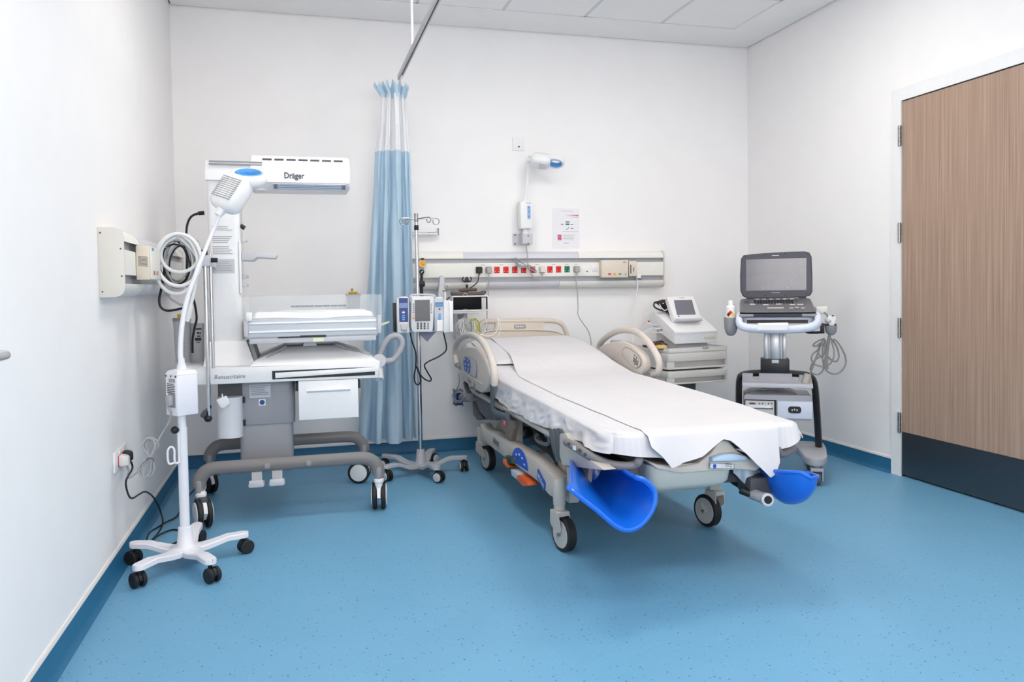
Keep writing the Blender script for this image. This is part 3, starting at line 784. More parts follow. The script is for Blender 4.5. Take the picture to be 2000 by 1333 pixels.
# clear walls
for (a, b_) in (((bx0-.012, by0-.008, 1.03), (bx1+.01, by0-.002, 1.155)), ((bx0-.012, by1+.002, 1.03), (bx1+.01, by1+.008, 1.155)), ((bx1+.006, by0, 1.03), (bx1+.012, by1, 1.15))):
    pn = obj('clear_side_panel', MB().box(a, b_, .001), GLASSY, cot, 'clear plastic side panel')
    if a[1] < -1.3 and b_[0]-a[0] > .5:
        obj('printed_scale', lines(MB(), (.87, by0-.0085, 1.10), X, Z, .28, .012, 1, 4, 1, .7), GINK, pn)
for x_ in (bx0+.008, ):
    obj('panel_hinge', MB().box((x_, by0-.012, 1.03), (x_+.03, by0+.004, 1.075), .004), WHITE, cot)
# push handle at the right end
hp = [(1.165, -1.36, .80), (1.235, -1.36, .795), (1.265, -1.36, .81), (1.30, -1.36, .865), (1.302, -1.36, .905), (1.275, -1.36, .928), (1.235, -1.36, .918), (1.205, -1.36, .88), (1.185, -1.35, .83), (1.168, -1.33, .79)]
for dy in (0,):
    obj('push_handle', MB().tube([V(p)+Y*dy for p in hp], .0165, 12), mat('handle_grey', (166, 166, 172), .4), t)
obj('handle_mount', MB().cyl((1.178, -1.38, .80), (1.178, -1.34, .80), .036).cyl((1.176, -1.40, .70), (1.176, -1.33, .79), .022), LGREY, t)
# stainless pole on the left front corner with a hook
P0, P1 = PY(407, 812, -1.47), PY(402, 497, -1.47)
px_, py_ = (P0.x+P1.x)/2, -1.47
obj('accessory_pole', MB().cyl((px_, py_, P0.z), (px_, py_, P1.z), .0105, seg=16).cyl((px_+.022, py_+.03, .80), (px_+.022, py_+.03, P1.z), .008, seg=12), CHROME, t, 'stainless steel accessory pole')
obj('pole_clamp', MB().box((px_-.04, py_-.02, P1.z-.06), (px_+.03, py_+.30, P1.z-.005), .004), LGREY, t)
obj('clamp_block', MB().box((px_-.025, py_-.024, P1.z-.005), (px_+.014, py_+.0, P1.z+.022), .004), BLACK, t)
obj('clamp_screw', MB().cyl((px_+.03, py_-.02, P1.z-.03), (px_+.06, py_-.02, P1.z-.03), .012, seg=14), BLACK, t)
obj('clamp_lever', MB().prism([PY(a, b, -1.47) for a, b in ((394, 806), (405, 797), (405, 812), (397, 818), (390, 814))], (0, .02, 0), .003), DGREY, t)
obj('clamp_foot', MB().cyl((px_-.004, py_, P0.z-.012), (px_+.002, py_, P0.z+.05), .01).sph((px_-.006, py_, P0.z-.015), .02, (1, 1, .9)), BLACK, t)
hk = [PY(a, b, -1.46) for a, b in ((330, 486), (318, 481), (313, 474), (319, 468), (335, 469), (365, 472), (378, 468), (388, 474), (391, 484), (386, 488), (380, 480))]
obj('hose_hook', MB().tube(hk, .0035, 8).tube([hk[5], V((px_, py_, P1.z-.02))], .0035, 8), CHROME, t)
# white holster under the deck
hl = MB().loft([[V((.352+.062*(1-math.cos(a))-.0, -1.33-.05*math.sin(a), z_)) for a in [PI*k/10 for k in range(11)]] + [V((.476, -1.25, z_)), V((.352, -1.25, z_))] for z_ in (.43, .638)])
hs = obj('cylinder_holster', hl, mat('holster_white', (214, 216, 224), .4), t)
obj('holster_back', MB().box((.355, -1.29, .63), (.475, -1.24, .72)), DGREY, t)
obj('hanging_tag', MB().prism(round_poly([PY(a, b, -1.40) for a, b in ((422, 782), (442, 773), (450, 787), (438, 798), (431, 797))], .006), (0, .01, 0), .001).tube([PY(435, 780, -1.395), PY(434, 770, -1.395)], .004, 6), WHITE, hs)
for z_ in (.48, .60): obj('catch', MB().box((.474, -1.31, z_), (.488, -1.28, z_+.03)), BLACK, hs)

# mattress with a wrapped white sheet lying in the cot
mt = MB()
def mf(u, v):
    x = .535 + u*(1.16-.535); y = by0+.045 + v*(by1-by0-.09)
    e = min(u, 1-u, v, 1-v)
    z_ = 1.065 - .03*max(0, 1-e/.04)**2 + .004*math.sin(9*u+5*v) + .004*math.sin(23*u*v+2)
    return (x, y, z_)
mt.grid(mf, 40, 24)
mt.box((.54, by0+.05, 1.0), (1.155, by1-.05, 1.05), .01)
tag(obj('infant_mattress', mt, mat('white_soft_cover', (243, 243, 246), .6)), 'thin white infant mattress lying inside the warmer cot', 'mattress')

# hoses on the hook
t = thing('oxygen_hose', 'white oxygen hose coiled in wide loops on warmer hook', 'hose', (.17, -1.47, 1.15))
def loop(cx, cy, rx, ry, y, dy, n=20, a0=0, a1=2*PI, tilt=0):
    return [PY(cx + rx*math.sin(a0+(a1-a0)*k/n) + tilt*math.cos(a0+(a1-a0)*k/n), cy - ry*math.cos(a0+(a1-a0)*k/n), y + dy*k/n) for k in range(n+1)]
hm = MB()
hp = loop(349, 508, 43, 51, -1.50, .01) + loop(344, 516, 42, 58, -1.49, .012)[1:] + loop(351, 498, 37, 34, -1.475, .01)[1:] + [PY(a, b, -1.46) for a, b in ((384, 500), (386, 530), (380, 565), (374, 590), (371, 605))]
hm.tube(hp, .0092, 10, False, 3)
obj('tubing', hm, mat('white_hose', (238, 238, 238), .35), t)
obj('hose_end', MB().cyl(PY(372, 596, -1.46), PY(367, 622, -1.46), .014).cyl(PY(367, 622, -1.46), PY(365, 628, -1.46), .012), WHITE, t)
t = thing('monitor_cable', 'black and grey cables coiled inside the white hose on warmer hook', 'cable', (.17, -1.45, 1.15))
for m_, dx, seeds, y0 in ((BLACK, 0, (1, 2, 3), -1.455), (CABLE, 3, (4, 5, 6), -1.445)):
    q = MB()
    for s in seeds:
        r_ = random.Random(s)
        q.tube(loop(346+dx+r_.uniform(-6, 6), 513+r_.uniform(-6, 6), 25+r_.uniform(-5, 7), 45+r_.uniform(-8, 3), y0+r_.uniform(-.01, .012), .004, tilt=r_.uniform(-5, 5)), .0042, 8, False, 3)
    if m_ is BLACK:
        q.tube([PY(a, b, -1.44) for a, b in ((322, 520), (316, 560), (311, 585), (314, 600), (325, 607), (340, 606), (358, 602), (375, 597))], .006, 8)
    else:
        q.tube([PY(a, b, -1.43) for a, b in ((318, 550), (322, 565), (332, 582), (350, 594), (366, 598))], .0055, 8)
    obj('cable', q, m_, t)
# black lead from the tower
t = thing('power_cord', 'short black lead plugged into left side of warmer tower', 'cord', (.3, -1.1, 1.3))
obj('plug', MB().cyl(PY(399, 416, -1.1), PY(388, 417, -1.1), .011, seg=12).cyl(PY(388, 417, -1.1), PY(382, 419, -1.1), .007, seg=12), BLACK, t)
obj('cable', MB().tube([PY(a, b, -1.1) for a, b in ((386, 417), (374, 423), (367, 435), (364, 455), (365, 500), (366, 560), (378, 585), (384, 620), (380, 640), (376, 665), (376, 690))], .006, 8), BLACK, t)
# suction canister and flushing bag behind the pole
yy = -1.02
t = thing('suction_canister', 'grey suction canister with yellow cap beside left end of warmer', 'canister', tuple(PY(358, 712, yy)))
c0, c1 = PY(357, 708, yy), PY(355, 632, yy)
JAR = mat('smoky_clear_plastic', (196, 197, 203), .25, alpha=.55)
obj('jar', MB().lathe([(0, .03), (.004, .036), (c1.z-c0.z, .043), (c1.z-c0.z+.012, .045)], c0, Z), JAR, t)
obj('lid', MB().cyl(c1+Z*.012, c1+Z*.03, .047), MGREY, t)
obj('cap', MB().cyl(c1+Z*.03+V((-.01, 0, 0)), c1+Z*.05+V((-.01, 0, 0)), .012), YELLOW, t)
g_ = MB()
for k in range(9): g_.box((c0.x-.004, c0.y-.0445, c0.z+.02+k*.014), (c0.x+.02, c0.y-.0432, c0.z+.0215+k*.014))
obj('graduation', g_, DGREY, t)
t = thing('drip_bag', 'printed translucent fluid bag hanging behind the steel pole', 'bag', tuple(PY(388, 712, -.98)))
def bag(u, v):
    p = PY(371+27*u, 632+84*v, -1.0); b_ = math.sin(PI*u)**.5*math.sin(PI*min(1, max(0, v)))**.5*.02
    return p - Y*b_
q = MB().grid(bag, 12, 14); q.grid(lambda u, v: V(bag(u, v))*1 + Y*(.02+2*(PY(371+27*u, 632+84*v, -1.0).y-bag(u, v)[1])*0), 12, 14)
obj('bag', q, mat('translucent_bag', (186, 188, 195), .3), t)
q = MB()
for (a, b, w_, h_) in ((388, 643, .03, .008), (387, 651, .012, .01), (391, 651, .006, .01), (388, 657, .016, .006), (387, 663, .032, .016), (387, 669, .02, .004)):
    q.plate(PY(a, b, -1.022), X, Z, w_, h_, .0008)
obj('printed_label', q, INK, t)
# ================================================================= CURTAIN AND TRACK
TRX, TRZ = 1.452, 2.57
t = thing('curtain_track', 'slim grey aluminium curtain track hung below the ceiling on a white rod', 'curtain track', (TRX, -2.4, TRZ))
ys, ye = -.34, -5.2
mb = MB()
mb.box((TRX-.013, ye, TRZ), (TRX-.004, ys, TRZ+.032), .002).box((TRX+.004, ye, TRZ), (TRX+.013, ys, TRZ+.032), .002).box((TRX-.013, ye, TRZ+.022), (TRX+.013, ys, TRZ+.032), .002)
rail = obj('rail', mb, ALU, t)
obj('slot', MB().box((TRX-.0042, ye, TRZ+.003), (TRX+.0042, ys, TRZ+.022)), BLACK, rail)
yr = PZ(800, 93, TRZ+.03).y
obj('hanging_rod', MB().cyl((TRX, yr, TRZ+.03), (TRX, yr, RH+.003), .0075, seg=16).cyl((TRX, yr, RH-.012), (TRX, yr, RH+.003), .022), WHITE, t, 'white hanging rod')
obj('hanging_rod', MB().cyl((TRX, -3.2, TRZ+.03), (TRX, -3.2, RH+.003), .0075, seg=16).cyl((TRX, -3.2, RH-.012), (TRX, -3.2, RH+.003), .022), WHITE, t, 'white hanging rod')

t = thing('privacy_curtain', 'pale blue privacy curtain drawn together, white mesh top', 'curtain', (1.33, -.42, .17))
def net_mat():
    M = bpy.data.materials.new('white_net'); M.use_nodes = True; nt = M.node_tree; b = nt.nodes['Principled BSDF']
    b.inputs['Base Color'].default_value = rgb(240, 242, 248); b.inputs['Roughness'].default_value = .8
    uv = nt.nodes.new('ShaderNodeUVMap'); sx_ = nt.nodes.new('ShaderNodeSeparateXYZ'); nt.links.new(uv.outputs[0], sx_.inputs[0])
    def mth(op, a, bb=None):
        n = nt.nodes.new('ShaderNodeMath'); n.operation = op
        for i, q in enumerate((a, bb)):
            if q is None: continue
            if isinstance(q, (int, float)): n.inputs[i].default_value = q
            else: nt.links.new(q, n.inputs[i])
        return n.outputs[0]
    a = mth('ABSOLUTE', mth('SINE', mth('MULTIPLY', sx_.outputs[0], 330)))
    c = mth('ABSOLUTE', mth('SINE', mth('MULTIPLY', sx_.outputs[1], 330)))
    hole = mth('GREATER_THAN', mth('MULTIPLY', a, c), .42)
    nt.links.new(mth('SUBTRACT', 1.0, mth('MULTIPLY', hole, .95)), b.inputs['Alpha'])
    return M
NET = net_mat()
def cloth_mat(name, c, wr=.35):
    M = mat(name, c, .75, var=.02, scale=25); nt = M.node_tree; b = nt.nodes['Principled BSDF']
    b.inputs['Sheen Weight'].default_value = .15
    tc = nt.nodes.new('ShaderNodeTexCoord'); n = nt.nodes.new('ShaderNodeTexNoise'); n.inputs['Scale'].default_value = 14; n.inputs['Detail'].default_value = 3
    nt.links.new(tc.outputs['Object'], n.inputs['Vector'])
    bp = nt.nodes.new('ShaderNodeBump'); bp.inputs['Strength'].default_value = wr; bp.inputs['Distance'].default_value = .01
    nt.links.new(n.outputs['Fac'], bp.inputs['Height']); nt.links.new(bp.outputs['Normal'], b.inputs['Normal'])
    return M
CURT = cloth_mat('pale_blue_curtain_fabric', (206, 228, 243), .15)
nt = CURT.node_tree; b = nt.nodes['Principled BSDF']; tr_ = nt.nodes.new('ShaderNodeBsdfTranslucent'); tr_.inputs['Color'].default_value = rgb(206, 230, 246)
mx_ = nt.nodes.new('ShaderNodeMixShader'); mx_.inputs[0].default_value = .42
nt.links.new(b.outputs[0], mx_.inputs[1]); nt.links.new(tr_.outputs[0], mx_.inputs[2]); nt.links.new(mx_.outputs[0], nt.nodes['Material Output'].inputs['Surface'])
# plan of the folds: (fraction across, y offset); wide pleats seen from the front
plan = [(0.0, .16), (.03, .03), (.10, -.02), (.16, .03), (.19, .10), (.235, .02), (.27, -.06), (.33, -.085), (.375, -.05), (.40, .07), (.43, .12), (.455, .03), (.50, -.10), (.60, -.135), (.69, -.10), (.735, .0), (.755, .10), (.79, .04), (.83, -.04), (.88, -.05), (.92, .02), (.945, .10), (.97, .05), (1.0, .02)]
pl = smooth_path([V((a, b, 0)) for a, b in plan], 5)
def curt(zz, k, seed=0):
    """plan at height zz; k 0 bottom .. 1 top"""
    x0 = 1.128 + (1.283-1.128)*k**.9; x1 = 1.515 - .01*k
    A = .85 - .42*k
    out = []
    for i, p in enumerate(pl):
        w = .006*math.sin(i*.7+zz*5) + .004*math.sin(zz*11+i*.23)
        out.append(V((x0 + (x1-x0)*p.x + w*.6, -.42 + p.y*A + w, zz)))
    return out
def cloth_strip(name, z0, z1, k0, k1, n, m, parent, extra=None, thick=0):
    rows = []
    for j in range(n+1):
        q = j/n; r = curt(z0+(z1-z0)*q, k0+(k1-k0)*q)
        if extra: r = [extra(p, q, i) for i, p in enumerate(r)]
        rows.append(r)
    bm = bmesh.new(); uvl = bm.loops.layers.uv.new('UVMap')
    G = [[bm.verts.new(p) for p in r] for r in rows]
    U = [0]
    for i in range(1, len(rows[0])): U.append(U[-1] + (rows[0][i]-rows[0][i-1]).length)
    for j in range(n):
        for i in range(len(U)-1):
            f = bm.faces.new((G[j][i], G[j][i+1], G[j+1][i+1], G[j+1][i]))
            for l, (a, b_) in zip(f.loops, ((i, j), (i+1, j), (i+1, j+1), (i, j+1))):
                l[uvl].uv = (U[a], z0+(z1-z0)*b_/n)
    if thick: bmesh.ops.solidify(bm, geom=bm.faces[:], thickness=thick)
    s = MB(); s.bm.free(); s.bm = bm
    return obj(name, s, m, parent, sharp=60)
cloth_strip('fabric', .262, 2.085, .05, 1, 26, CURT, t)
cloth_strip('hem', .178, .262, 0, .05, 3, CURT, t)
def nar(p, q, i):
    c = V((1.43, -.40, p.z)); s = 1 - .28*q**.8
    return V((c.x + (p.x-c.x)*s, c.y + (p.y-c.y)*s*.9, p.z))
cloth_strip('mesh_top', 2.085, 2.455, 1, 1, 10, NET, t, nar)
def hdr(p, q, i):
    c = V((1.43, -.40, p.z)); s = .72 + .32*q
    return V((c.x + (p.x-c.x)*s, c.y + (p.y-c.y)*s*1.0, p.z + .018*math.sin(i*.55)))
cloth_strip('header_band', 2.445, 2.52, 1, 1, 3, CURT, t, hdr)
hk = MB()
for k, yy in enumerate((-.36, -.385, -.41, -.435, -.46)):
    hk.tube([(TRX, yy, TRZ+.006), (TRX+.004, yy, TRZ-.02), (TRX-.004, yy-.003, TRZ-.035), (TRX, yy, TRZ-.06)], .003, 6)
    hk.box((TRX-.006, yy-.004, TRZ-.012), (TRX+.006, yy+.004, TRZ-.001), .002)
obj('glider_hook', hk, WHITE, t)

# ================================================================= DRIP STAND WITH PUMP
IX, IY = 1.503, -.631
t = thing('drip_stand', 'chrome drip stand on grey five-armed wheeled base beside curtain', 'drip stand', (IX, IY, 0))
ang0 = math.atan2(-.77-IY, 1.26-IX)
tips = [(IX+.275*math.cos(ang0+2*PI*k/5), IY+.275*math.sin(ang0+2*PI*k/5)) for k in range(5)]
star_base(t, IX, IY, tips, mat('stand_base_grey', (178, 180, 188), .4), .026, .155, .062, .098, .072, .05, .02)
for i, (x, y) in enumerate(tips):
    twin_caster(t, x, y, .034, .05, [-1.0, -.75, -1.6, .6, 2.5][i], .08, BLACK, RUBBER, LGREY)
obj('pole', MB().cyl((IX, IY, .14), (IX, IY, 1.02), .0145).cyl((IX, IY, 1.0), (IX, IY, 1.655), .0115), CHROME, t)
obj('pole_collar', MB().cyl((IX, IY, 1.553), (IX, IY, 1.585), .0145, bev=.003), BLACK, t)
hkz = 1.625
hm = MB()
def ringpath(p, dx, dy, r):   # arm ending in an upright open loop
    d = V((dx, dy, 0)).normalized()
    q = [V((IX, IY, hkz)), p - d*.03 + Z*.004]
    for k in range(11):
        a = PI*.5 - 2*PI*k/11*.92
        q.append(p + d*(r*math.cos(a)) + Z*(r*math.sin(a) - r + .004))
    return q
for dx, dy, L, r in ((1, -.1, .125, .02), (-1, .15, .085, .02), (.75, -.8, .10, .016), (-.5, .9, .10, .016)):
    d = V((dx, dy, 0)).normalized()
    hm.tube(ringpath(V((IX, IY, hkz)) + d*L, dx, dy, r), .0034, 8, False, 4)
hm.cyl((IX, IY, hkz-.02), (IX, IY, hkz+.035), .0135, bev=.003)
obj('hook_head', hm, STEEL, t)

t = thing('infusion_pump', 'white infusion pump with grey screen clamped to drip stand', 'infusion pump', tuple(PY(824, 650, -.70)))
yp = -.745
def pbox(a, b, c, d, y0, y1, bev=.004, mb=None):
    p, q = PY(a, d, y0), PY(c, b, y0)
    return (mb or MB()).box((min(p.x, q.x), y0, p.z), (max(p.x, q.x), y1, q.z), bev)
mm = mat('pump_white', (226, 228, 232), .4)
obj('centre_unit', MB().prism(round_poly([PY(a, b, yp) for a, b in ((804, 585), (802, 579), (847, 579), (848, 590), (846, 640), (844, 649), (806, 649), (803, 638))], .008, 3), (0, .11, 0), .004), mm, t)
cu = obj('side_handle', MB().tube([PY(a, b, yp+.02) for a, b in ((803, 592), (801.5, 579), (812, 576), (838, 576), (849, 579), (848, 592))], .006, 8), LGREY, t)
obj('display', MB().plate(PY(825, 607, yp-.0008), X, Z, .094, .133, .002), mat('grey_lcd', (92, 92, 98), .25), t)
q = MB()
for r in range(4):
    for c in range(3): q.plate(PY(816+c*6.6, 632+r*3.4, yp-.001), X, Z, .013, .0085, .0016, .004)
obj('keypad', q, DGREY, t)
q = MB()
for r in range(4): q.plate(PY(836, 632+r*3.4, yp-.001), X, Z, .013, .0085, .0016, .004)
for r in range(5):
    q.plate(PY(807.5, 594.5+r*4.1, yp-.001), X, Z, .010, .008, .0016, .003); q.plate(PY(842.3, 594.5+r*4.1, yp-.001), X, Z, .010, .008, .0016, .003)
obj('soft_keys', q, GINK, t)
obj('orange_key', MB().plate(PY(807.5, 618, yp-.001), X, Z, .012, .011, .0016, .002), mat('amber_key', (232, 190, 110), .4), t)
obj('red_key', MB().plate(PY(807.5, 622.5, yp-.001), X, Z, .012, .009, .0016, .002), mat('dull_red_key', (196, 120, 110), .4), t)
L_ = obj('left_module', pbox(776, 583, 798, 651, yp, yp+.10, .006), mm, t)
obj('module_cap', MB().lathe([(0, .036), (.008, .034), (.016, .02)], PY(787.5, 584.5, yp+.04), Z, 20), mm, L_)
DB = mat('deep_blue_panel', (36, 62, 132), .35)
obj('blue_panel', MB().plate(PY(788.2, 606, yp-.0012), X, Z, .055, .148, .0024, .004), DB, L_)
q = MB().plate(PY(788, 597, yp-.0026), X, Z, .05, .032, .0022)
obj('display', q, mat('blue_lcd', (120, 140, 190), .3), L_)
q = MB().plate(PY(788, 610.5, yp-.0026), X, Z, .018, .011, .0014, .005)
obj('keys', q, PAPER, L_)
q = MB()
for b in (616.7, 620.7, 624.7): q.plate(PY(788, b, yp-.0026), X, Z, .018, .009, .0014, .004)
obj('blue_keys', q, LBLUE, L_)
obj('name_strip', MB().plate(PY(788, 630, yp-.0012), X, Z, .045, .014, .002), PAPER, L_)
obj('door_latch', MB().loft([[PY(a, b, yp-.001) for a, b in ((782, 633), (797, 633), (795, 648), (784, 648))], [PY(a, b, yp-.012) for a, b in ((783, 635), (796, 635), (794, 644), (785, 644))]]), LGREY, L_)
obj('rear_clamp', pbox(770, 592, 775, 649, yp+.03, yp+.10, .003), BLACK, t)
R_ = obj('right_module', pbox(849, 583, 866, 648, yp, yp+.10, .006), mat('module_pale_grey', (196, 200, 212), .4), t)
obj('module_cap', MB().lathe([(0, .027), (.008, .025), (.014, .014)], PY(857.5, 584.5, yp+.04), Z, 20), mm, R_)
obj('display', MB().plate(PY(857.5, 595, yp-.0012), X, Z, .05, .028, .002), mat('mid_blue_lcd', (90, 130, 176), .3), R_)
obj('display_text', MB().plate(PY(857.8, 596, yp-.0026), X, Z, .04, .005, .001), LBLUE, R_)
q = MB()
for b in (614.5, 618, 621.5, 624): q.plate(PY(858.5, b, yp-.0012), X, Z, .016, .009, .002, .004)
obj('blue_keys', q, LBLUE, R_)
q = MB().plate(PY(858.3, 604, yp-.0012), X, Z, .010, .010, .002)
obj('key', q, DGREY, R_)
obj('sensor_plug', MB().plate(PY(858.5, 636, yp-.004), X, Z, .036, .07, .008, .003), PAPER, R_)
obj('end_bracket', MB().prism([PY(a, b, yp) for a, b in ((866.5, 587), (880, 587), (884, 649), (866.5, 650))], (0, .05, 0), .004), mm, t)
q = MB().box(tuple(PY(878.5, 649, yp-.012)), tuple(PY(882.5, 588, yp+.02)+V((0, .0, 0))), .002)
obj('bracket_edge', q, PAPER, t)
obj('clamp', MB().box((IX-.03, IY-.03, .93), (IX+.03, IY+.03, 1.06), .006), DGREY, t)
tag(obj('folded_card', MB().prism([PY(a, b, -.70) for a, b in ((821, 648), (852, 648), (834.5, 668), (820.5, 655))], (0, .002, 0)), mat('slate_blue_card', (120, 126, 150), .6)), 'slate blue folded card hanging under the infusion pump', 'card')
t = thing('power_cord', 'black lead hanging from infusion pump in a loose curve', 'cord', (1.6, -.62, .65))
cb = MB()
cb.tube([PY(a, b, -.66) for a, b in ((866, 650), (869, 662), (872, 678), (869, 688), (855, 698), (838, 706), (829, 714), (834, 726), (842, 740), (839, 745), (828, 740), (818, 728), (813, 715))], .0045, 8)
cb.tube([PY(a, b, -.665) for a, b in ((801, 650), (805, 668), (812, 690), (812, 715), (809, 735), (811, 748), (817, 752), (822, 745), (819, 730), (815, 720))], .0045, 8)
obj('cable', cb, BLACK, t)
# ================================================================= BACK WALL
XA, XB = 1.40, 3.492
t = thing('wall_trunking', 'long cream medical trunking on back wall above bed with row of red sockets', 'wall trunking', (2.35, -.045, 1.165))
trunking(t, (XA, 0, 0), X, -Y, XB-XA, (1.92-XA, 2.795-XA), (2.085-XA, 2.64-XA))
ZS = 1.309; yS = -.088
def sx_of(px): return PY(px, 527, yS).x
def socket(px, m, nm='socket', lab=None):
    x = sx_of(px)
    s = obj(nm, MB().box((x-.0205, yS-.003, ZS-.0235), (x+.0205, yS, ZS+.0235), .001), m, t, lab)
    q = MB()
    for dx in (-.011, .011): q.box((x+dx-.003, yS-.0036, ZS-.014), (x+dx+.003, yS-.0028, ZS-.010))
    obj('pin_hole', q, PAPER, s)
    q = MB().box((x-.002, yS-.0036, ZS+.006), (x+.002, yS-.0028, ZS+.014))
    obj('earth_hole', q, DGREY, s)
obj('socket_plate', MB().box((sx_of(921), yS-.0014, ZS-.046), (sx_of(1173), yS, ZS+.046)), OFFW, t)
for px in (935, 953.8, 970.4, 988, 1005.3, 1022.6, 1040, 1058, 1074, 1090.7): socket(px, RED, 'socket', 'red power socket')
socket(1107.4, GREEN, 'socket', 'green power socket'); socket(1125, OFFW)
x = sx_of(1144); s = obj('data_socket', MB().box((x-.027, yS-.004, ZS-.028), (x+.027, yS, ZS+.022), .002), WHITE, t)
obj('data_port', MB().box((x+.004, yS-.0048, ZS-.022), (x+.014, yS-.0038, ZS-.012)), DGREY, s)
x = sx_of(1162.5); s = obj('light_switch', MB().box((x-.024, yS-.004, ZS-.024), (x+.024, yS, ZS+.024), .002), WHITE, t)
q = MB()
for k in range(3): q.box((x-.021+k*.0145, yS-.007, ZS-.02), (x-.0085+k*.0145, yS-.004, ZS+.02), .001)
obj('rocker', q, PAPER, s)
q = MB()
for px in (944, 979, 1014, 1049, 1082, 1107, 1125): lines(q, (sx_of(px), yS-.0015, ZS+.036), X, Z, .03, .004, 1, int(px), .9, .8)
obj('printed_label', q, GINK, t)

# nurse call unit
def zpx(a, b): return PY(a, b, -.14)
u = thing('nurse_call_unit', 'beige call unit with coloured buttons at right end of back wall trunking', 'call unit', tuple(PY(1200, 543, -.11)))
p, q_ = zpx(1175, 543), zpx(1227, 508)
obj('housing', MB().box((p.x, -.142, p.z), (q_.x, -.0885, q_.z), .006), CREAM, u)
for k, (c, px) in enumerate(((mat('pink_button', (214, 80, 110), .4), 1190.5), (mat('orange_button', (240, 178, 80), .4), 1200.5), (GINK, 1211), (GINK, 1222))):
    obj('button', MB().plate(PY(px, 535.5, -.1424), X, Z, .022 if k < 3 else .008, .015, .0014, .006), c, u)
obj('badge', MB().plate(PY(1185, 507.3, -.125), X, Z, .05, .012, .002), mat('badge_blue', (110, 150, 200), .5), u)
obj('badge', MB().plate(PY(1220, 512.5, -.1424), X, Z, .024, .008, .001), mat('badge_blue', (110, 150, 200), .5), u)
p, q_ = PY(1229, 540, -.125), PY(1244, 510, -.125)
k_ = obj('side_module', MB().box((p.x, -.125, p.z), (q_.x, -.0885, q_.z), .004), CREAM, u)
q = MB().plate(PY(1232, 526, -.1254), X, Z, .008, .066, .001).plate(PY(1237.5, 527, -.1254), X, Z, .006, .03, .001)
obj('slot', q, DGREY, k_)
obj('key_switch', MB().cyl(PY(1238, 519, -.1254), PY(1238, 519, -.13), .008, seg=16), STEEL, k_)
u = thing('call_cord', 'thin white cord hanging from right end of back wall trunking', 'cord', tuple(PY(1236, 640, -.12)))
p, q_ = PY(1244, 547, -.12), PY(1252, 535, -.12)
obj('connector', MB().box((p.x, -.125, p.z), (q_.x, -.095, q_.z), .004), WHITE, u)
obj('connector_band', MB().box((p.x+.001, -.126, p.z+.002), (q_.x-.001, -.1245, p.z+.012)), DGREY, u)
obj('cable', MB().tube([PY(a, b, -.12) for a, b in ((1246, 547), (1245, 565), (1241, 590), (1236, 615), (1234, 640), (1234, 665), (1240, 690))], .0036, 8), WHITE, u)

# plugs and leads along the trunking
def lead(lab, px, m, cm, pts, y0=-.13, r=.0036, extra=None):
    c = V((sx_of(px), yS-.003, ZS))
    u = thing('power_cord', lab, 'cord', (c.x, -.13, .8), 0)
    uk_plug('plug', u, c, -Y, Z, m)
    mb = MB().tube([c + V((0, -.026, -.024))] + [PY(a, b, y) for a, b, y in pts], r, 8)
    if extra: extra(mb)
    obj('cable', mb, cm, u)
    return u
lead('black power cord with plug in leftmost red socket of trunking', 935, BLACK, BLACK, [(935, 540, -.12), (932, 552, -.13), (920, 562, -.15), (905, 569, -.16), (888, 576, -.17), (876, 583, -.18), (871, 590, -.19)])
GP = mat('grey_plug', (176, 172, 170), .4)
lead('grey power cord dropping behind the patient monitor from second socket', 953.8, GP, CABLE, [(954, 545, -.12), (955, 565, -.12), (952, 590, -.12), (951, 620, -.12), (950, 650, -.11), (950, 680, -.11), (950, 720, -.10)])
def bundle(mb):
    r = random.Random(2)
    for k in range(6):
        o = r.uniform(-3, 3); y = -.125 - .006*k
        mb.tube([PY(a+o*f, b+o*.5, y) for a, b, f in ((1029, 521, 0), (1018, 512, 1), (1009, 505, 1), (1008, 512, 1), (1016, 521, .5), (1029, 522, 0), (1038, 527, 1), (1045, 531, 1), (1041, 522, 1), (1030, 518, 0))], .0034, 8)
    mb.tube([PY(a, b, -.13) for a, b in ((1002, 522), (1012, 519), (1026, 521), (1031, 520), (1030, 500), (1028, 480))], .0034, 8)
lead('white lamp lead tied in a bundle on the trunking', 1058, mat('pale_plug', (225, 222, 222), .4), CABLE, [(1057, 541, -.12), (1052, 546, -.13), (1043, 543, -.13), (1037, 534, -.14), (1032, 524, -.14)], r=.0034, extra=bundle)
lead('grey power cord hanging from right end socket down behind bed', 1125, GP, CABLE, [(1125, 545, -.12), (1128, 575, -.11), (1129, 600, -.10), (1129, 615, -.10), (1136, 628, -.10), (1148, 645, -.10), (1153, 660, -.10), (1155, 680, -.10), (1155, 720, -.09)])

# ================================================================= WALL MOUNTED EXAMINATION LAMP
t = thing('examination_lamp', 'white examination lamp on wall bracket above bed with blue control strip', 'lamp', tuple(PY(1025, 480, -.04)))
p, q_ = PY(1002, 479.5, -.005), PY(1034, 457, -.005)
bk = obj('wall_bracket', MB().box((p.x, -.012, p.z), (q_.x, -.0005, q_.z), .003).prism([PY(1015, 478, -.01), PY(1034, 478, -.01), PY(1034, 458, -.01), PY(1015, 458, -.01)], (0, -.085, 0), .004), LGREY, t)
for a, b in ((1006, 459.5), (1006, 476.5)): obj('screw', MB().cyl(PY(a, b, -.012), PY(a, b, -.015), .006, seg=12), DGREY, bk)
for a, b in ((1031.5, 461), (1031.5, 476)): obj('screw', MB().cyl(PY(a, b, -.0935)-Y*.001, PY(a, b, -.0935)-Y*.004, .005, seg=12), DGREY, bk)
YL = -.11
p, q_ = PY(1017, 447, YL), PY(1041, 394, YL)
xc = (p.x+q_.x)/2
obj('swivel_stem', MB().lathe([(0, .022), (.03, .022), (.06, .012)], (xc-.002, YL+.045, PY(1027, 460, YL).z), Z), WHITE, t)
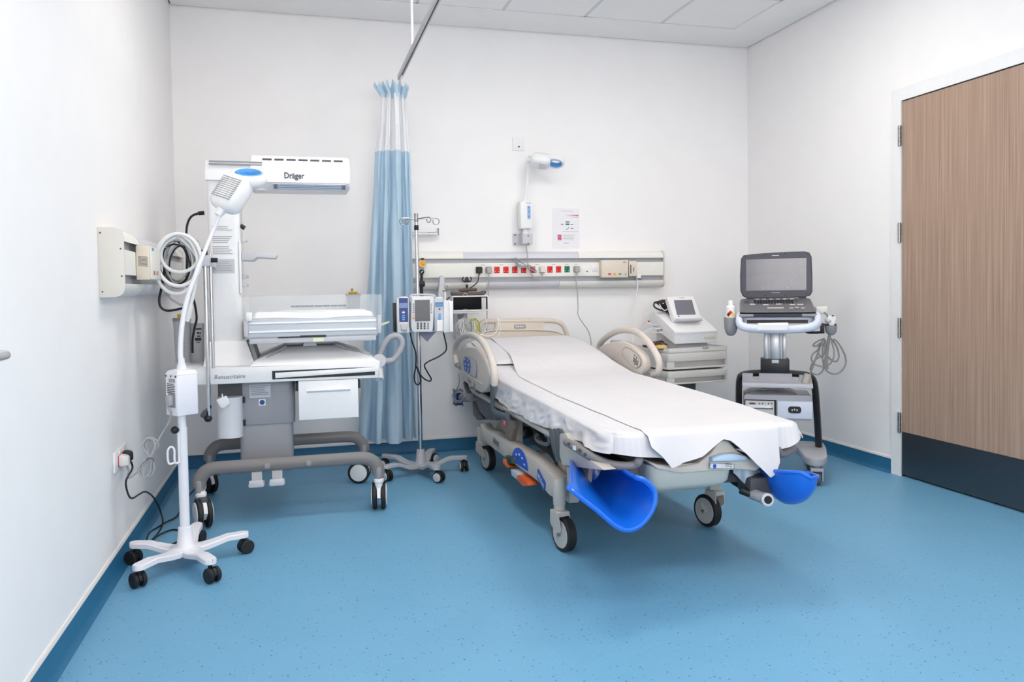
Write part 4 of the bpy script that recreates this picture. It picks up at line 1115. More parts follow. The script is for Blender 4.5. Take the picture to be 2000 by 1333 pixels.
bx = obj('control_box', MB().prism(round_poly([V((p.x, YL, p.z)), V((q_.x, YL, p.z)), V((q_.x, YL+.09, p.z)), V((p.x, YL+.09, p.z))], .012, 4), (0, 0, q_.z-p.z), .008, 3), WHITE, t)
obj('control_strip', MB().plate(PY(1033, 415, YL-.0012), X, Z, .024, .098, .002, .011), mat('pale_blue_strip', (150, 178, 222), .35), bx)
q = MB()
for b in (406, 413.5, 423): q.plate(PY(1033, b, YL-.0028), X, Z, .010, .010, .001, .004)
obj('touch_symbol', q, mat('strip_symbol_blue', (90, 120, 180), .4), bx)
obj('maker_lettering', lines(MB(), PY(1033, 397, YL-.0008), X, Z, .04, .005, 1, 9, 1, .8), GINK, bx)
HO = PY(1036, 312, -.13)
obj('gooseneck', MB().tube([(xc-.003, YL+.045, q_.z-.004), PY(1028, 375, YL+.04), PY(1030, 345, YL+.035), PY(1031.5, 322, YL+.02), PY(1032, 309, -.10), PY(1035, 306, -.12), HO], lambda s: .0105-.003*s, 12), WHITE, t)
obj('neck_collar', MB().lathe([(0, .02), (.012, .018), (.02, .013)], (xc-.003, YL+.045, q_.z-.002), Z), WHITE, bx)
lamp_head(t, HO+V((.006, 0, -.004)), V((.95, -.27, -.13)), V((.05, .48, .88)), .98, 0.0, .060)

# poster
t = thing('notice', 'white printed A4 notice taped to back wall right of wall lamp', 'poster', tuple(PY(1105, 486, 0)))
p, q_ = PY(1079.5, 486, 0), PY(1131, 408, 0)
NW, NH = q_.x-p.x, q_.z-p.z
def nb(u, v, w, h): return MB().plate((p.x+u*NW, -.0026, p.z+v*NH), X, Z, w*NW, h*NH, .0006)
obj('sheet', MB().box((p.x, -.0026, p.z), (q_.x, -.0008, q_.z)), mat('poster_paper', (238, 236, 240), .6), t)
MG = mat('magenta_print', (190, 45, 95), .5); PU = mat('plum_print', (90, 40, 60), .5); TE = mat('teal_print', (10, 140, 160), .5)
obj('stripe', MB().prism([(p.x+.46*NW, -.0028, p.z+.832*NH), (p.x+.965*NW, -.0028, p.z+.818*NH), (p.x+.965*NW, -.0028, p.z+.845*NH)], (0, -.0006, 0)), MG, t)
obj('stripe', MB().prism([(p.x+.52*NW, -.0028, p.z+.79*NH), (p.x+.965*NW, -.0028, p.z+.782*NH), (p.x+.965*NW, -.0028, p.z+.795*NH)], (0, -.0006, 0)), PU, t)
q = MB()
for k in range(5): q.plate((p.x+.255*NW, -.0026, p.z+(.335-.0285*k)*NH), X, Z, .145*NW, .022*NH, .0006)
obj('table_block', q, MG, t)
obj('text_lines', lines(MB(), (p.x+.62*NW, -.0026, p.z+.278*NH), X, Z, .5*NW, .15*NH, 5, 6, .7, .25), GINK, t)
obj('heading', lines(MB(), (p.x+.56*NW, -.0026, p.z+.665*NH), X, Z, .16*NW, .028*NH, 1, 3, 1, .8), INK, t)
q = MB().plate((p.x+.555*NW, -.0026, p.z+.607*NH), X, Z, .15*NW, .045*NH, .0006, .003)
obj('teal_word', q, TE, t)
q = MB()
lines(q, (p.x+.36*NW, -.0026, p.z+.607*NH), X, Z, .10*NW, .022*NH, 1, 4, 1, .8); lines(q, (p.x+.715*NW, -.0026, p.z+.602*NH), X, Z, .09*NW, .022*NH, 1, 5, 1, .8); lines(q, (p.x+.72*NW, -.0026, p.z+.505*NH), X, Z, .10*NW, .022*NH, 1, 6, 1, .8)
obj('words', q, INK, t)
obj('flourish', MB().tube([(p.x+u*NW, -.003, p.z+v*NH) for u, v in ((.60, .535), (.57, .505), (.52, .48), (.5, .475))], .002, 6), mat('violet_print', (90, 70, 130), .5), t)
obj('rule', nb(.66, .425, .6, .006), GINK, t)
obj('top_line', nb(.56, .94, .42, .006), GINK, t)
obj('footer_words', lines(MB(), (p.x+.5*NW, -.0026, p.z+.14*NH), X, Z, .2*NW, .018*NH, 1, 8, 1, .8), GINK, t)

# blank plate high on the wall
p, q_ = PY(1001, 294.5, 0), PY(1023.5, 270, 0)
t = thing('wall_outlet', 'small square white data outlet high on back wall above lamp', 'socket', ((p.x+q_.x)/2, -.005, p.z))
obj('plate', MB().box((p.x, -.010, p.z), (q_.x, -.0005, q_.z), .003), WHITE, t)
c = PY(1012.5, 284, -.011)
obj('insert', MB().box((c.x-.022, -.0125, c.z-.022), (c.x+.022, -.009, c.z+.022), .002), PAPER, t)
c = PY(1013.5, 286.5, -.0125)
obj('data_port', MB().box((c.x-.007, -.0132, c.z-.006), (c.x+.007, -.0122, c.z+.004)), DGREY, t)
# short rail behind the drip stand
p, q_ = PY(790, 459, -.045), PY(856, 446, -.045)
t = thing('wall_rail', 'short white rail on back wall behind top of drip stand', 'rail', ((p.x+q_.x)/2, -.02, p.z))
obj('rail', MB().box((p.x, -.045, q_.z-.03), (q_.x, -.034, q_.z), .002).box((p.x, -.06, p.z), (q_.x, -.034, p.z+.012), .003), WHITE, t)
obj('mount', MB().box((p.x+.02, -.036, p.z+.004), (p.x+.06, -.0005, q_.z-.004)).box((q_.x-.06, -.036, p.z+.004), (q_.x-.02, -.0005, q_.z-.004)), LGREY, t)
obj('end_stop', MB().box((q_.x-.004, -.062, p.z-.002), (q_.x+.002, -.034, q_.z), .001), MGREY, t)

# suction jar on the wall behind the warmer
t = thing('suction_jar', 'clear graduated suction jar with yellow fitting on back wall behind warmer cot', 'jar', (1.138, -.09, 1.02))
obj('jar', MB().lathe([(0, .034), (.006, .040), (.10, .047), (.115, .049), (.115, .045), (.10, .043), (.01, .036)], (1.138, -.09, 1.025), Z, 28), mat('clear_jar', (205, 212, 222), .08, alpha=.35), t)
obj('lid', MB().cyl((1.138, -.09, 1.138), (1.138, -.09, 1.152), .053, bev=.003), mat('lid_slate', (96, 100, 112), .4), t)
obj('fitting', MB().cyl((1.13, -.09, 1.152), (1.13, -.09, 1.166), .024, bev=.003).cyl((1.11, -.1, 1.162), (1.165, -.1, 1.162), .008), YELLOW, t)
obj('nozzle', MB().cyl((1.13, -.09, 1.166), (1.13, -.09, 1.19), .007), GINK, t)
q = MB()
for k in range(7): q.box((1.145, -.1372, 1.045+k*.012), (1.165, -.1362, 1.0465+k*.012))
obj('graduation', q, GINK, t)
obj('wall_clip', MB().box((1.11, -.05, 1.09), (1.166, -.0005, 1.14), .003), LGREY, t)
# suction regulator with amber gauge
yg = -.16
t = thing('suction_regulator', 'amber faced suction gauge with black knob on trunking behind drip stand', 'gauge', tuple(PY(823, 580, yg)))
c = PY(825, 515, yg)
obj('gauge_body', MB().cyl(c+Y*.07, c, .027, seg=28, bev=.003), mat('regulator_dark', (50, 48, 48), .4), t)
gf = obj('gauge_face', MB().cyl(c, c-Y*.003, .0245, seg=28), mat('amber_dial', (244, 168, 24), .4, emis=0), t)
obj('pointer', MB().prism([c+V((-.014, -.0034, .008)), c+V((.010, -.0034, -.010)), c+V((.008, -.0034, -.012))], (0, -.0006, 0)), INK, gf)
obj('bezel', MB().tube([c + V((.0255*math.cos(a), -.002, .0255*math.sin(a))) for a in [2*PI*k/20 for k in range(20)]], .0028, 8, True, 2), LGREY, t)
obj('top_fitting', MB().cyl(c+Z*.024, c+Z*.036, .008, seg=12).cyl(c+Z*.034+X*.012, c+Z*.034-X*.012, .004, seg=8), BLACK, t)
k = PY(824, 531, yg)
obj('selector_knob', MB().cyl(k+Y*.03, k-Y*.012, .0165, seg=20, bev=.003), BLACK, t)
obj('knob_mark', MB().plate(k-Y*.0128, X+Z*.8, Z-X*.8, .02, .004, .001), PAPER, t)
k2 = PY(823, 555, yg)
mb = MB().cyl(k, k2, .009, seg=12).cyl(k2-X*.02, k2+X*.022, .022, seg=20, bev=.004).cyl(k2-Y*.02, k2+Y*.02, .024, seg=20, bev=.004)
mb.cyl(k2, PY(823.5, 580, yg), .012, seg=12).cyl(PY(823.5, 574, yg), PY(823.5, 584, yg), .016, seg=12)
obj('trap', mb, BLACK, t)
obj('back_mount', MB().box((k.x-.02, yg+.02, k.z-.02), (k.x+.02, -.0885, c.z+.01), .003), LGREY, t)

# ================================================================= PATIENT MONITOR ON WALL ARM
YM = -.30
t = thing('patient_monitor', 'small black screened patient monitor on wall arm left of bed head', 'monitor', tuple(PY(915, 622, YM)))
p, q_ = PY(884, 609.5, YM), PY(954, 577, YM)
b_ = MB().box((p.x, YM, p.z), (q_.x, YM+.09, q_.z), .008)
ca = obj('casing', b_, WHITE, t)
a1, a2 = PY(885.5, 606, YM), PY(952, 579.5, YM)
scr = MB().box((a1.x, YM-.003, a1.z), (a2.x, YM+.002, a2.z), .002)
obj('screen', scr, SCREEN, ca)
h1, h2 = PY(940.5, 605, YM), PY(949, 581.5, YM)
obj('handle_window', MB().box((h1.x, YM-.005, h1.z), (h2.x, YM-.002, h2.z), .002), mat('window_grey', (196, 195, 194), .4), ca)
obj('maker_lettering', MB().plate(PY(908.5, 604.7, YM-.0032), X, Z, .028, .004, .0008), GINK, ca)
obj('base_plate', MB().box((p.x, YM+.005, p.z-.014), (PY(935, 610, YM).x, YM+.09, p.z), .003), LGREY, t)
n0, n1 = PY(905, 612, YM+.03), PY(913, 624, YM+.03)
obj('mount_neck', MB().box((n0.x, YM+.03, n1.z), (n1.x, YM+.07, n0.z), .003).box((n0.x+.002, YM+.05, n1.z), (n1.x-.002, -.05, n1.z+.03), .003), MGREY, t)
w1, w2 = PY(858, 660, -.02), PY(868, 585, -.02)
obj('wall_channel', MB().box((n0.x-.02, -.05, n1.z-.14), (n1.x+.02, -.0005, n1.z+.16), .004), LGREY, t)
# blood pressure cuffs lying on top
CUFF = mat('brown_grey_cuff', (98, 86, 84), .8, bump=.3)
t2 = tag(obj('pressure_cuff', MB().tube([PY(a, b, YM+.035) for a, b in ((881, 573.5), (900, 574), (925, 574), (946, 573))], .0145, 14, False, 3, True, (Z, .95)).tube([PY(a, b, YM+.035) for a, b in ((940, 571.5), (949, 571))], .011, 10), CUFF), 'brown grey rolled pressure cuff lying on top of patient monitor', 'cuff')
tag(obj('pressure_cuff', MB().tube([PY(a, b, YM+.06) for a, b in ((897, 568), (910, 566.5), (931, 566))], .012, 14, False, 3), CUFF), 'shorter rolled pressure cuff behind the one on monitor top', 'cuff')
for o_, px in ((t2, 909),): 
    obj('ring_clip', MB().tube([PY(px+3.6*math.cos(a), 577+3.6*math.sin(a), YM+.015) for a in [PI+PI*k/8 for k in range(9)]], .002, 6), LGREY, o_)
# black twin hook
t = thing('double_hook', 'black antler-shaped double hook standing above patient monitor', 'hook', tuple(PY(912, 570, YM+.09)))
yh = YM+.10
obj('post', MB().cyl(PY(912, 576, yh), PY(912, 556, yh), .0085, seg=12), BLACK, t)
hk = MB().prism([PY(a, b, yh) for a, b in ((906, 552), (918, 552), (915.5, 546), (913.5, 541), (910.5, 541), (908.5, 546))], (0, .012, 0), .002)
for s in (-1, 1): hk.tube([PY(912+s*x_, y_, yh+.006) for x_, y_ in ((3, 550.5), (6.5, 550), (8.6, 547), (8, 543.5), (6.5, 541.5))], .004, 8)
obj('hook_arms', hk, BLACK, t)
obj('band', MB().cyl(PY(912, 554.5, yh), PY(912, 553, yh), .0095, seg=12), LGREY, t)
# holder with wedge plate and knob
yw = -.24
t = thing('wall_holder', 'white wedge-shaped wall holder with round knob left of monitor', 'holder', tuple(PY(866, 590, yw)))
obj('wedge', MB().prism([PY(a, b, yw) for a, b in ((859.5, 541), (863.5, 538), (868, 541), (869, 586), (855, 586))], (0, .05, 0), .003), LGREY, t)
obj('post', MB().box(tuple(PY(865.5, 600, yw)), tuple(PY(871, 566, yw)+V((0, .04, 0))), .003), WHITE, t)
obj('post_cap', MB().box(tuple(PY(864.5, 569.5, yw-.004)), tuple(PY(872.5, 567.5, yw)+V((0, .04, 0)))), DGREY, t)
obj('arm', MB().box(tuple(PY(860, 575, yw+.05)), tuple(PY(869, 560, yw+.05)+V((0, .11, 0))), .003), LGREY, t)
k = PY(873.5, 560, yw)
kn = obj('knob', MB().cyl(k+Y*.05, k, .0155, seg=20, bev=.003), WHITE, t)
obj('knob_grip', MB().cyl(k, k-Y*.006, .012, seg=18, bev=.002), MGREY, kn)
# cable bundle under the monitor
t = thing('monitor_cables', 'bundle of thin white and yellow-green monitor cables hanging under patient monitor', 'cable', tuple(PY(910, 668, YM)))
r = random.Random(11)
wm_ = MB(); gm = MB(); yg_ = MB(); gg = MB()
for k in range(26):
    m_ = wm_ if k % 2 else gm
    y = YM + r.uniform(-.02, .06)
    cx_, bx_ = r.uniform(897, 922), r.uniform(890, 912)
    d = r.uniform(4, 11)
    ytop, ybot = r.uniform(620, 628), r.uniform(645, 668)
    m_.tube([PY(a, b, y) for a, b in ((cx_, ytop), (cx_-d*.6, ytop+6), (bx_-d*.4, (ytop+ybot)/2), (bx_, ybot-3), (bx_+d*.3, ybot), (bx_+d*.7, ybot-5), (cx_+d*.3, (ytop+ybot)/2), (cx_+d*.2, ytop+3))], .0022, 6, False, 4)
for k, (a0, m_) in enumerate(((922, yg_), (925, yg_), (928, gg))):
    y = YM - .01 + k*.01
    m_.tube([PY(a, b, y) for a, b in ((a0-2, 622), (a0+6, 628), (a0+9, 640), (a0+9, 655), (a0+6, 668))], .0032, 6)
gg.tube([PY(a, b, YM-.02) for a, b in ((920, 624), (921, 636), (920, 648), (921, 660))], .003, 6)
wm_.tube([PY(a, b, YM-.005) for a, b in ((952, 604), (962, 610), (972, 625), (973, 640), (966, 652), (953, 657), (940, 654), (930, 645), (920, 625))], .003, 6)
wm_.tube([PY(a, b, YM+.01) for a, b in ((952, 606), (965, 614), (976, 630), (977, 645), (972, 658), (968, 664))], .002, 6)
wm_.tube([PY(a, b, YM-.0) for a, b in ((919, 626), (930, 648), (936, 658), (950, 640), (948, 615))], .0022, 6)
obj('white_leads', wm_, WHITE, t); obj('grey_leads', gm, CABLE, t)
obj('yellow_leads', yg_, mat('olive_yellow_lead', (200, 180, 40), .5), t); obj('green_leads', gg, mat('leaf_green_lead', (96, 150, 50), .5), t)
# ================================================================= HOSPITAL BED
XC = 2.305
def mir(p): return V((2*XC-p.x, p.y, p.z))
t = thing('hospital_bed', 'beige wheeled hospital delivery bed made up with white linen', 'bed', (XC, -1.5, 0))
BG = BEIGE2
# base side fairings
fp = [(938, 828), (946, 840), (961, 845), (1045, 898), (1083, 934), (1079, 972), (1072, 968), (1050, 941), (978, 888), (949, 866), (938, 861)]
xs = 1.855
for s in (0, 1):
    pts = [PX(a, b, xs) for a, b in fp]
    if s: pts = [mir(p) for p in pts]
    f = obj('base_fairing', MB().prism(pts, (.07 if not s else -.07, 0, 0), .006), BG, t)
    if not s:
        # half-round blue pedal dial, badge and model lettering
        c = PX(1017, 914, xs-.001); dl = PX(1030, 925, xs-.001)-PX(1003, 907, xs-.001); du = V((0, -dl.z, dl.y)).normalized()*1.0; dl.normalize()
        if du.z < 0: du = -du
        a0 = PX(1001, 901, xs); a1 = PX(1032, 921, xs); mid = (a0+a1)/2; rad = (a1-a0).length/2
        hp = [mid + dl*(rad*math.cos(a)) + du*(rad*.62*math.sin(a)) for a in [PI*k/16 for k in range(17)]]
        obj('pedal_dial', MB().prism(hp, (-.004, 0, 0), .001), mat('dial_blue', (30, 84, 190), .4), f)
        q = MB()
        for k in range(5):
            a = PI*(k+.7)/5.4
            p = mid + dl*(rad*.68*math.cos(a)) + du*(rad*.4*math.sin(a)) + V((-.0045, 0, 0))
            q.plate(p, -dl, du, .03, .010, .0006, .002)
        obj('dial_symbol', q, mat('dial_print', (200, 215, 235), .5), f)
        b0 = PX(1058, 938, xs)
        e = PX(1064, 952, xs)-PX(1053, 930, xs); e.normalize(); up = V((0, -e.z, e.y)); up = up if up.z > 0 else -up
        obj('maker_badge', MB().plate(b0 + V((-.001, 0, 0)), up.cross(V((-1, 0, 0))), up, .125, .052, .003, .015), mat('badge_blue_dark', (40, 80, 165), .4), f)
        obj('maker_lettering', text_mb('Hill-Rom', b0 + V((-.0045, 0, 0)), up.cross(V((-1, 0, 0))), up, width=.10, bold=.02), PAPER, f)
        b0 = PX(969, 865, xs); e = (PX(980, 869, xs)-PX(962, 858, xs)).normalized(); up = V((0, -e.z, e.y)); up = up if up.z > 0 else -up
        obj('model_lettering', text_mb('Affinity', b0 + V((-.001, 0, 0)), up.cross(V((-1, 0, 0))), up, width=.15, bold=.02), mat('lettering_grey', (105, 106, 112), .5), f)
# pedals under the near fairing
def pedal(pts, m, d=.05): return obj('foot_pedal', MB().prism([PX(a, b, 1.83) for a, b in pts], (d, 0, 0), .004), m, t)
pedal([(997, 917), (1008, 923), (1015, 934), (1008, 937), (999, 930)], LGREY)
pedal([(1008, 927), (1016, 930), (1029, 942), (1030, 949), (1021, 951), (1009, 938)], ORANGE)
pedal([(982, 897), (987, 902), (996, 913), (990, 915), (982, 906)], ORANGE)
pedal([(986, 890), (998, 895), (1000, 906), (991, 907)], mat('dark_green_pedal', (28, 60, 50), .4))
# castors
def castor(px, py, wx, wy, r=.079, az=-12, tube=True):
    """corner post at (px,py), wheel touching the floor at (wx,wy)"""
    d = V((math.sin(math.radians(az)), math.cos(math.radians(az)), 0))
    if d.dot(V((wx-px, wy-py, 0))) < 0: d = -d
    n = V((-d.y, d.x, 0))
    w = V((wx, wy, r)); p = V((px, py, 0))
    b = MB()
    if tube: b.cyl(p+Z*.205, p+Z*.325, .028, bev=.004).cyl(p+Z*.185, p+Z*.205, .025).cyl(p+Z*.16, p+Z*.184, .027)
    else: b.cyl(p+Z*.16, p+Z*.28, .03)
    # fork: cheek plates and a bridge
    for s in (-1, 1):
        o = n*(s*.026)
        pl = [p + o - d*.03 + Z*.18, p + o + d*.035 + Z*.18, w + o + d*.02 + Z*.02, w + o - Z*.012 - d*.012, w + o - d*.025 + Z*.0, p + o - d*.035 + Z*.12]
        b.prism(round_poly(pl, .012, 3), n*(s*.004))
    b.prism([p - d*.035 - n*.028 + Z*.16, p + d*.04 - n*.028 + Z*.16, p + d*.04 + n*.028 + Z*.16, p - d*.035 + n*.028 + Z*.16], Z*.022, .004)
    c = obj('castor', b, BG, t)
    q = MB().lathe([(-.022, r*.80), (-.022, r*.93), (-.016, r), (.016, r), (.022, r*.93), (.022, r*.80)], w, n, 32)
    wl = obj('wheel', q, RUBBER, c)
    q = MB().lathe([(-.0235, .006), (-.0235, r*.78), (-.021, r*.80), (.021, r*.80), (.0235, r*.78), (.0235, .006)], w, n, 32)
    obj('wheel_disc', q, mat('wheel_grey', (190, 188, 186), .45), c)
    obj('axle', MB().cyl(w-n*.034, w+n*.034, .008, seg=12), STEEL, c)
    return c
castor(1.872, -2.30, 1.888, -2.315)
castor(2.70, -2.215, 2.672, -2.19, az=-14)
castor(1.90, -.66, 1.93, -.70, tube=False)
castor(2.71, -.66, 2.68, -.70, tube=False)
# under-structure
u = MB()
for x0, x1 in ((1.925, 1.975), (2.635, 2.685)): u.box((x0, -2.28, .20), (x1, -.66, .27), .006)
for y0, y1 in ((-2.26, -2.12), (-1.5, -1.4), (-.78, -.66)): u.box((1.93, y0, .205), (2.68, y1, .262), .006)
obj('base_frame', u, BG, t)
for x_, y_, w_ in ((1.945, -2.12, .11), (2.57, -2.12, .11), (1.96, -.86, .10), (2.55, -.86, .10)):
    obj('lift_leg', MB().box((x_, y_-.05, .24), (x_+w_, y_+.06, .475), .008), BEIGE2, t)
obj('lift_leg', MB().box((1.90, -1.46, .25), (1.95, -1.40, .47), .006), BEIGE2, t)
obj('drive_box', MB().box((2.05, -2.0, .27), (2.55, -.95, .42), .02), mat('taupe_cover', (120, 112, 106), .5), t)
objs('lift_arm', [MB().prism([V((x_, y, z)) for y, z in ((-2.05, .27), (-1.95, .27), (-1.2, .45), (-1.3, .45))], (.04, 0, 0)) for x_ in (2.0, 2.57)], DGREY, t)
# sleeping deck
dk = MB().box((1.915, -2.24, .455), (2.695, -.34, .50), .01)
obj('deck_plate', dk, DGREY, t)
for s in (0, 1):
    def M_(p): return mir(p) if s else p
    for ya, yb, z_ in ((-.40, -1.30, .492), (-1.33, -2.255, .497)):
        q = MB().tube([M_(V((1.925, ya, z_))), M_(V((1.895, ya-.03, z_))), M_(V((1.89, ya-.1, z_))), M_(V((1.89, yb+.1, z_))), M_(V((1.895, yb+.03, z_))), M_(V((1.925, yb, z_)))], .023, 12, False, 4, True, (Z, .8))
        obj('deck_rail', q, BEIGE2, t)
# release handle and light blue actuator on the near side
cp = [(978, 812), (990, 813), (1000, 822), (1001, 838), (996, 868), (986, 866), (986, 845), (977, 838)]
h = obj('release_lever', MB().prism([PX(a, b, 1.875) for a, b in cp], (.03, 0, 0), .004), mat('taupe_lever', (132, 120, 112), .45), t)
obj('lever_label', MB().plate(PX(985.5, 826.5, 1.8735), Y*-1, Z, .075, .038, .002, .01), mat('red_label', (225, 60, 70), .4, emis=0), h)
obj('lever_lettering', text_mb('CPR', PX(985.5, 826.5, 1.8712), -Y, Z, width=.055, height=.022, bold=.03), PAPER, h)
obj('actuator', MB().cyl(PX(1001, 850, 1.90), PX(1022, 847, 1.98), .026, seg=18, bev=.004), mat('actuator_blue_grey', (178, 190, 208), .4), t)
obj('actuator_cap', MB().cyl(PX(1017, 846, 1.96), PX(1030, 845, 2.02), .034, seg=18, bev=.004), DGREY, t)
obj('lever_ring', MB().tube([PX(a, b, 1.885) for a, b in ((1049, 850), (1047, 856), (1052, 863), (1064, 868), (1072, 866), (1072, 855), (1066, 850))], .010, 8), SLATE, t)
# castings under the head section
obj('head_casting', MB().prism([PX(a, b, 1.87) for a, b in ((921, 763), (932, 764), (945, 778), (960, 795), (962, 822), (948, 819), (936, 806), (930, 790))], (.12, 0, 0), .01), SLATE, t)
obj('head_bracket', MB().prism([PX(a, b, 1.90) for a, b in ((922, 783), (930, 788), (936, 806), (945, 818), (932, 821), (924, 812))], (.10, 0, 0), .006), BLACK, t)
obj('head_arm', MB().tube([PX(a, b, 1.86) for a, b in ((909, 748), (913, 762), (919, 772))], .016, 8), SLATE, t)
obj('side_drum', MB().cyl(PX(903, 777, 1.84), PX(920, 777, 1.86), .030, seg=18, bev=.004), MGREY, t)
hs = obj('handset', MB().box(tuple(PX(890, 787, 1.82)-V((.02, .03, 0))), tuple(PX(898, 766, 1.82)+V((.025, .03, 0))), .008), mat('deep_blue_handset', (24, 52, 128), .4), t)
q = MB()
for k in range(3):
    q.tube([PX(897+(9+k)*math.cos(a), 775+(12-k*2)*math.sin(a), 1.785-.004*k) for a in [2*PI*i/14 for i in range(14)]], .0024, 6, True)
q.tube([PX(a, b, 1.80) for a, b in ((896, 730), (897, 745), (893, 760), (886, 768), (885, 778), (892, 788))], .0035, 6)
obj('coiled_lead', q, CABLE, hs)
for s in (0, 1):
    def M_(p): return mir(p) if s else p
    pts = [M_(PX(a, b, 1.835)) for a, b in ((961, 750), (961.5, 775), (962, 795), (967, 806), (980, 812), (992, 814))]
    obj('rail_post', MB().tube(pts, .020, 10, False, 4, True, (X, .6)), mat('slate_green_post', (82, 96, 104), .45), t)
# side rails
XL = 1.815
tubeL = [(893, 713), (890, 702), (889.5, 688), (892, 673), (900, 662), (913, 655.5), (927, 656.5), (940, 665), (951, 681), (960, 703), (964.5, 722), (966, 740), (965.5, 752)]
panL = [(897, 685), (904, 680), (916, 678), (928, 679), (941, 694), (951, 714), (956, 732), (954, 752), (948, 765), (938, 768), (922, 757), (908, 747), (903, 738), (899, 722)]
tubeR = [(1171.5, 694), (1170.5, 680), (1173, 671), (1183, 660), (1202, 648.5), (1224, 645), (1245, 650), (1263, 665), (1278, 686), (1287, 706), (1287, 722), (1283, 731), (1276, 732)]
panR = [(1179, 688), (1184, 677), (1196, 671), (1210, 667.5), (1228, 666), (1242, 671), (1256, 682), (1268, 694), (1273, 706), (1272, 722), (1266, 735), (1250, 731), (1221, 722), (1184, 708)]
for s, xx, tb, pn in ((0, XL, tubeL, panL), (1, 2*XC-XL-.01, tubeR, panR)):
    sg = 1 if not s else -1
    T_ = [PX(a, b, xx) for a, b in tb]; P_ = [PX(a, b, xx) for a, b in pn]
    rl = obj('side_rail', MB().tube(T_, .0205, 14), BEIGE, t)
    body = MB().prism(round_poly(P_, .02, 3), (.05*sg, 0, 0), .01, 3)
    pb = obj('rail_panel', body, BEIGE, rl)
    for e, f in ((0, 0), (-1, -3)):
        a = T_[e]; b = min(P_, key=lambda p: (p-a).length)
        obj('pivot_clip', MB().cyl(a, a.lerp(b, .6)+X*.015*sg, .017, seg=14), MGREY, rl)
    if not s:
        dn = V((-1, 0, 0)); o = PX(919, 717, xx)
        cpn = [PX(a, b, xx)+dn*.0012 for a, b in ((908, 696), (917, 697), (931, 706), (933, 720), (931, 739), (922, 735), (909, 726), (906, 708))]
        cf = obj('control_frame', MB().prism(round_poly(cpn, .02, 4), dn*.004, .001), MGREY, pb)
        c = sum(cpn, V())/len(cpn)
        c2 = [c.lerp(p, .93)+dn*.003 for p in cpn]
        obj('control_plate', MB().prism(round_poly(c2, .02, 4), dn*.002), mat('plate_grey', (196, 194, 192), .4), cf)
        c3 = [PX(a, b, xx)+dn*.0065 for a, b in ((908.5, 698.5), (914, 698), (920, 704), (921, 716), (919.5, 729), (915, 729), (909, 722), (907.5, 708))]
        obj('keypad', MB().prism(round_poly(c3, .008, 3), dn*.002), mat('keypad_blue', (28, 78, 170), .4), cf)
        q = MB()
        for a, b in ((910, 702), (916, 704), (911, 711), (918, 713), (911.5, 719), (917, 722), (915, 727)): q.plate(PX(a, b, xx)+dn*.0085, -Y, Z, .020, .012, .001, .003)
        obj('keys', q, mat('dial_print', (200, 215, 235), .5), cf)
        # groove line and print
        obj('panel_rib', MB().tube([PX(a, b, xx)+dn*.001 for a, b in ((900, 725), (920, 737), (942, 750))], .005, 6), BEIGE, pb)
        for (a, b, w_, h_) in ((918, 746, .12, .024), (927, 753, .06, .03)):
            obj('printed_label', lines(MB(), PX(a, b, xx)+dn*.0008, V((0, -1, -.10)), V((0, -.10, 1)), w_, h_, 3, int(a), .8, .5), mat('print_grey', (120, 116, 112), .5), pb)
    else:
        dn = V((-1, 0, 0)); x2 = xx-.05
        def Q(a, b, d=0): return PX(a, b, xx-.05-d)
        ov = [(1216, 682), (1222, 678), (1232, 682), (1248, 695), (1254, 706), (1252, 716), (1245, 721), (1238, 719), (1222, 703), (1215, 692)]
        cf = obj('control_frame', MB().prism(round_poly([Q(a, b) + V((.001, 0, 0)) for a, b in ov], .03, 4), dn*.004, .0012), mat('frame_dark_beige', (150, 140, 132), .45), pb)
        cc = sum((Q(a, b) for a, b in ov), V())/len(ov)
        obj('control_plate', MB().prism(round_poly([cc.lerp(Q(a, b), .93)+dn*.002 for a, b in ov], .03, 4), dn*.003, .001), BEIGE, cf)
        obj('keypad', MB().prism([Q(a, b)+dn*.0052 for a, b in ((1240.5, 692), (1249, 701), (1247, 717), (1237, 711))], dn*.001), mat('keypad_grey', (120, 116, 114), .4), cf)
        q = MB()
        for a, b in ((1242.5, 698), (1247, 702.5), (1239.5, 710), (1244, 715)): q.plate(Q(a, b)+dn*.0065, -Y, Z, .018, .014, .001, .005)
        obj('keys', q, mat('key_pale', (222, 220, 218), .4), cf)
        lo = [(1184, 680), (1192, 677), (1203, 675), (1208, 682), (1208, 694), (1202, 699), (1190, 703), (1184, 700)]
        obj('panel_recess', MB().prism(round_poly([Q(a, b) + V((.001, 0, 0)) for a, b in lo], .03, 4), dn*.004, .002), BEIGE, pb)
        obj('cup_hook', MB().cyl(PX(1196, 667.5, xx+.02), PX(1211, 667, xx+.03), .008, seg=12).cyl(PX(1195, 667.5, xx+.02), PX(1199, 667.4, xx+.02), .012, seg=12), LGREY, pb)
# headboard
YH = -.215
def hb(l): return [PY(a, b, YH) for a, b in l]
hd = MB()
hd.tube(hb([(936, 664), (935, 648), (937, 637), (943, 630), (953, 628), (1000, 627.5), (1050, 627), (1080, 627.5), (1092, 630.5), (1100, 637), (1105, 648), (1109, 662), (1111, 680)]), .017, 12)
head = obj('headboard', hd, mat('headboard_beige', (212, 201, 189), .42), t)
HBM = mat('headboard_beige', (212, 201, 189), .42)
obj('board_panel', MB().prism([p+Y*.012 for p in hb([(966, 630), (1064, 630), (1060, 640), (1061, 645), (1082, 649), (1097, 656), (1108, 662), (1116, 720), (932, 720), (937, 652), (950, 648), (963, 646), (966, 640)])], (0, -.03, 0), .008), HBM, head)
obj('panel_rib', MB().tube([p-Y*.02 for p in hb([(942, 650), (962, 645.5), (1000, 645), (1050, 644.8), (1085, 648), (1100, 656)])], .006, 8), HBM, head)
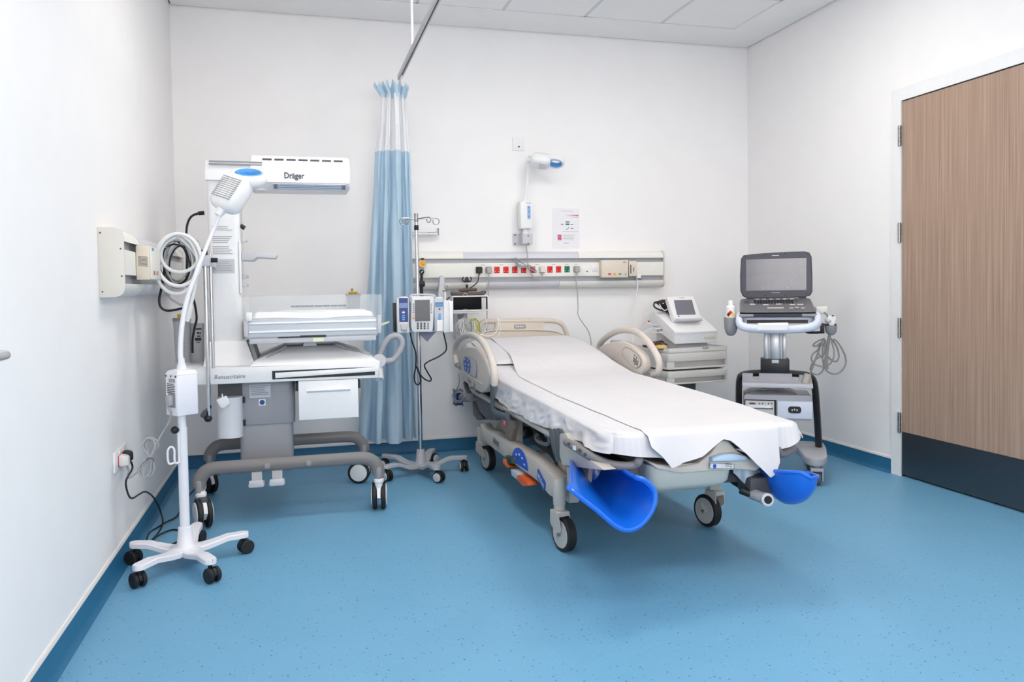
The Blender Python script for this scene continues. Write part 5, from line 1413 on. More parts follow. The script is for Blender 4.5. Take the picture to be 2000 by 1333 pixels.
obj('maker_badge', MB().plate(PY(1015.5, 638, YH-.019), X, Z, .088, .028, .004, .012, .001), MGREY, head)
obj('maker_lettering', text_mb('Hill-Rom', PY(1015.5, 638, YH-.0235), X, Z, width=.064, bold=.02), PAPER, head)
# foot end: grey bellows, end panels and curved grab bars on both sides
for s in (0, 1):
    def M_(p): return mir(p) if s else p
    bx_ = 1.852
    q = MB()
    for k in range(3):
        a = [(1070+k*8, 836-k*0), (1079+k*8, 839), (1087+k*8, 905), (1078+k*8, 897 if k else 880)]
        q.prism(round_poly([M_(PX(x_, y_, bx_+.004*k)) for x_, y_ in a], .012, 3), (.10 if not s else -.10, 0, 0), .008)
    obj('bellows', q, SLATE, t)
    pn = [(1093, 848), (1104, 846), (1112, 860), (1134, 884), (1156, 902), (1180, 919), (1150, 916), (1120, 912), (1098, 908), (1093, 890)]
    if s: pn = [(1093, 848), (1104, 846), (1112, 860), (1120, 880), (1122, 905), (1098, 908), (1093, 890)]
    obj('end_panel', MB().prism(round_poly([M_(PX(a, b, bx_-.006)) for a, b in pn], .012, 3), (.05 if not s else -.05, 0, 0), .008), BEIGE2, t)
    gb = [PX(1107, 864, bx_-.012), PX(1122, 872, bx_-.016), PX(1140, 884, bx_-.015), PX(1160, 895, 1.862), PX(1190, 907, 1.905), PX(1220, 911, 1.955), PX(1240, 908, 1.992), PX(1248, 899, 2.005), PX(1244, 892, 2.03)]
    g_ = obj('grab_bar', MB().tube([M_(p) for p in gb], .0175, 12), mat('grab_bar_grey', (122, 120, 124), .45), t)
    if not s:
        obj('bar_label', MB().plate(PX(1122, 875.5, bx_-.037), V((0, -1, .12)), V((0, .12, 1)), .038, .018, .001, .003), PAPER, g_)
        q = MB()
        for a, b in ((1111, 868), (1132, 880.5), (1143, 889)): q.cyl(PX(a, b, bx_-.03), PX(a, b, bx_-.036), .007, seg=12)
        obj('bar_bolt', q, BLACK, g_)
    br = [(1106, 913), (1122, 913), (1135, 915), (1150, 916), (1147, 944), (1136, 947), (1128, 936), (1122, 948), (1108, 952)]
    hb_ = obj('hanger_bracket', MB().prism([M_(PX(a, b, 1.90)) for a, b in br], (.02 if not s else -.02, 0, 0), .003), BEIGE2, t)
    obj('bracket_bolt', MB().cyl(M_(PX(1137, 929, 1.90)), M_(PX(1137, 929, 1.893)), .012, seg=16), DGREY, hb_)
obj('foot_support', MB().box((2.0, -2.75, .36), (2.61, -2.2, .46), .02), DGREY, t)
# foot section: moulded rim and fluid basin
YE = -2.86
def E_(a, b): return PY(a, b, YE)
rim = [(1262, 900), (1285, 908), (1330, 912), (1365, 905), (1390, 885), (1402, 866), (1412, 859), (1424, 862), (1440, 880), (1462, 895), (1488, 902), (1490, 912), (1476, 921), (1440, 918), (1380, 922), (1330, 926), (1285, 918)]
obj('foot_rim', MB().prism([E_(a, b) for a, b in rim], (0, .10, 0), .012, 3), mat('rim_beige', (204, 198, 190), .4), t)
obj('foot_cushion', MB().prism([E_(a, b)+Y*.02 for a, b in ((1385, 893), (1405, 886), (1430, 884), (1452, 889), (1456, 898), (1420, 900), (1385, 901))], (0, -.045, 0), .01), mat('pale_blue_cushion', (176, 198, 222), .6), t)
bs = []
for k, (zf_, sc, dy) in enumerate(((0, 1.0, 0), (.35, .985, .004), (.75, .95, .012), (.93, .88, .03), (1.0, .70, .07))):
    top_l, top_r = E_(1271, 913), E_(1438, 912)
    zt_, zb_ = top_l.z-.0, E_(1352, 963).z
    xm = (top_l.x+top_r.x)/2; hw = (top_r.x-top_l.x)/2*sc
    y0, y1 = YE+.008+dy, YE+.42-dy
    bs.append(round_poly([V((xm-hw, y0, zt_+(zb_-zt_)*zf_)), V((xm+hw, y0, zt_+(zb_-zt_)*zf_)), V((xm+hw, y1, zt_+(zb_-zt_)*zf_)), V((xm-hw, y1, zt_+(zb_-zt_)*zf_))], .05, 5))
obj('fluid_basin', MB().loft(bs), mat('basin_grey_green', (190, 192, 186), .4), t)
lb = obj('weight_label', MB().plate(E_(1406, 909)-Y*.0136, X+Z*-.10, Z+X*.10, .105, .026, .001, .003), mat('label_grey', (206, 208, 212), .4), t)
q = MB().plate(E_(1392, 909.5)-Y*.015, X, Z, .014, .016, .0008, .006)
obj('label_dot', q, mat('dial_blue', (30, 84, 190), .4), lb)
obj('label_lettering', text_mb('500 lbs\n227 kg', E_(1419, 907.8)-Y*.0148, X+Z*-.1, Z+X*.1, width=.030, height=.017, bold=.01), INK, lb)
q = MB().tube([E_(a, b)-Y*.0148 for a, b in ((1383, 904), (1430, 905.5), (1430, 914), (1383, 914), (1383, 904))], .0009, 5, smooth=False)
obj('label_border', q, INK, lb)
# calf supports
def calf(s):
    def M_(p): return p
    U = [(1.688, .462), (1.70, .452), (1.735, .418), (1.785, .372), (1.825, .330), (1.860, .300), (1.900, .287), (1.945, .300), (1.985, .338), (2.010, .385), (2.012, .430), (1.985, .468), (1.95, .482)]
    U = smooth_path([V((1.70+(a-1.70)*.95, 0, .458+(b-.458)*.86)) for a, b in U], 4); n = len(U)-1
    cx, cz = 1.90, .43
    def f(u, v):
        i = u*n; k = min(int(i), n-1); p = U[k].lerp(U[k+1], i-k)
        sc = 1.0 - .30*v**1.2 + .05*max(0, 1-v*7)**2
        y = -2.975 + .47*v - .05*math.sin(PI*u)*(1-v) 
        scx = 1.0 - .52*v + .05*max(0, 1-v*7)**2
        return M_(V((cx+(p.x-cx)*scx+.06*v, y, cz+(p.z-cz)*sc - .0*v)))
    mb = MB().grid(f, 44, 14, .010)
    edge = [V(f(k/44, 0)) for k in range(45)]
    mb.tube(edge, .009, 8, False, 1)
    for uu in (0, 1): mb.tube([V(f(uu, k/14)) for k in range(15)], .008, 8, False, 1)
    # closed far end
    far = [V(f(k/44, 1)) for k in range(45)]; cen = M_(V((cx+.06, -2.50, cz-.01)))
    mb.loft([far, [p.lerp(cen, .5)+Y*.012 for p in far], [p.lerp(cen, .98)+Y*.014 for p in far]], True, False)
    c = obj('calf_support', mb, BLUE, t, 'royal blue moulded calf support')
    obj('support_arm', MB().tube([M_(V(p)) for p in ((1.93, -2.485, .40), (1.98, -2.45, .40), (2.05, -2.40, .41), (2.1, -2.34, .44))], .018, 10), BLACK, c)
calf(0)
# the right one is turned away: a scoop seen from its outer side, hollow upwards
A_s, B_s = PY(1496, 938, -2.70), PY(1583, 961, -3.02)
ax_ = (B_s-A_s); La = ax_.length; ax_.normalize(); sd = V((ax_.y, -ax_.x, 0)).normalized()
def scoop(u, v, grow=0):
    k = max(0, (v-.45)/.55); e = max(0, 1-k**2.4)**.5
    e0 = .72+.28*min(1, v*2)
    hw, dp = .074*e*e0+.002+grow, .128*e*e0+.004+grow
    a = PI*u
    c = A_s + ax_*(La*v)
    flare = 1+.10*abs(math.cos(a))**6
    return c - sd*(hw*math.cos(a)*flare) - Z*(dp*math.sin(a)**.8) + Z*(.045 + .02*v - .012*math.cos(a))
mb = MB().grid(lambda u, v: scoop(u, v), 36, 26, .008)
rim_ = [scoop(0, k/26) for k in range(27)] + [scoop(1, (26-k)/26) for k in range(1, 27)]
mb.tube(rim_, .008, 8, False, 1)
c_ = obj('calf_support', mb, BLUE, t, 'royal blue moulded calf support')
obj('support_arm', MB().tube([A_s + V((.02, .02, -.03)), A_s + V((-.04, .12, -.05)), V((2.52, -2.45, .40))], .018, 10), BLACK, c_)
# pivot handle below the right foot corner
g0, g1 = PY(1445, 957, -2.80), PY(1468, 966, -2.83)
h = obj('pivot_handle', MB().cyl(PY(1466, 964, -2.82), PY(1498, 976, -2.88), .023, seg=18, bev=.003), MGREY, t)
obj('handle_grip', MB().cyl(g0, g1, .0165, seg=14, bev=.004), BLACK, h)
obj('handle_end', MB().cyl(PY(1494, 975, -2.87), PY(1500, 977, -2.90), .026, seg=18, bev=.003), LGREY, h)
obj('handle_bore', MB().cyl(PY(1500, 977, -2.90), PY(1500.4, 977.2, -2.902), .016, seg=16), BLACK, h)
obj('handle_bracket', MB().box((2.50, -2.84, .33), (2.60, -2.74, .40), .008), DGREY, t)

# ---------------------------------------------------------------- mattress and linen
def mtop(y):
    if y > -1.25: return .655 + (.802-.655)*min(1, (y+1.25)/.97)
    if y > -2.1: return .655 - .015*(-(y+1.25))/.85
    return .640 - .022*(-(y+2.1))/.76
rows = []
for k in range(25):
    y = -.262 + (-2.82+.262)*k/24; ins = .06*max(0, (-y-2.70)/.12)**2
    zt_ = mtop(y)-.012; zb_ = max(zt_-.13, .56)
    rows.append(round_poly([V((1.90+ins, y, zb_)), V((2.71-ins, y, zb_)), V((2.71-ins, y, zt_)), V((1.90+ins, y, zt_))], .018, 3))
tag(obj('mattress', MB().loft(rows), mat('maroon_mattress', (84, 34, 36), .5)), 'maroon mattress almost hidden under white linen on hospital bed', 'mattress')
hemL = [(-.28, .70), (-.9, .60), (-1.127, .555), (-1.395, .520), (-1.658, .518), (-1.936, .520), (-2.142, .526), (-2.29, .534), (-2.462, .540), (-2.647, .540), (-2.80, .542), (-2.95, .54)]
hemF = [(1.85, .545), (1.93, .540), (1.99, .533), (2.085, .520), (2.126, .510), (2.169, .508), (2.246, .524), (2.301, .555), (2.346, .578), (2.38, .569), (2.425, .54), (2.481, .53), (2.55, .53), (2.609, .515), (2.656, .525), (2.708, .556), (2.78, .56)]
def interp(tab, q):
    t_ = sorted(tab)
    if q <= t_[0][0]: return t_[0][1]
    for (a, b), (c, d) in zip(t_, t_[1:]):
        if q <= c: return b + (d-b)*(q-a)/(c-a)
    return t_[-1][1]
from mathutils import noise
YFt, YHd = -2.855, -.272
def wrinkle(x, y):
    w = noise.noise(V((x*6, y*5, 0)))*.003
    if x < 2.08: w += (.25-abs(noise.noise(V((y*10+x*8, x*14-y*4, 9)))))*.010*(1-(x-1.888)/.19)
    return w
def sheet(u, v, off=0.0):
    ul, ur = .14, .86; vf = .90
    # across
    if u < ul: s = 1-u/ul; x = 1.888; side = -1
    elif u > ur: s = (u-ur)/(1-ur); x = 2.722; side = 1
    else: s = 0; x = 1.888 + (2.722-1.888)*(u-ul)/(ur-ul); side = 0
    if v < vf: y = YHd + (YFt-YHd)*v/vf; f = 0
    else: y = YFt; f = (v-vf)/(1-vf)
    top = mtop(y) + off
    e = 1.0
    # rounded top edges
    dx = min(x-1.888, 2.722-x); dyf = y-YFt
    if side == 0 and dx < .03: top -= .010*(1-dx/.03)**2
    if f == 0 and dyf < .03: top -= .010*(1-dyf/.03)**2
    out = None; R_ = .11 if x < 2.305 else .06
    cxx = 1.888+R_ if x < 2.305 else 2.722-R_
    if y < YFt+R_ and (x < 1.888+R_ or x > 2.722-R_):
        d_ = V((x-cxx, y-(YFt+R_), 0))
        if d_.length > R_ or s > 0 or f > 0:
            d_.normalize(); out = d_; x, y = cxx+d_.x*R_, YFt+R_+d_.y*R_
    z = top
    if s > 0:
        hz = interp([(-b[0], b[1]) for b in hemL], -y) if side < 0 else interp([(-b[0], b[1]) for b in hemL], -y)+.01
        z = top-.010 - s*(top-.010-hz)
        fold = .008*math.sin(y*11+2.3*math.sin(y*4))*s + .012*noise.noise(V((y*5, s*1.5, 7)))*s
        if side < 0 and y < -2.15: fold += .010*math.sin(y*31+3*s)*s
        p_ = .006 + .020*s**.7 + fold
        if out is not None: x += out.x*p_; y += out.y*p_*(f == 0)
        else: x += side*p_
        z += .012*noise.noise(V((y*7, s*2, 3)))*s
    if f > 0:
        hz = interp(hemF, x)
        zf_ = top-.010 - f*(top-.010-hz)
        z = min(z, zf_)
        p_ = .006 + .016*f**.7 + .007*math.sin(x*38+.5)*f
        if out is not None: y += out.y*p_; x += out.x*p_*(s == 0)
        else: y -= p_
    if s == 0 and f == 0:
        wv = wrinkle(x, y)
        if y > YFt+.05 and dx > .03: z += wv
    if side < 0 and s > .1:
        n3 = noise.noise(V((y*9+z*6, z*16-y*3, 1.5)))
        rg = abs(noise.noise(V((y*13+z*9, z*20-y*5, 4.2))))
        x -= (.012*n3 + .016*(.25-rg))*min(1, s*2)
    return (x, y, z)
def linen(name, c):
    M = mat(name, c, .8, var=.012, scale=5); nt = M.node_tree; b = nt.nodes['Principled BSDF']
    tc = nt.nodes.new('ShaderNodeTexCoord'); n = nt.nodes.new('ShaderNodeTexNoise'); n.inputs['Scale'].default_value = 9; n.inputs['Detail'].default_value = 4; n.inputs['Distortion'].default_value = .6
    nt.links.new(tc.outputs['Object'], n.inputs['Vector'])
    bp = nt.nodes.new('ShaderNodeBump'); bp.inputs['Strength'].default_value = .25; bp.inputs['Distance'].default_value = .012
    nt.links.new(n.outputs['Fac'], bp.inputs['Height']); nt.links.new(bp.outputs['Normal'], b.inputs['Normal'])
    return M
LIN = linen('white_linen', (216, 215, 220))
nt = LIN.node_tree; b = nt.nodes['Principled BSDF']; old = b.inputs['Base Color'].links[0].from_socket
tc_ = nt.nodes.new('ShaderNodeTexCoord'); wv_ = nt.nodes.new('ShaderNodeTexWave'); wv_.inputs['Scale'].default_value = 14; wv_.inputs['Distortion'].default_value = .4
nt.links.new(tc_.outputs['Object'], wv_.inputs['Vector'])
mu_ = nt.nodes.new('ShaderNodeMix'); mu_.data_type = 'RGBA'; mu_.blend_type = 'MULTIPLY'; mu_.inputs[0].default_value = .045
nt.links.new(old, mu_.inputs[6]); nt.links.new(wv_.outputs['Color'], mu_.inputs[7]); nt.links.new(mu_.outputs[2], b.inputs['Base Color'])
sh = MB().grid(sheet, 130, 190)
tag(obj('bed_sheet', sh, LIN, sharp=80), 'white striped bed sheet draped over the mattress edges, gathered in folds at left', 'sheet')
# cloth corner hanging below the foot end
def cor(u, v):
    a = 1432 + 58*u; b = 908 + v*(16 + 30*math.sin(PI*min(1, u*1.1)*.62)**1.2)
    p = PY(a, b, -2.80 + .02*math.sin(u*9) - .012*math.sin(u*4+v*3))
    return p
tag(obj('cloth_corner', MB().grid(cor, 24, 12, .002), mat('thin_grey_white_cloth', (206, 212, 224), .8)), 'thin crumpled cloth hanging beside fluid basin under right foot corner', 'cloth')
# smooth cover sheet laid down the middle, pointed corners at the foot
hemC = [(1.98, .60), (2.03, .575), (2.085, .53), (2.126, .482), (2.15, .49), (2.169, .502), (2.246, .523), (2.301, .555), (2.346, .579), (2.38, .570), (2.425, .530), (2.481, .474), (2.55, .413), (2.578, .425), (2.609, .50), (2.64, .53)]
def cover(u, v):
    vf = .88
    if v < vf: y = -.30 + (YFt-.012+.30)*v/vf; f = 0
    else: y = YFt-.012; f = (v-vf)/(1-vf)
    xl = interp([(.3, 2.04), (.85, 2.04), (1.2, 2.0), (2.0, 1.985), (2.9, 2.035)], -y); xr = interp([(.3, 2.60), (.9, 2.62), (1.15, 2.70), (2.3, 2.715), (2.6, 2.69), (2.9, 2.585)], -y)
    x = xl + (xr-xl)*u
    z = mtop(y) + .0045
    if y > -1.16:
        rise = min(1, max(0, (y+1.16)/.26)); rise = rise*rise*(3-2*rise)
        z += .046*rise*(1-.35*max(0, (y+.42)/.12)**2)
        pu, pv = (x-1.915)/.775, (-.31-y)/.65
        if 0 < pu < 1 and 0 < pv < 1: z = max(z, mtop(y)+.012+.045*(min(pu, 1-pu)*2)**.2*(min(pv, 1-pv)*2)**.2+.0035)
    dyf = y-YFt
    if dyf < .03: z -= .010*(1-max(0, dyf)/.03)**2
    dx = 2.722-x
    if dx < .03: z -= .010*(1-dx/.03)**2
    if f == 0 and dx > .03 and dyf > .05: z += wrinkle(x, y)-.0015
    if f > 0:
        hz = interp(hemC, x)
        z = z - f*(z-hz); y -= .010 + .03*f**.8 + .010*math.sin(x*26)*f
    return (x, y, z)
tag(obj('cover_sheet', MB().grid(cover, 80, 120), linen('smooth_white_cover', (217, 215, 219)), sharp=80), 'smooth white cover sheet down middle of bed with pointed corners over the foot', 'sheet')
# flat pillow
def pil(sgn):
    def f(u, v):
        x = 1.915 + .775*u; y = -.31 - .65*v - .02*math.sin(PI*u)*(v-.5)
        e = (max(0, min(u, 1-u))*2)**.2 * (max(0, min(v, 1-v))*2)**.2
        zt_ = mtop(y)+.004
        return (x, y, zt_ + .008 + (.045*e if sgn > 0 else -.004*e))
    return f
tag(obj('pillow', MB().grid(pil(1), 40, 32).grid(pil(-1), 40, 32), linen('white_pillow_linen', (217, 216, 221)), sharp=80), 'flat white pillow across the head end of bed', 'pillow')
# ================================================================= RIGHT SIDE EQUIPMENT
def lp(t, px, py, yl):
    """pixel to a point (local to thing t) on the thing's plane y = yl"""
    M = wm(t); n = (M.to_3x3() @ V((0, -1, 0))); P0 = M @ V((0, yl, 0)); d = ray(px, py)
    return M.inverted() @ (CAM + d*((P0-CAM).dot(n)/d.dot(n)))
def lbox(t, a, b, c, d, y0, y1, bev=.003, mb=None):
    p, q = lp(t, a, d, y0), lp(t, c, b, y0)
    return (mb or MB()).box((p.x, y0, p.z), (q.x, y1, q.z), bev)
# ---------------------------------------------------------------- monitor cart
t = thing('equipment_cart', 'light grey drawer cart behind right bed rail carrying the fetal monitor', 'cart', (3.47, -.40, 0), math.radians(6))
CGm = mat('cart_light_grey', (220, 217, 214), .4)
yf = -.21
a, b = lp(t, 1298, 690, yf), lp(t, 1422, 677, yf)
xl, xr = -.245, b.x
zt_ = lp(t, 1380, 678, yf).z
def crect(x0, x1, y0, y1, r=.025): return round_poly([V((x0, y0, 0)), V((x1, y0, 0)), V((x1, y1, 0)), V((x0, y1, 0))], r, 4)
CARTTOP = zt_-.012
tp = MB().prism([p+Z*(zt_-.034) for p in crect(xl, xr, yf, .23)], (0, 0, .022), .004)
for x0, x1, y0, y1 in ((xl, xr, yf, yf+.012), (xl, xl+.012, yf+.012, .23), (xr-.012, xr, yf+.012, .23)): tp.box((x0+.004, y0+.003, zt_-.02), (x1-.004, y1-.003, zt_), .003)
top = obj('tray_top', tp, CGm, t, local=True)
ltp = lp(t, 1378, 680.5, yf-.001)
obj('maker_lettering', text_mb('PHILIPS', ltp, X, Z, width=.052, height=.011, bold=.02), INK, top, local=True)
zb = []
for (p0, p1) in ((687.5, 719), (722.5, 748)):
    z1, z0 = lp(t, 1380, p0, yf).z, lp(t, 1380, p1, yf).z; zb.append((z0, z1))
    d = MB()
    hz0, hz1 = z0+(z1-z0)*.12, z0+(z1-z0)*.48
    d.prism([p+Z*hz1 for p in crect(xl, xr, yf, .21)], (0, 0, z1-hz1), .003)
    d.prism([p+Z*z0 for p in crect(xl, xr, yf+.004, .21)], (0, 0, hz0-z0), .003)
    d.box((xl+.004, yf+.055, hz0-.002), (xr-.004, .21, hz1+.002))
    d.prism([V((xl, yf+.03, hz0)), V((xl+.055, yf+.03, hz0)), V((xl+.05, yf+.002, hz0)), V((xl+.02, yf+.004, hz0)), V((xl+.002, yf+.018, hz0))], (0, 0, hz1-hz0)).box((xr-.02, yf+.003, hz0), (xr-.002, yf+.04, hz1), .002)
    obj('drawer', d, CGm, t, local=True)
obj('carcass', MB().box((xl+.02, yf+.06, zb[1][0]+.01), (xr-.02, .19, zt_-.04)), BLACK, t, local=True)
zc = zb[1][0]
obj('column', MB().prism([p+Z*.10 for p in crect(-.06, .09, -.06, .09, .02)], (0, 0, zc-.09)), DGREY, t, local=True)
bs = MB()
for sx_ in (-1, 1):
    bs.box((sx_*.24-.025, -.24, .075), (sx_*.24+.025, .24, .105), .008)
bs.box((-.24, -.04, .07), (.24, .06, .11), .008)
obj('base', bs, CGm, t, local=True)
for i, (x, y) in enumerate(((-.24, -.21), (.24, -.21), (-.24, .21), (.24, .21))):
    R = wm(t) @ V((x, y, 0)); twin_caster(t, R.x, R.y, .035, .045, .6*i, .08)

# fetal monitor standing on it, tilted back on a wedge
t2 = thing('fetal_monitor', 'white fetal monitor with tilted grey touch screen on drawer cart', 'monitor', (3.47, -.44, CARTTOP), math.radians(6))
W0 = wm(t2)
xl_, xr_ = lp(t2, 1322, 670, -.19).x, lp(t2, 1405, 668, -.19).x
XLw = (W0 @ V((xl_, -.19, 0))).x+.012
def side(px, py):
    p = W0.inverted() @ PX(px, py, XLw - (0 if px > 1310 else .03)); return (p.y, p.z)
fb, ft, tb, b1, b2 = side(1321.5, 673), side(1324, 650), side(1280, 608), side(1272, 614.5), side(1272, 633)
fb = (fb[0], max(fb[1], .012))
prof = [fb, (fb[0]-.002, ft[1]-.02), (ft[0]+.012, ft[1]+.002), tb, b1, b2]
bd = MB().prism(round_poly([V((xl_, y, z)) for y, z in prof], [.006, .02, .03, .02, .01, .01], 4), (xr_-xl_, 0, 0), .016, 4)
case = obj('casing', bd, WHITE, t2, local=True)
obj('stand', MB().prism([V((xl_+.05, fb[0]+.03, .0)), V((xl_+.05, b2[0]-.02, 0)), V((xl_+.05, b2[0]-.03, b2[1]+.01)), V((xl_+.05, fb[0]+.06, fb[1]+.01))], (xr_-xl_-.1, 0, 0)), LGREY, t2, local=True)
sl = (tb[1]-ft[1])/(tb[0]-ft[0])
def topz(y): return ft[1] + (y-ft[0])*sl
yw = fb[0]-.003; zw = (fb[1]+ft[1])/2
obj('paper_slot', MB().box((.06, yw-.001, zw-.012), (.155, yw+.004, zw+.016), .003), mat('pale_cream_slot', (226, 220, 206), .5), case, local=True)
# screen panel leaning on the slope
s0 = [lp(t2, a, b, yl) for a, b, yl in ((1317.5, 624, ft[0]+.10), (1370.5, 622.5, ft[0]+.10))]
s1 = [lp(t2, a, b, yl) for a, b, yl in ((1354.5, 578.5, ft[0]+.22), (1303, 579.5, ft[0]+.22))]
q4 = [s0[0], s0[1], s1[0], s1[1]]
nn = (s0[1]-s0[0]).cross(s1[1]-s0[0]).normalized()
pan = obj('screen_housing', MB().prism(round_poly(q4, .012, 4), -nn*.045, .006, 3), WHITE, t2, local=True)
def onp(u, v): return (q4[0]*(1-u)+q4[1]*u)*(1-v) + (q4[3]*(1-u)+q4[2]*u)*v
obj('screen', MB().prism([onp(.135, .18)+nn*.0005, onp(.83, .18)+nn*.0005, onp(.88, .82)+nn*.0005, onp(.20, .82)+nn*.0005], nn*.0015), mat('grey_violet_screen', (118, 118, 130), .2), pan, local=True)
obj('maker_lettering', MB().prism([onp(.43, .905)+nn*.0005, onp(.63, .905)+nn*.0005, onp(.635, .93)+nn*.0005, onp(.435, .93)+nn*.0005], nn*.0006), GINK, pan, local=True)
obj('indicator', MB().prism([onp(.155, .10)+nn*.0005, onp(.205, .10)+nn*.0005, onp(.21, .15)+nn*.0005, onp(.16, .15)+nn*.0005], nn*.0008), DGREY, pan, local=True)
obj('hinge_bar', MB().cyl(s0[0]+V((.01, -.012, -.006)), s0[1]+V((-.01, -.012, -.006)), .012, seg=14), LGREY, t2, local=True)
# sockets and leads on the left cheek
q = MB()
for px, py in ((1279, 636), (1288, 643), (1295, 650)):
    p = lp(t2, px, py, .02); q.cyl(p+X*.03, p-X*.012, .010, seg=12)
obj('lead_plug', q, LGREY, t2, local=True)
q = MB()
for px, py in ((1267, 628), (1292, 644.5), (1295.5, 646)):
    p = lp(t2, px, py, .0); q.box(p-V((.004, .006, .005)), p+V((.004, .004, .005)))
obj('plug_mark', q, RED, t2, local=True)
q = MB()
for pts in (((1279, 636), (1268, 632), (1262, 634), (1259, 640)), ((1288, 643), (1272, 642), (1262, 647), (1256, 650)), ((1298, 650), (1280, 650), (1266, 650), (1255, 650)), ((1278, 608), (1268, 609), (1260, 615), (1258, 622), (1262, 630), (1272, 634))):
    q.tube([lp(t2, a, b, -.0) for a, b in pts], .0025, 6)
obj('lead', q, WHITE, t2, local=True)
# cuff and leads stuffed behind the screen
t3 = thing('pressure_cuff', 'dark brown pressure cuff with tubing stuffed beside fetal monitor screen', 'cuff', tuple(W0 @ lp(t2, 1300, 610, .1)))
def wp(a, b, yl): return W0 @ lp(t2, a, b, yl)
q = MB()
for k, pts in enumerate((((1281, 591), (1301, 585), (1310, 600), (1304, 606), (1288, 594)), ((1292, 588), (1302, 586), (1314, 621), (1309, 622), (1298, 606)))):
    q.prism(round_poly([wp(a, b, .06+.02*k) for a, b in pts], .008), (0, .05, 0), .008)
obj('cuff', q, mat('dark_maroon_brown_cuff', (62, 46, 46), .8, bump=.3), t3)
q = MB().tube([wp(a, b, .05) for a, b in ((1300, 606), (1290, 606), (1281, 602), (1277, 597), (1280, 591), (1290, 592), (1298, 600), (1306, 612), (1310, 618))], .006, 8)
obj('tubing', q, BLACK, t3)
q = MB().tube([wp(a, b, .045) for a, b in ((1288, 594), (1292, 602), (1299, 607), (1304, 603))], .004, 8).plate(wp(1293, 593, .05), X, Z, .03, .006, .001)
obj('white_tube', q, WHITE, t3)
# transducers and leads lying on the tray
t4 = thing('transducer', 'pale yellow transducer belt pad on cart tray left of fetal monitor', 'transducer', tuple(W0 @ V((xl_-.05, -.06, 0))))
pw = W0 @ V((xl_-.055, -.06, .004))
obj('pad', MB().lathe([(0, .04), (.008, .052), (.022, .050), (.03, .03)], pw, Z, 24), mat('pale_yellow_pad', (226, 196, 130), .5), t4)
t4 = thing('transducer_lead', 'coiled maroon and grey leads lying on cart tray under fetal monitor', 'cable', tuple(pw+V((.05, .04, 0))))
r = random.Random(4); q = MB(); q2 = MB()
for k in range(5):
    c = pw + V((r.uniform(-.03, .04), r.uniform(.02, .16), .008+.008*k)); rx, ry = r.uniform(.04, .07), r.uniform(.03, .06)
    (q if k % 2 else q2).tube([c + V((rx*math.cos(a), ry*math.sin(a), .004*math.sin(3*a))) for a in [2*PI*i/16 for i in range(17)]], .0048, 6)
obj('maroon_lead', q, mat('maroon_lead', (96, 30, 30), .5), t4); obj('brown_lead', q2, mat('dark_brown_lead', (86, 60, 50), .5), t4)

# ---------------------------------------------------------------- ultrasound machine
t = thing('ultrasound_cart', 'grey and black wheeled ultrasound cart standing in right rear corner', 'cart', (3.635, -1.32, 0), math.radians(-31))
UW = mat('cart_pale_blue_white', (216, 222, 238), .35); UG = mat('cart_mid_grey', (168, 168, 178), .42)
yb = -.02
# column
def lprism(pts, yl, d, bev=.003, mb=None): return (mb or MB()).prism([lp(t, a, b, yl) for a, b in pts], (0, d, 0), bev)
cz0, cz1 = lp(t, 1514, 706, yb).z, lp(t, 1514, 650, yb).z
x0, x1 = lp(t, 1492.5, 680, yb).x, lp(t, 1535.5, 680, yb).x
col = MB()
ww = x1-x0
for k, (a, b, dy) in enumerate(((0, .16, 0), (.20, .28, .004), (.31, .68, -.008), (.71, .79, .004), (.83, 1, 0))): col.box((x0+a*ww, yb+dy, cz0), (x0+b*ww, yb+.09, cz1), .004)
col.box((x0+.01, yb+.01, cz0), (x1-.01, yb+.09, cz1))
obj('column', col, ALU, t, local=True)
obj('column_head', lbox(t, 1487.5, 644, 1542, 651.5, yb-.015, yb+.11), BLACK, t, local=True)
blk = obj('column_foot', lbox(t, 1486.5, 702, 1542, 732, yb-.015, yb+.11, .005), mat('black_cover', (30, 31, 36), .4), t, local=True)
obj('rating_label', lbox(t, 1507.5, 703.5, 1521, 709.5, yb-.0165, yb-.014, 0), LGREY, blk, local=True)
# black hoop frame
fr = [(1444, 800), (1443, 770), (1444.5, 742), (1450, 733), (1470, 729.5), (1514, 728.5), (1560, 731), (1580, 735), (1589, 745), (1593, 770), (1597, 830), (1600, 885)]
fpts = [lp(t, a, b, yb+.03) for a, b in fr]
fpts[0] = V((fpts[0].x-.004, fpts[0].y, .12))
obj('hoop_frame', MB().tube(fpts, .021, 10, False, 4, True, (Y, 1.6)), mat('black_cover', (30, 31, 36), .4), t, local=True)
# tray with two notches
tr = [(1450, 729), (1470.5, 730), (1471, 740), (1482, 741), (1482.5, 729.5), (1547, 730.5), (1548, 743), (1560, 744), (1561, 732.5), (1584, 734), (1588.5, 757), (1588, 760), (1450, 754), (1449, 750)]
trp = obj('tray', lprism(tr, yb-.03, .012), UG, t, local=True)
obj('tray_lip', lbox(t, 1450, 751, 1588, 757, yb-.10, yb-.018, .004), LGREY, t, local=True)
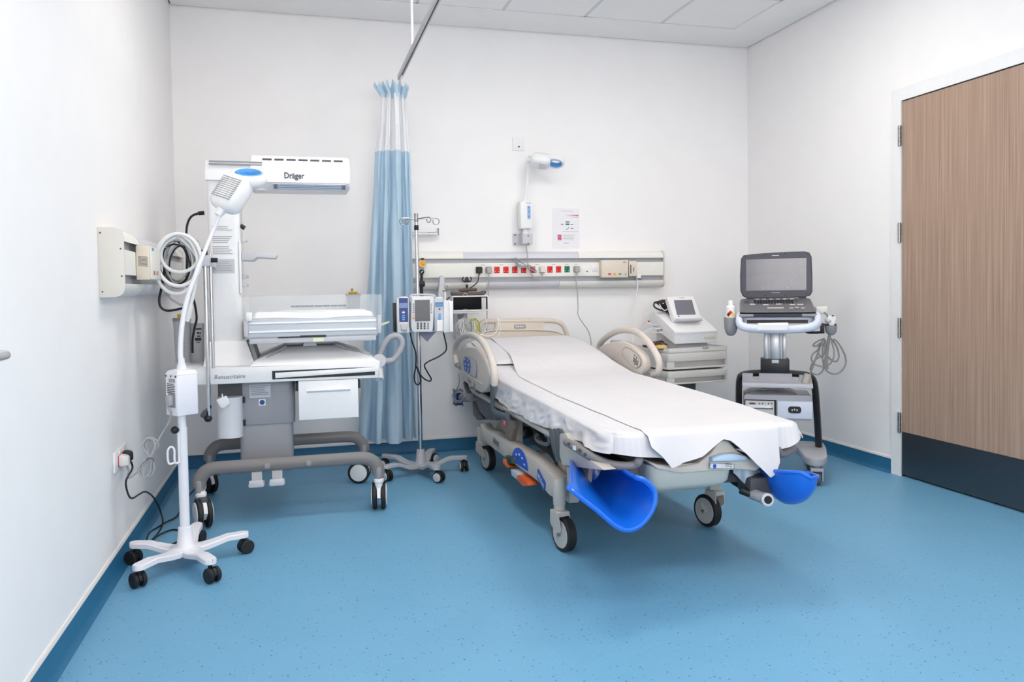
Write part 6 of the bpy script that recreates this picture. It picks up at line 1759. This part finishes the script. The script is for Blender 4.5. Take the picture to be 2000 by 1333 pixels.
# printer shelf
p, q_ = lp(t, 1453, 819, yb-.06), lp(t, 1587, 783, yb-.06)
bx = obj('printer_box', MB().prism(round_poly([V((p.x, 0, p.z)), V((q_.x, 0, p.z)), V((q_.x, 0, q_.z+.03)), V((p.x, 0, q_.z+.03))], .02, 4), (0, .26, 0), .006).xf(Matrix.Translation((0, yb-.06, 0))), UG, t, local=True)
obj('printer_bay', lbox(t, 1454, 782, 1516.5, 815, yb-.0615, yb-.055, 0), BLACK, bx, local=True)
pf = obj('printer_front', lbox(t, 1456, 784, 1512, 815, yb-.064, yb-.06, 0), mat('printer_off_white', (206, 204, 202), .4), bx, local=True)
q = MB(); lbox(t, 1463.5, 787, 1475, 790, yb-.065, yb-.063, 0, q)
for a in (1482, 1488, 1500, 1506): lbox(t, a, 787.5, a+2.5, 790, yb-.065, yb-.063, 0, q)
lbox(t, 1458, 797.5, 1510, 799, yb-.065, yb-.063, 0, q)
obj('printer_slot', q, DGREY, pf, local=True)
obj('paper_bar', lbox(t, 1460, 793, 1507, 797, yb-.070, yb-.062, .002), WHITE, pf, local=True)
ps = obj('socket_panel', lbox(t, 1518.5, 785.5, 1587, 817.5, yb-.065, yb-.058, .004), UW, bx, local=True)
c = lp(t, 1552, 801, yb-.0655)
so = obj('mains_socket', MB().plate(c, X, Z, .076, .042, .003, .02), BLACK, ps, local=True)
q = MB()
for dx in (-.014, 0, .014): q.plate(c+V((dx, -.0032, -.002+.004*(dx == 0))), X, Z, .008, .010, .001, .002)
obj('socket_pin', q, LGREY, so, local=True)
# wheeled foot
zb_ = .12
y0f = -.42
base = MB()
fl = [V((-.30, .16, zb_)), V((.30, .16, zb_)), V((.315, .02, zb_)), V((.16, y0f+.03, zb_)), V((.115, y0f, zb_)), V((.05, y0f+.02, zb_)), V((.03, -.1, zb_)), V((-.03, -.1, zb_)), V((-.05, y0f+.02, zb_)), V((-.115, y0f, zb_)), V((-.16, y0f+.03, zb_)), V((-.315, .02, zb_))]
# far-spread front feet like the real base: two arms running towards the viewer
def arm(s):
    pl = [V((s*.30, .16, 0)), V((s*.30, .0, 0)), V((s*.275, -.28, 0)), V((s*.24, -.345, 0)), V((s*.18, -.345, 0)), V((s*.15, -.28, 0)), V((s*.13, .0, 0)), V((s*.13, .16, 0))]
    return pl
for s in (-1, 1): base.prism([p + Z*.115 for p in round_poly(arm(s), .03, 4)], (0, 0, .05), .012, 3)
base.box((-.25, .02, .11), (.25, .16, .17), .012)
obj('base', base, UG, t, local=True)
for s in (-1, 1):
    for yy in (-.30, .10):
        R = wm(t) @ V((s*.215, yy, 0))
        b = MB().cyl((R.x, R.y, .08), (R.x, R.y, .125), .02, seg=14)
        dr = (wm(t).to_3x3() @ V((1, 0, 0)))
        for e in (-1, 1): b.prism([V((R.x, R.y, 0)) + dr*(e*.026) + Z*z + (wm(t).to_3x3() @ Y)*y for y, z in ((-.034, .095), (.034, .095), (.03, .03), (.012, .022), (-.012, .022), (-.03, .03))], dr*(e*.008), .002)
        b.prism([V((R.x, R.y, .085)) + dr*(e*.034) + (wm(t).to_3x3() @ Y)*y for e, y in ((-1, -.034), (1, -.034), (1, .034), (-1, .034))], Z*.02, .003)
        c_ = obj('caster', b, UG, t)
        obj('wheel', MB().lathe([(-.02, .02), (-.02, .036), (-.014, .04), (.014, .04), (.02, .036), (.02, .02)], (R.x, R.y, .04), dr, 24), mat('worn_grey_tyre', (92, 88, 90), .6), c_)
# top tray with hoop handle
hz = [(1447, 617), (1443.5, 626), (1447, 636), (1460, 640.5), (1486, 643), (1520, 644), (1560, 642.5), (1585, 639), (1597, 631), (1597.5, 622), (1594, 616)]
yt = -.22
hp = [lp(t, a, b, yt + (.10 if i in (0, 10) else .03 if i in (1, 9) else 0)) for i, (a, b) in enumerate(hz)]
obj('handle_hoop', MB().tube(hp, .022, 12, False, 4, True, (Z, 1.15)), UW, t, local=True)
ztr = lp(t, 1520, 628, yt+.03).z
x0, x1 = lp(t, 1450, 628, yt+.03).x, lp(t, 1592, 628, yt+.03).x
obj('top_tray', MB().prism([p+Z*(ztr-.005) for p in crect(x0, x1, yt+.05, .20, .04)], (0, 0, .03), .006), UW, t, local=True)
obj('tray_recess', lbox(t, 1459, 625, 1578, 632, yt+.035, yt+.06, 0), BLACK, t, local=True)
pp = MB().grid(lambda u, v: lp(t, 1480+59*u+.8*math.sin(v*5), 631.5+14*v-1.0*u*(v < .1), yt-.030-.004*math.sin(u*7)+.012*(1-min(1, v*4))), 14, 8, .0006)
pn = obj('taped_note', pp, PAPER, t, local=True)
ZT = ztr+.026
# ultrasound console
t2 = thing('ultrasound_scanner', 'open laptop style ultrasound scanner with large screen on its cart', 'scanner', tuple(wm(t) @ V((0, -.02, ZT))), math.radians(-31))
TB = wm(t); 
yk = -.20
def lp2(a, b, yl): 
    return WM[t2.name].inverted() @ (TB @ lp(t, a, b, yl))
LGm = mat('scanner_warm_grey', (104, 103, 108), .45); NV = mat('scanner_navy', (36, 42, 56), .45)
f0, f1 = lp2(1445, 618, yk), lp2(1594.5, 618, yk)
zt0 = lp2(1520, 609, yk).z; zb0 = .001
yb1 = .08
b0, b1 = lp2(1447, 584, yb1), lp2(1588, 584, yb1)
yfl = f0.y; zk = b0.z
base = MB().loft([round_poly([V((f0.x, yfl, zb0)), V((f1.x, yfl, zb0)), V((f1.x-.004, b0.y+.02, zb0)), V((f0.x+.004, b0.y+.02, zb0))], .03, 4),
                  round_poly([V((f0.x, yfl, zt0-.012)), V((f1.x, yfl, zt0-.012)), V((f1.x-.004, b0.y+.02, zk-.018)), V((f0.x+.004, b0.y+.02, zk-.018))], .03, 4)])
body = obj('body', base, NV, t2, local=True)
dk = MB().loft([round_poly([V((f0.x-.002, yfl-.002, zt0-.005)), V((f1.x+.002, yfl-.002, zt0-.005)), V((f1.x-.002, b0.y+.022, zk-.018)), V((f0.x+.002, b0.y+.022, zk-.018))], .035, 4),
                round_poly([V((f0.x+.004, yfl+.004, zt0+.002)), V((f1.x-.004, yfl+.004, zt0+.002)), V((f1.x-.008, b0.y+.02, zk)), V((f0.x+.008, b0.y+.02, zk))], .035, 4)])
kd = obj('keyboard_deck', dk, LGm, t2, local=True)
cb = MB()
for s, xx in ((1, f0.x), (-1, f1.x)): cb.box((xx-.004*s-(.0 if s > 0 else .085), yfl-.004, zb0), (xx-.004*s+(.085 if s > 0 else .0), yfl+.05, zb0+.018), .006)
obj('corner_bumper', cb, MGREY, t2, local=True)
# deck surface frame: u along x, v from front to back
ga, gb, gc, gd = V((f0.x+.01, yfl+.012, zt0+.0035)), V((f1.x-.01, yfl+.012, zt0+.0035)), V((f1.x-.014, b0.y+.015, zk-.0005)), V((f0.x+.014, b0.y+.015, zk-.0005))
def ds(u, v): return (ga*(1-u)+gb*u)*(1-v) + (gd*(1-u)+gc*u)*v
ur = (gb-ga).normalized(); uu = (gd-ga).normalized()
def key(mb, u, v, w, h, th=.003, rad=.002): return mb.plate(ds(u, v), ur, uu, w, h, th, rad)
q = MB()
for r_ in range(4):
    for c_ in range(14): key(q, .20+c_*.0415, .60+r_*.075, .0135, .013)
obj('keyboard', q, mat('key_black', (44, 46, 52), .4), kd, local=True)
q = MB()
for k in range(6): key(q, .24+k*.10, .93, .022, .010, .003, .003)
for k in range(4): key(q, .16+k*.19, .47 + .05*(k % 2 == 0), .034, .014, .003, .006)
key(q, .84, .47, .036, .014, .003, .006)
for k in range(3): key(q, .70+k*.08, .20+.05*(k == 1), .024, .010, .003, .004)
obj('function_key', q, mat('key_silver', (214, 214, 218), .35), kd, local=True)
q = MB(); key(q, .48, .22, .095, .022, .003, .006)
obj('trackpad', q, mat('trackpad_silver', (196, 194, 190), .3), kd, local=True)
q = MB(); key(q, .08, .72, .03, .05, .002); key(q, .80, .80, .014, .05, .002)
obj('dial_block', q, DGREY, kd, local=True)
# lid
yl_ = .10
ln = [(1447, 506), (1452, 499), (1470, 496.5), (1510, 493.5), (1545, 491.8), (1572, 491.3), (1581, 493.5), (1585.5, 502), (1587, 540), (1587, 570), (1583, 577.5), (1572, 581), (1515, 583.5), (1460, 583.5), (1450.5, 579), (1446, 568), (1445.5, 540)]
lid = MB().prism([lp2(a, b, yl_) for a, b in ln], (0, .028, 0), .006, 3)
lidm = obj('lid', lid, mat('lid_dark_grey', (72, 72, 76), .45), t2, local=True)
c0 = V((0, 0, 0))
for a, b in ln: c0 += lp2(a, b, yl_-.001)/len(ln)
obj('screen_bezel', MB().prism([lp2(a, b, yl_-.001).lerp(c0, .035) for a, b in ln], (0, -.002, 0)), mat('bezel_violet_grey', (70, 70, 82), .4), lidm, local=True)
SC = bpy.data.materials.new('glossy_scanner_screen'); SC.use_nodes = True; bb = SC.node_tree.nodes['Principled BSDF']
nt = SC.node_tree; nz = nt.nodes.new('ShaderNodeTexNoise'); nz.inputs['Scale'].default_value = 3
rp = nt.nodes.new('ShaderNodeValToRGB'); rp.color_ramp.elements[0].color = rgb(60, 58, 74); rp.color_ramp.elements[1].color = rgb(84, 82, 98)
nt.links.new(nz.outputs['Fac'], rp.inputs['Fac']); nt.links.new(rp.outputs['Color'], bb.inputs['Base Color'])
bb.inputs['Roughness'].default_value = .28; bb.inputs['Specular IOR Level'].default_value = .9; bb.inputs['Coat Weight'].default_value = .6; bb.inputs['Coat Roughness'].default_value = .12
scr = obj('screen', MB().prism([lp2(a, b, yl_-.0035) for a, b in ((1457, 568.5), (1575, 566.6), (1575, 504), (1457, 507.5))], (0, -.001, 0)), SC, lidm, local=True)
q = MB()
for a, b, w_ in ((1491, 563, .014), (1500, 562.7, .012), (1529, 562.4, .010), (1538, 562.2, .020), (1548, 562, .014), (1550, 513, .004), (1548, 534, .008), (1545, 550, .010)):
    q.plate(lp2(a, b, yl_-.0046), X, Z, w_, .003 if a < 1549.5 or a > 1551 else .02, .0005)
obj('screen_text', q, mat('screen_text', (170, 172, 200), .4), scr, local=True)
q = MB().plate(lp2(1514.5, 499.5, yl_-.0031), X, Z, .042, .004, .0006).plate(lp2(1515, 572.2, yl_-.0031), X, Z, .05, .003, .0006)
obj('maker_lettering', q, mat('pale_lettering', (190, 190, 196), .4), lidm, local=True)
q = MB()
for a, b in ((1455, 500.5), (1495, 497), (1533, 495.3), (1576, 495), (1459, 575), (1495, 577.5), (1534, 577), (1575, 573.5)): q.cyl(lp2(a, b, yl_-.003), lp2(a, b, yl_-.003)-Y*.002, .004, seg=10)
obj('bumper_dot', q, BLACK, lidm, local=True)
obj('hinge', MB().cyl(lp2(1458, 583, yl_), lp2(1472, 583, yl_), .010, seg=12).cyl(lp2(1560, 582, yl_), lp2(1574, 581.5, yl_), .010, seg=12), NV, t2, local=True)
p = lp2(1596, 609, .0)
obj('probe_connector', MB().box((p.x-.01, p.y-.03, lp2(1600, 612.5, -.02).z), (lp2(1616, 605, -.02).x, p.y+.03, lp2(1600, 599, -.02).z), .006), mat('connector_white', (226, 225, 220), .4), t2, local=True)
# gel bottle in its cup
cupc = lp(t, 1427.5, 637, -.10)
Wc = TB @ cupc
tz, bz = (TB @ lp(t, 1427, 620.5, -.10)).z, (TB @ lp(t, 1427, 656.5, -.10)).z
cup = MB().lathe([(0, .008), (.006, .022), (.02, .031), (.05, .040), (tz-bz, .0425), (tz-bz, .038), (tz-bz-.02, .037)], (Wc.x, Wc.y, bz), Z, 26)
cu = obj('bottle_cup', cup, MGREY, t)
dirx = TB.to_3x3() @ X
obj('cup_bracket', MB().box((cupc.x+.035, cupc.y-.015, tz-.03), (cupc.x+.085, cupc.y+.015, tz-.0), .004).box((cupc.x+.05, cupc.y-.012, tz-.075), (cupc.x+.055, cupc.y-.008, tz-.03)), BLACK, t, local=True)
gt = thing('gel_bottle', 'white gel bottle with red and yellow diamond label in grey cup', 'bottle', (Wc.x, Wc.y, bz+.03))
zb2 = bz+.035; zt2 = (TB @ lp(t, 1427, 587.5, -.10)).z; zs = (TB @ lp(t, 1427, 598, -.10)).z
obj('body', MB().lathe([(0, .024), (.005, .029), (zs-zb2-.006, .029), (zs-zb2, .022), (zs-zb2+.002, .018)], (Wc.x, Wc.y, zb2), Z, 26), mat('bottle_white', (240, 240, 240), .3), gt)
obj('cap', MB().lathe([(0, .0175), (zt2-zs-.004, .016), (zt2-zs, .012)], (Wc.x, Wc.y, zs), Z, 20), WHITE, gt)
ny = (TB.to_3x3() @ Y); cz = (TB @ lp(t, 1427, 614.5, -.10)).z-.013
def lab(u, v, m, nm):   # diamond quarter on the curved side
    pts = []
    for du, dv in ((0, 0), (.5, .5), (0, 1), (-.5, .5)):
        pts.append(((u+du)*.026, cz+(v+dv)*.026))
    def wrap(x, z, r=.0296):
        a = x/r; return V((Wc.x, Wc.y, z)) + dirx*(r*math.sin(a)) - ny*(r*math.cos(a))
    mbq = MB().grid(lambda a, b: wrap((u+(a-b)*.5)*.026-.002, cz+(v+(a+b)*.5)*.026), 6, 6, .0005)
    obj(nm, mbq, m, gt)
lab(0, .5, RED, 'label_patch'); lab(.5, 0, mat('label_yellow', (250, 215, 40), .5), 'label_patch'); lab(-.5, 0, mat('label_dark_red', (96, 24, 24), .5), 'label_patch'); lab(0, -.5, mat('label_pale', (232, 226, 205), .5), 'label_patch')
# probe holder on an arm at the right
def rp(a, b, yl=-.02): return TB @ lp(t, a, b, yl)
obj('holder_arm', MB().tube([rp(1568, 642), rp(1576, 649), rp(1592, 650), rp(1607, 649)], .008, 8), BLACK, t)
obj('holder_block', MB().box(tuple(lp(t, 1603, 652, -.035)), tuple(lp(t, 1610.5, 632, -.035)+V((0, .04, 0))), .003).box(tuple(lp(t, 1604, 636, -.035)), tuple(lp(t, 1634, 633, -.035)+V((0, .05, 0))), .003), BLACK, t, local=True)
hc = rp(1623, 636, -.02); hb_ = rp(1623, 655, -.02)
obj('holder_cup', MB().lathe([(0, .012), (.008, .024), (.024, .033), (hc.z-hb_.z, .036), (hc.z-hb_.z, .030), (hc.z-hb_.z-.012, .029)], (hc.x, hc.y, hb_.z), Z, 24), MGREY, t)
pr = thing('ultrasound_probe', 'white ultrasound probe with grey cable loops hanging in holder at right', 'probe', tuple(rp(1623, 650)))
obj('probe_body', MB().loft([[rp(x_, y_, -.02+d) for x_, y_, d in ((1618+k, 636, -.018), (1630-k*.4, 636, -.018), (1630-k*.4, 636, .018), (1618+k, 636, .018))] for k in (2,)] + [[rp(a, b, -.02+d) for a, b, d in ((1616, 624, -.022), (1633, 621, -.022), (1633, 621, .022), (1616, 624, .022))], [rp(a, b, -.02+d) for a, b, d in ((1618, 617, -.018), (1629, 614.5, -.018), (1629, 614.5, .018), (1618, 617, .018))]]), mat('probe_white', (232, 232, 230), .35), pr)
obj('probe_head', MB().sph(rp(1617.5, 627, -.03), .020, (1, 1, .8)), LGREY, pr)
obj('probe_mark', MB().plate(rp(1626.5, 617, -.045), dirx, Z, .014, .008, .002, .003), DGREY, pr)
def z7(a, b): return rp(1580+a/7.02, 590+b/7.02, -.03)
q = MB()
CB = .0052
q.tube([z7(a, b) for a, b in ((205, 145), (235, 165), (265, 215), (290, 290), (295, 350), (285, 430), (265, 560), (240, 690), (225, 760), (215, 850), (225, 920), (270, 965), (340, 990), (410, 975), (470, 920), (505, 840), (495, 740), (450, 640), (390, 550), (335, 510))], CB, 8)
q.tube([z7(a, b)+Y*.01 for a, b in ((300, 450), (285, 520), (265, 650), (255, 800), (260, 930))], CB*1.9, 8)
q.tube([z7(a, b)+Y*.02 for a, b in ((330, 505), (390, 580), (430, 680), (440, 760), (415, 815), (370, 820), (310, 780), (270, 710), (250, 600))], CB, 8)
q.tube([z7(a, b) for a, b in ((215, 500), (140, 530), (75, 570), (60, 605), (100, 605), (160, 560), (215, 510))], CB*.9, 8)
q.tube([z7(a, b)+Y*.01 for a, b in ((215, 510), (160, 600), (140, 680), (170, 750), (200, 760), (225, 700), (240, 600), (240, 520))], CB*.9, 8)
q.tube([z7(a, b) for a, b in ((200, 560), (120, 660), (50, 720), (35, 790), (70, 850), (140, 880), (215, 885), (290, 850), (340, 760), (340, 660), (310, 540))], CB*.9, 8)
q.tube([z7(a, b)+Y*.01 for a, b in ((190, 740), (110, 790), (60, 850), (35, 920), (60, 980), (130, 1000), (190, 965), (215, 890), (200, 760), (205, 640), (235, 520))], CB*.9, 8)
q.tube([z7(a, b) for a, b in ((150, 640), (90, 780), (50, 900), (10, 1000), (-10, 1040))], CB, 8)
obj('cable', q, mat('probe_cable_grey', (146, 142, 140), .5), pr)
cp = MB().cyl(rp(1578, 731, -.05), rp(1572, 750, -.06), .022, seg=14, bev=.004)
obj('cable_plug', cp, mat('connector_grey_beige', (186, 180, 172), .45), pr)
# bagged items on the printer box
zb3 = lp(t, 1500, 783, yb-.06).z+.03
def bagf(u, v):
    x = lp(t, 1452, 775, 0).x + (lp(t, 1558, 775, 0).x-lp(t, 1452, 775, 0).x)*u; y = yb-.05+.2*v
    e = (math.sin(PI*u)*math.sin(PI*v))**.5
    return (x, y, zb3 + .001 + .052*e + .010*noise.noise(V((u*9, v*7, 2)))*e)
bg = MB().grid(bagf, 30, 18)
bg.xf(TB)
bagm = mat('smoky_film', (150, 150, 156), .15, alpha=.55)
bo = tag(obj('plastic_bag', bg, bagm, sharp=70), 'crumpled clear plastic bag with cables lying on top of printer box', 'bag')
q = MB()
for k in range(4): q.tube([TB @ V((bagf(.25+.5*s, .3+.1*k)[0], bagf(.5, .3+.1*k)[1], zb3+.012+.006*math.sin(s*9+k))) for s in [i/8 for i in range(9)]], .006, 6)
obj('bagged_cable', q, BLACK, bo)
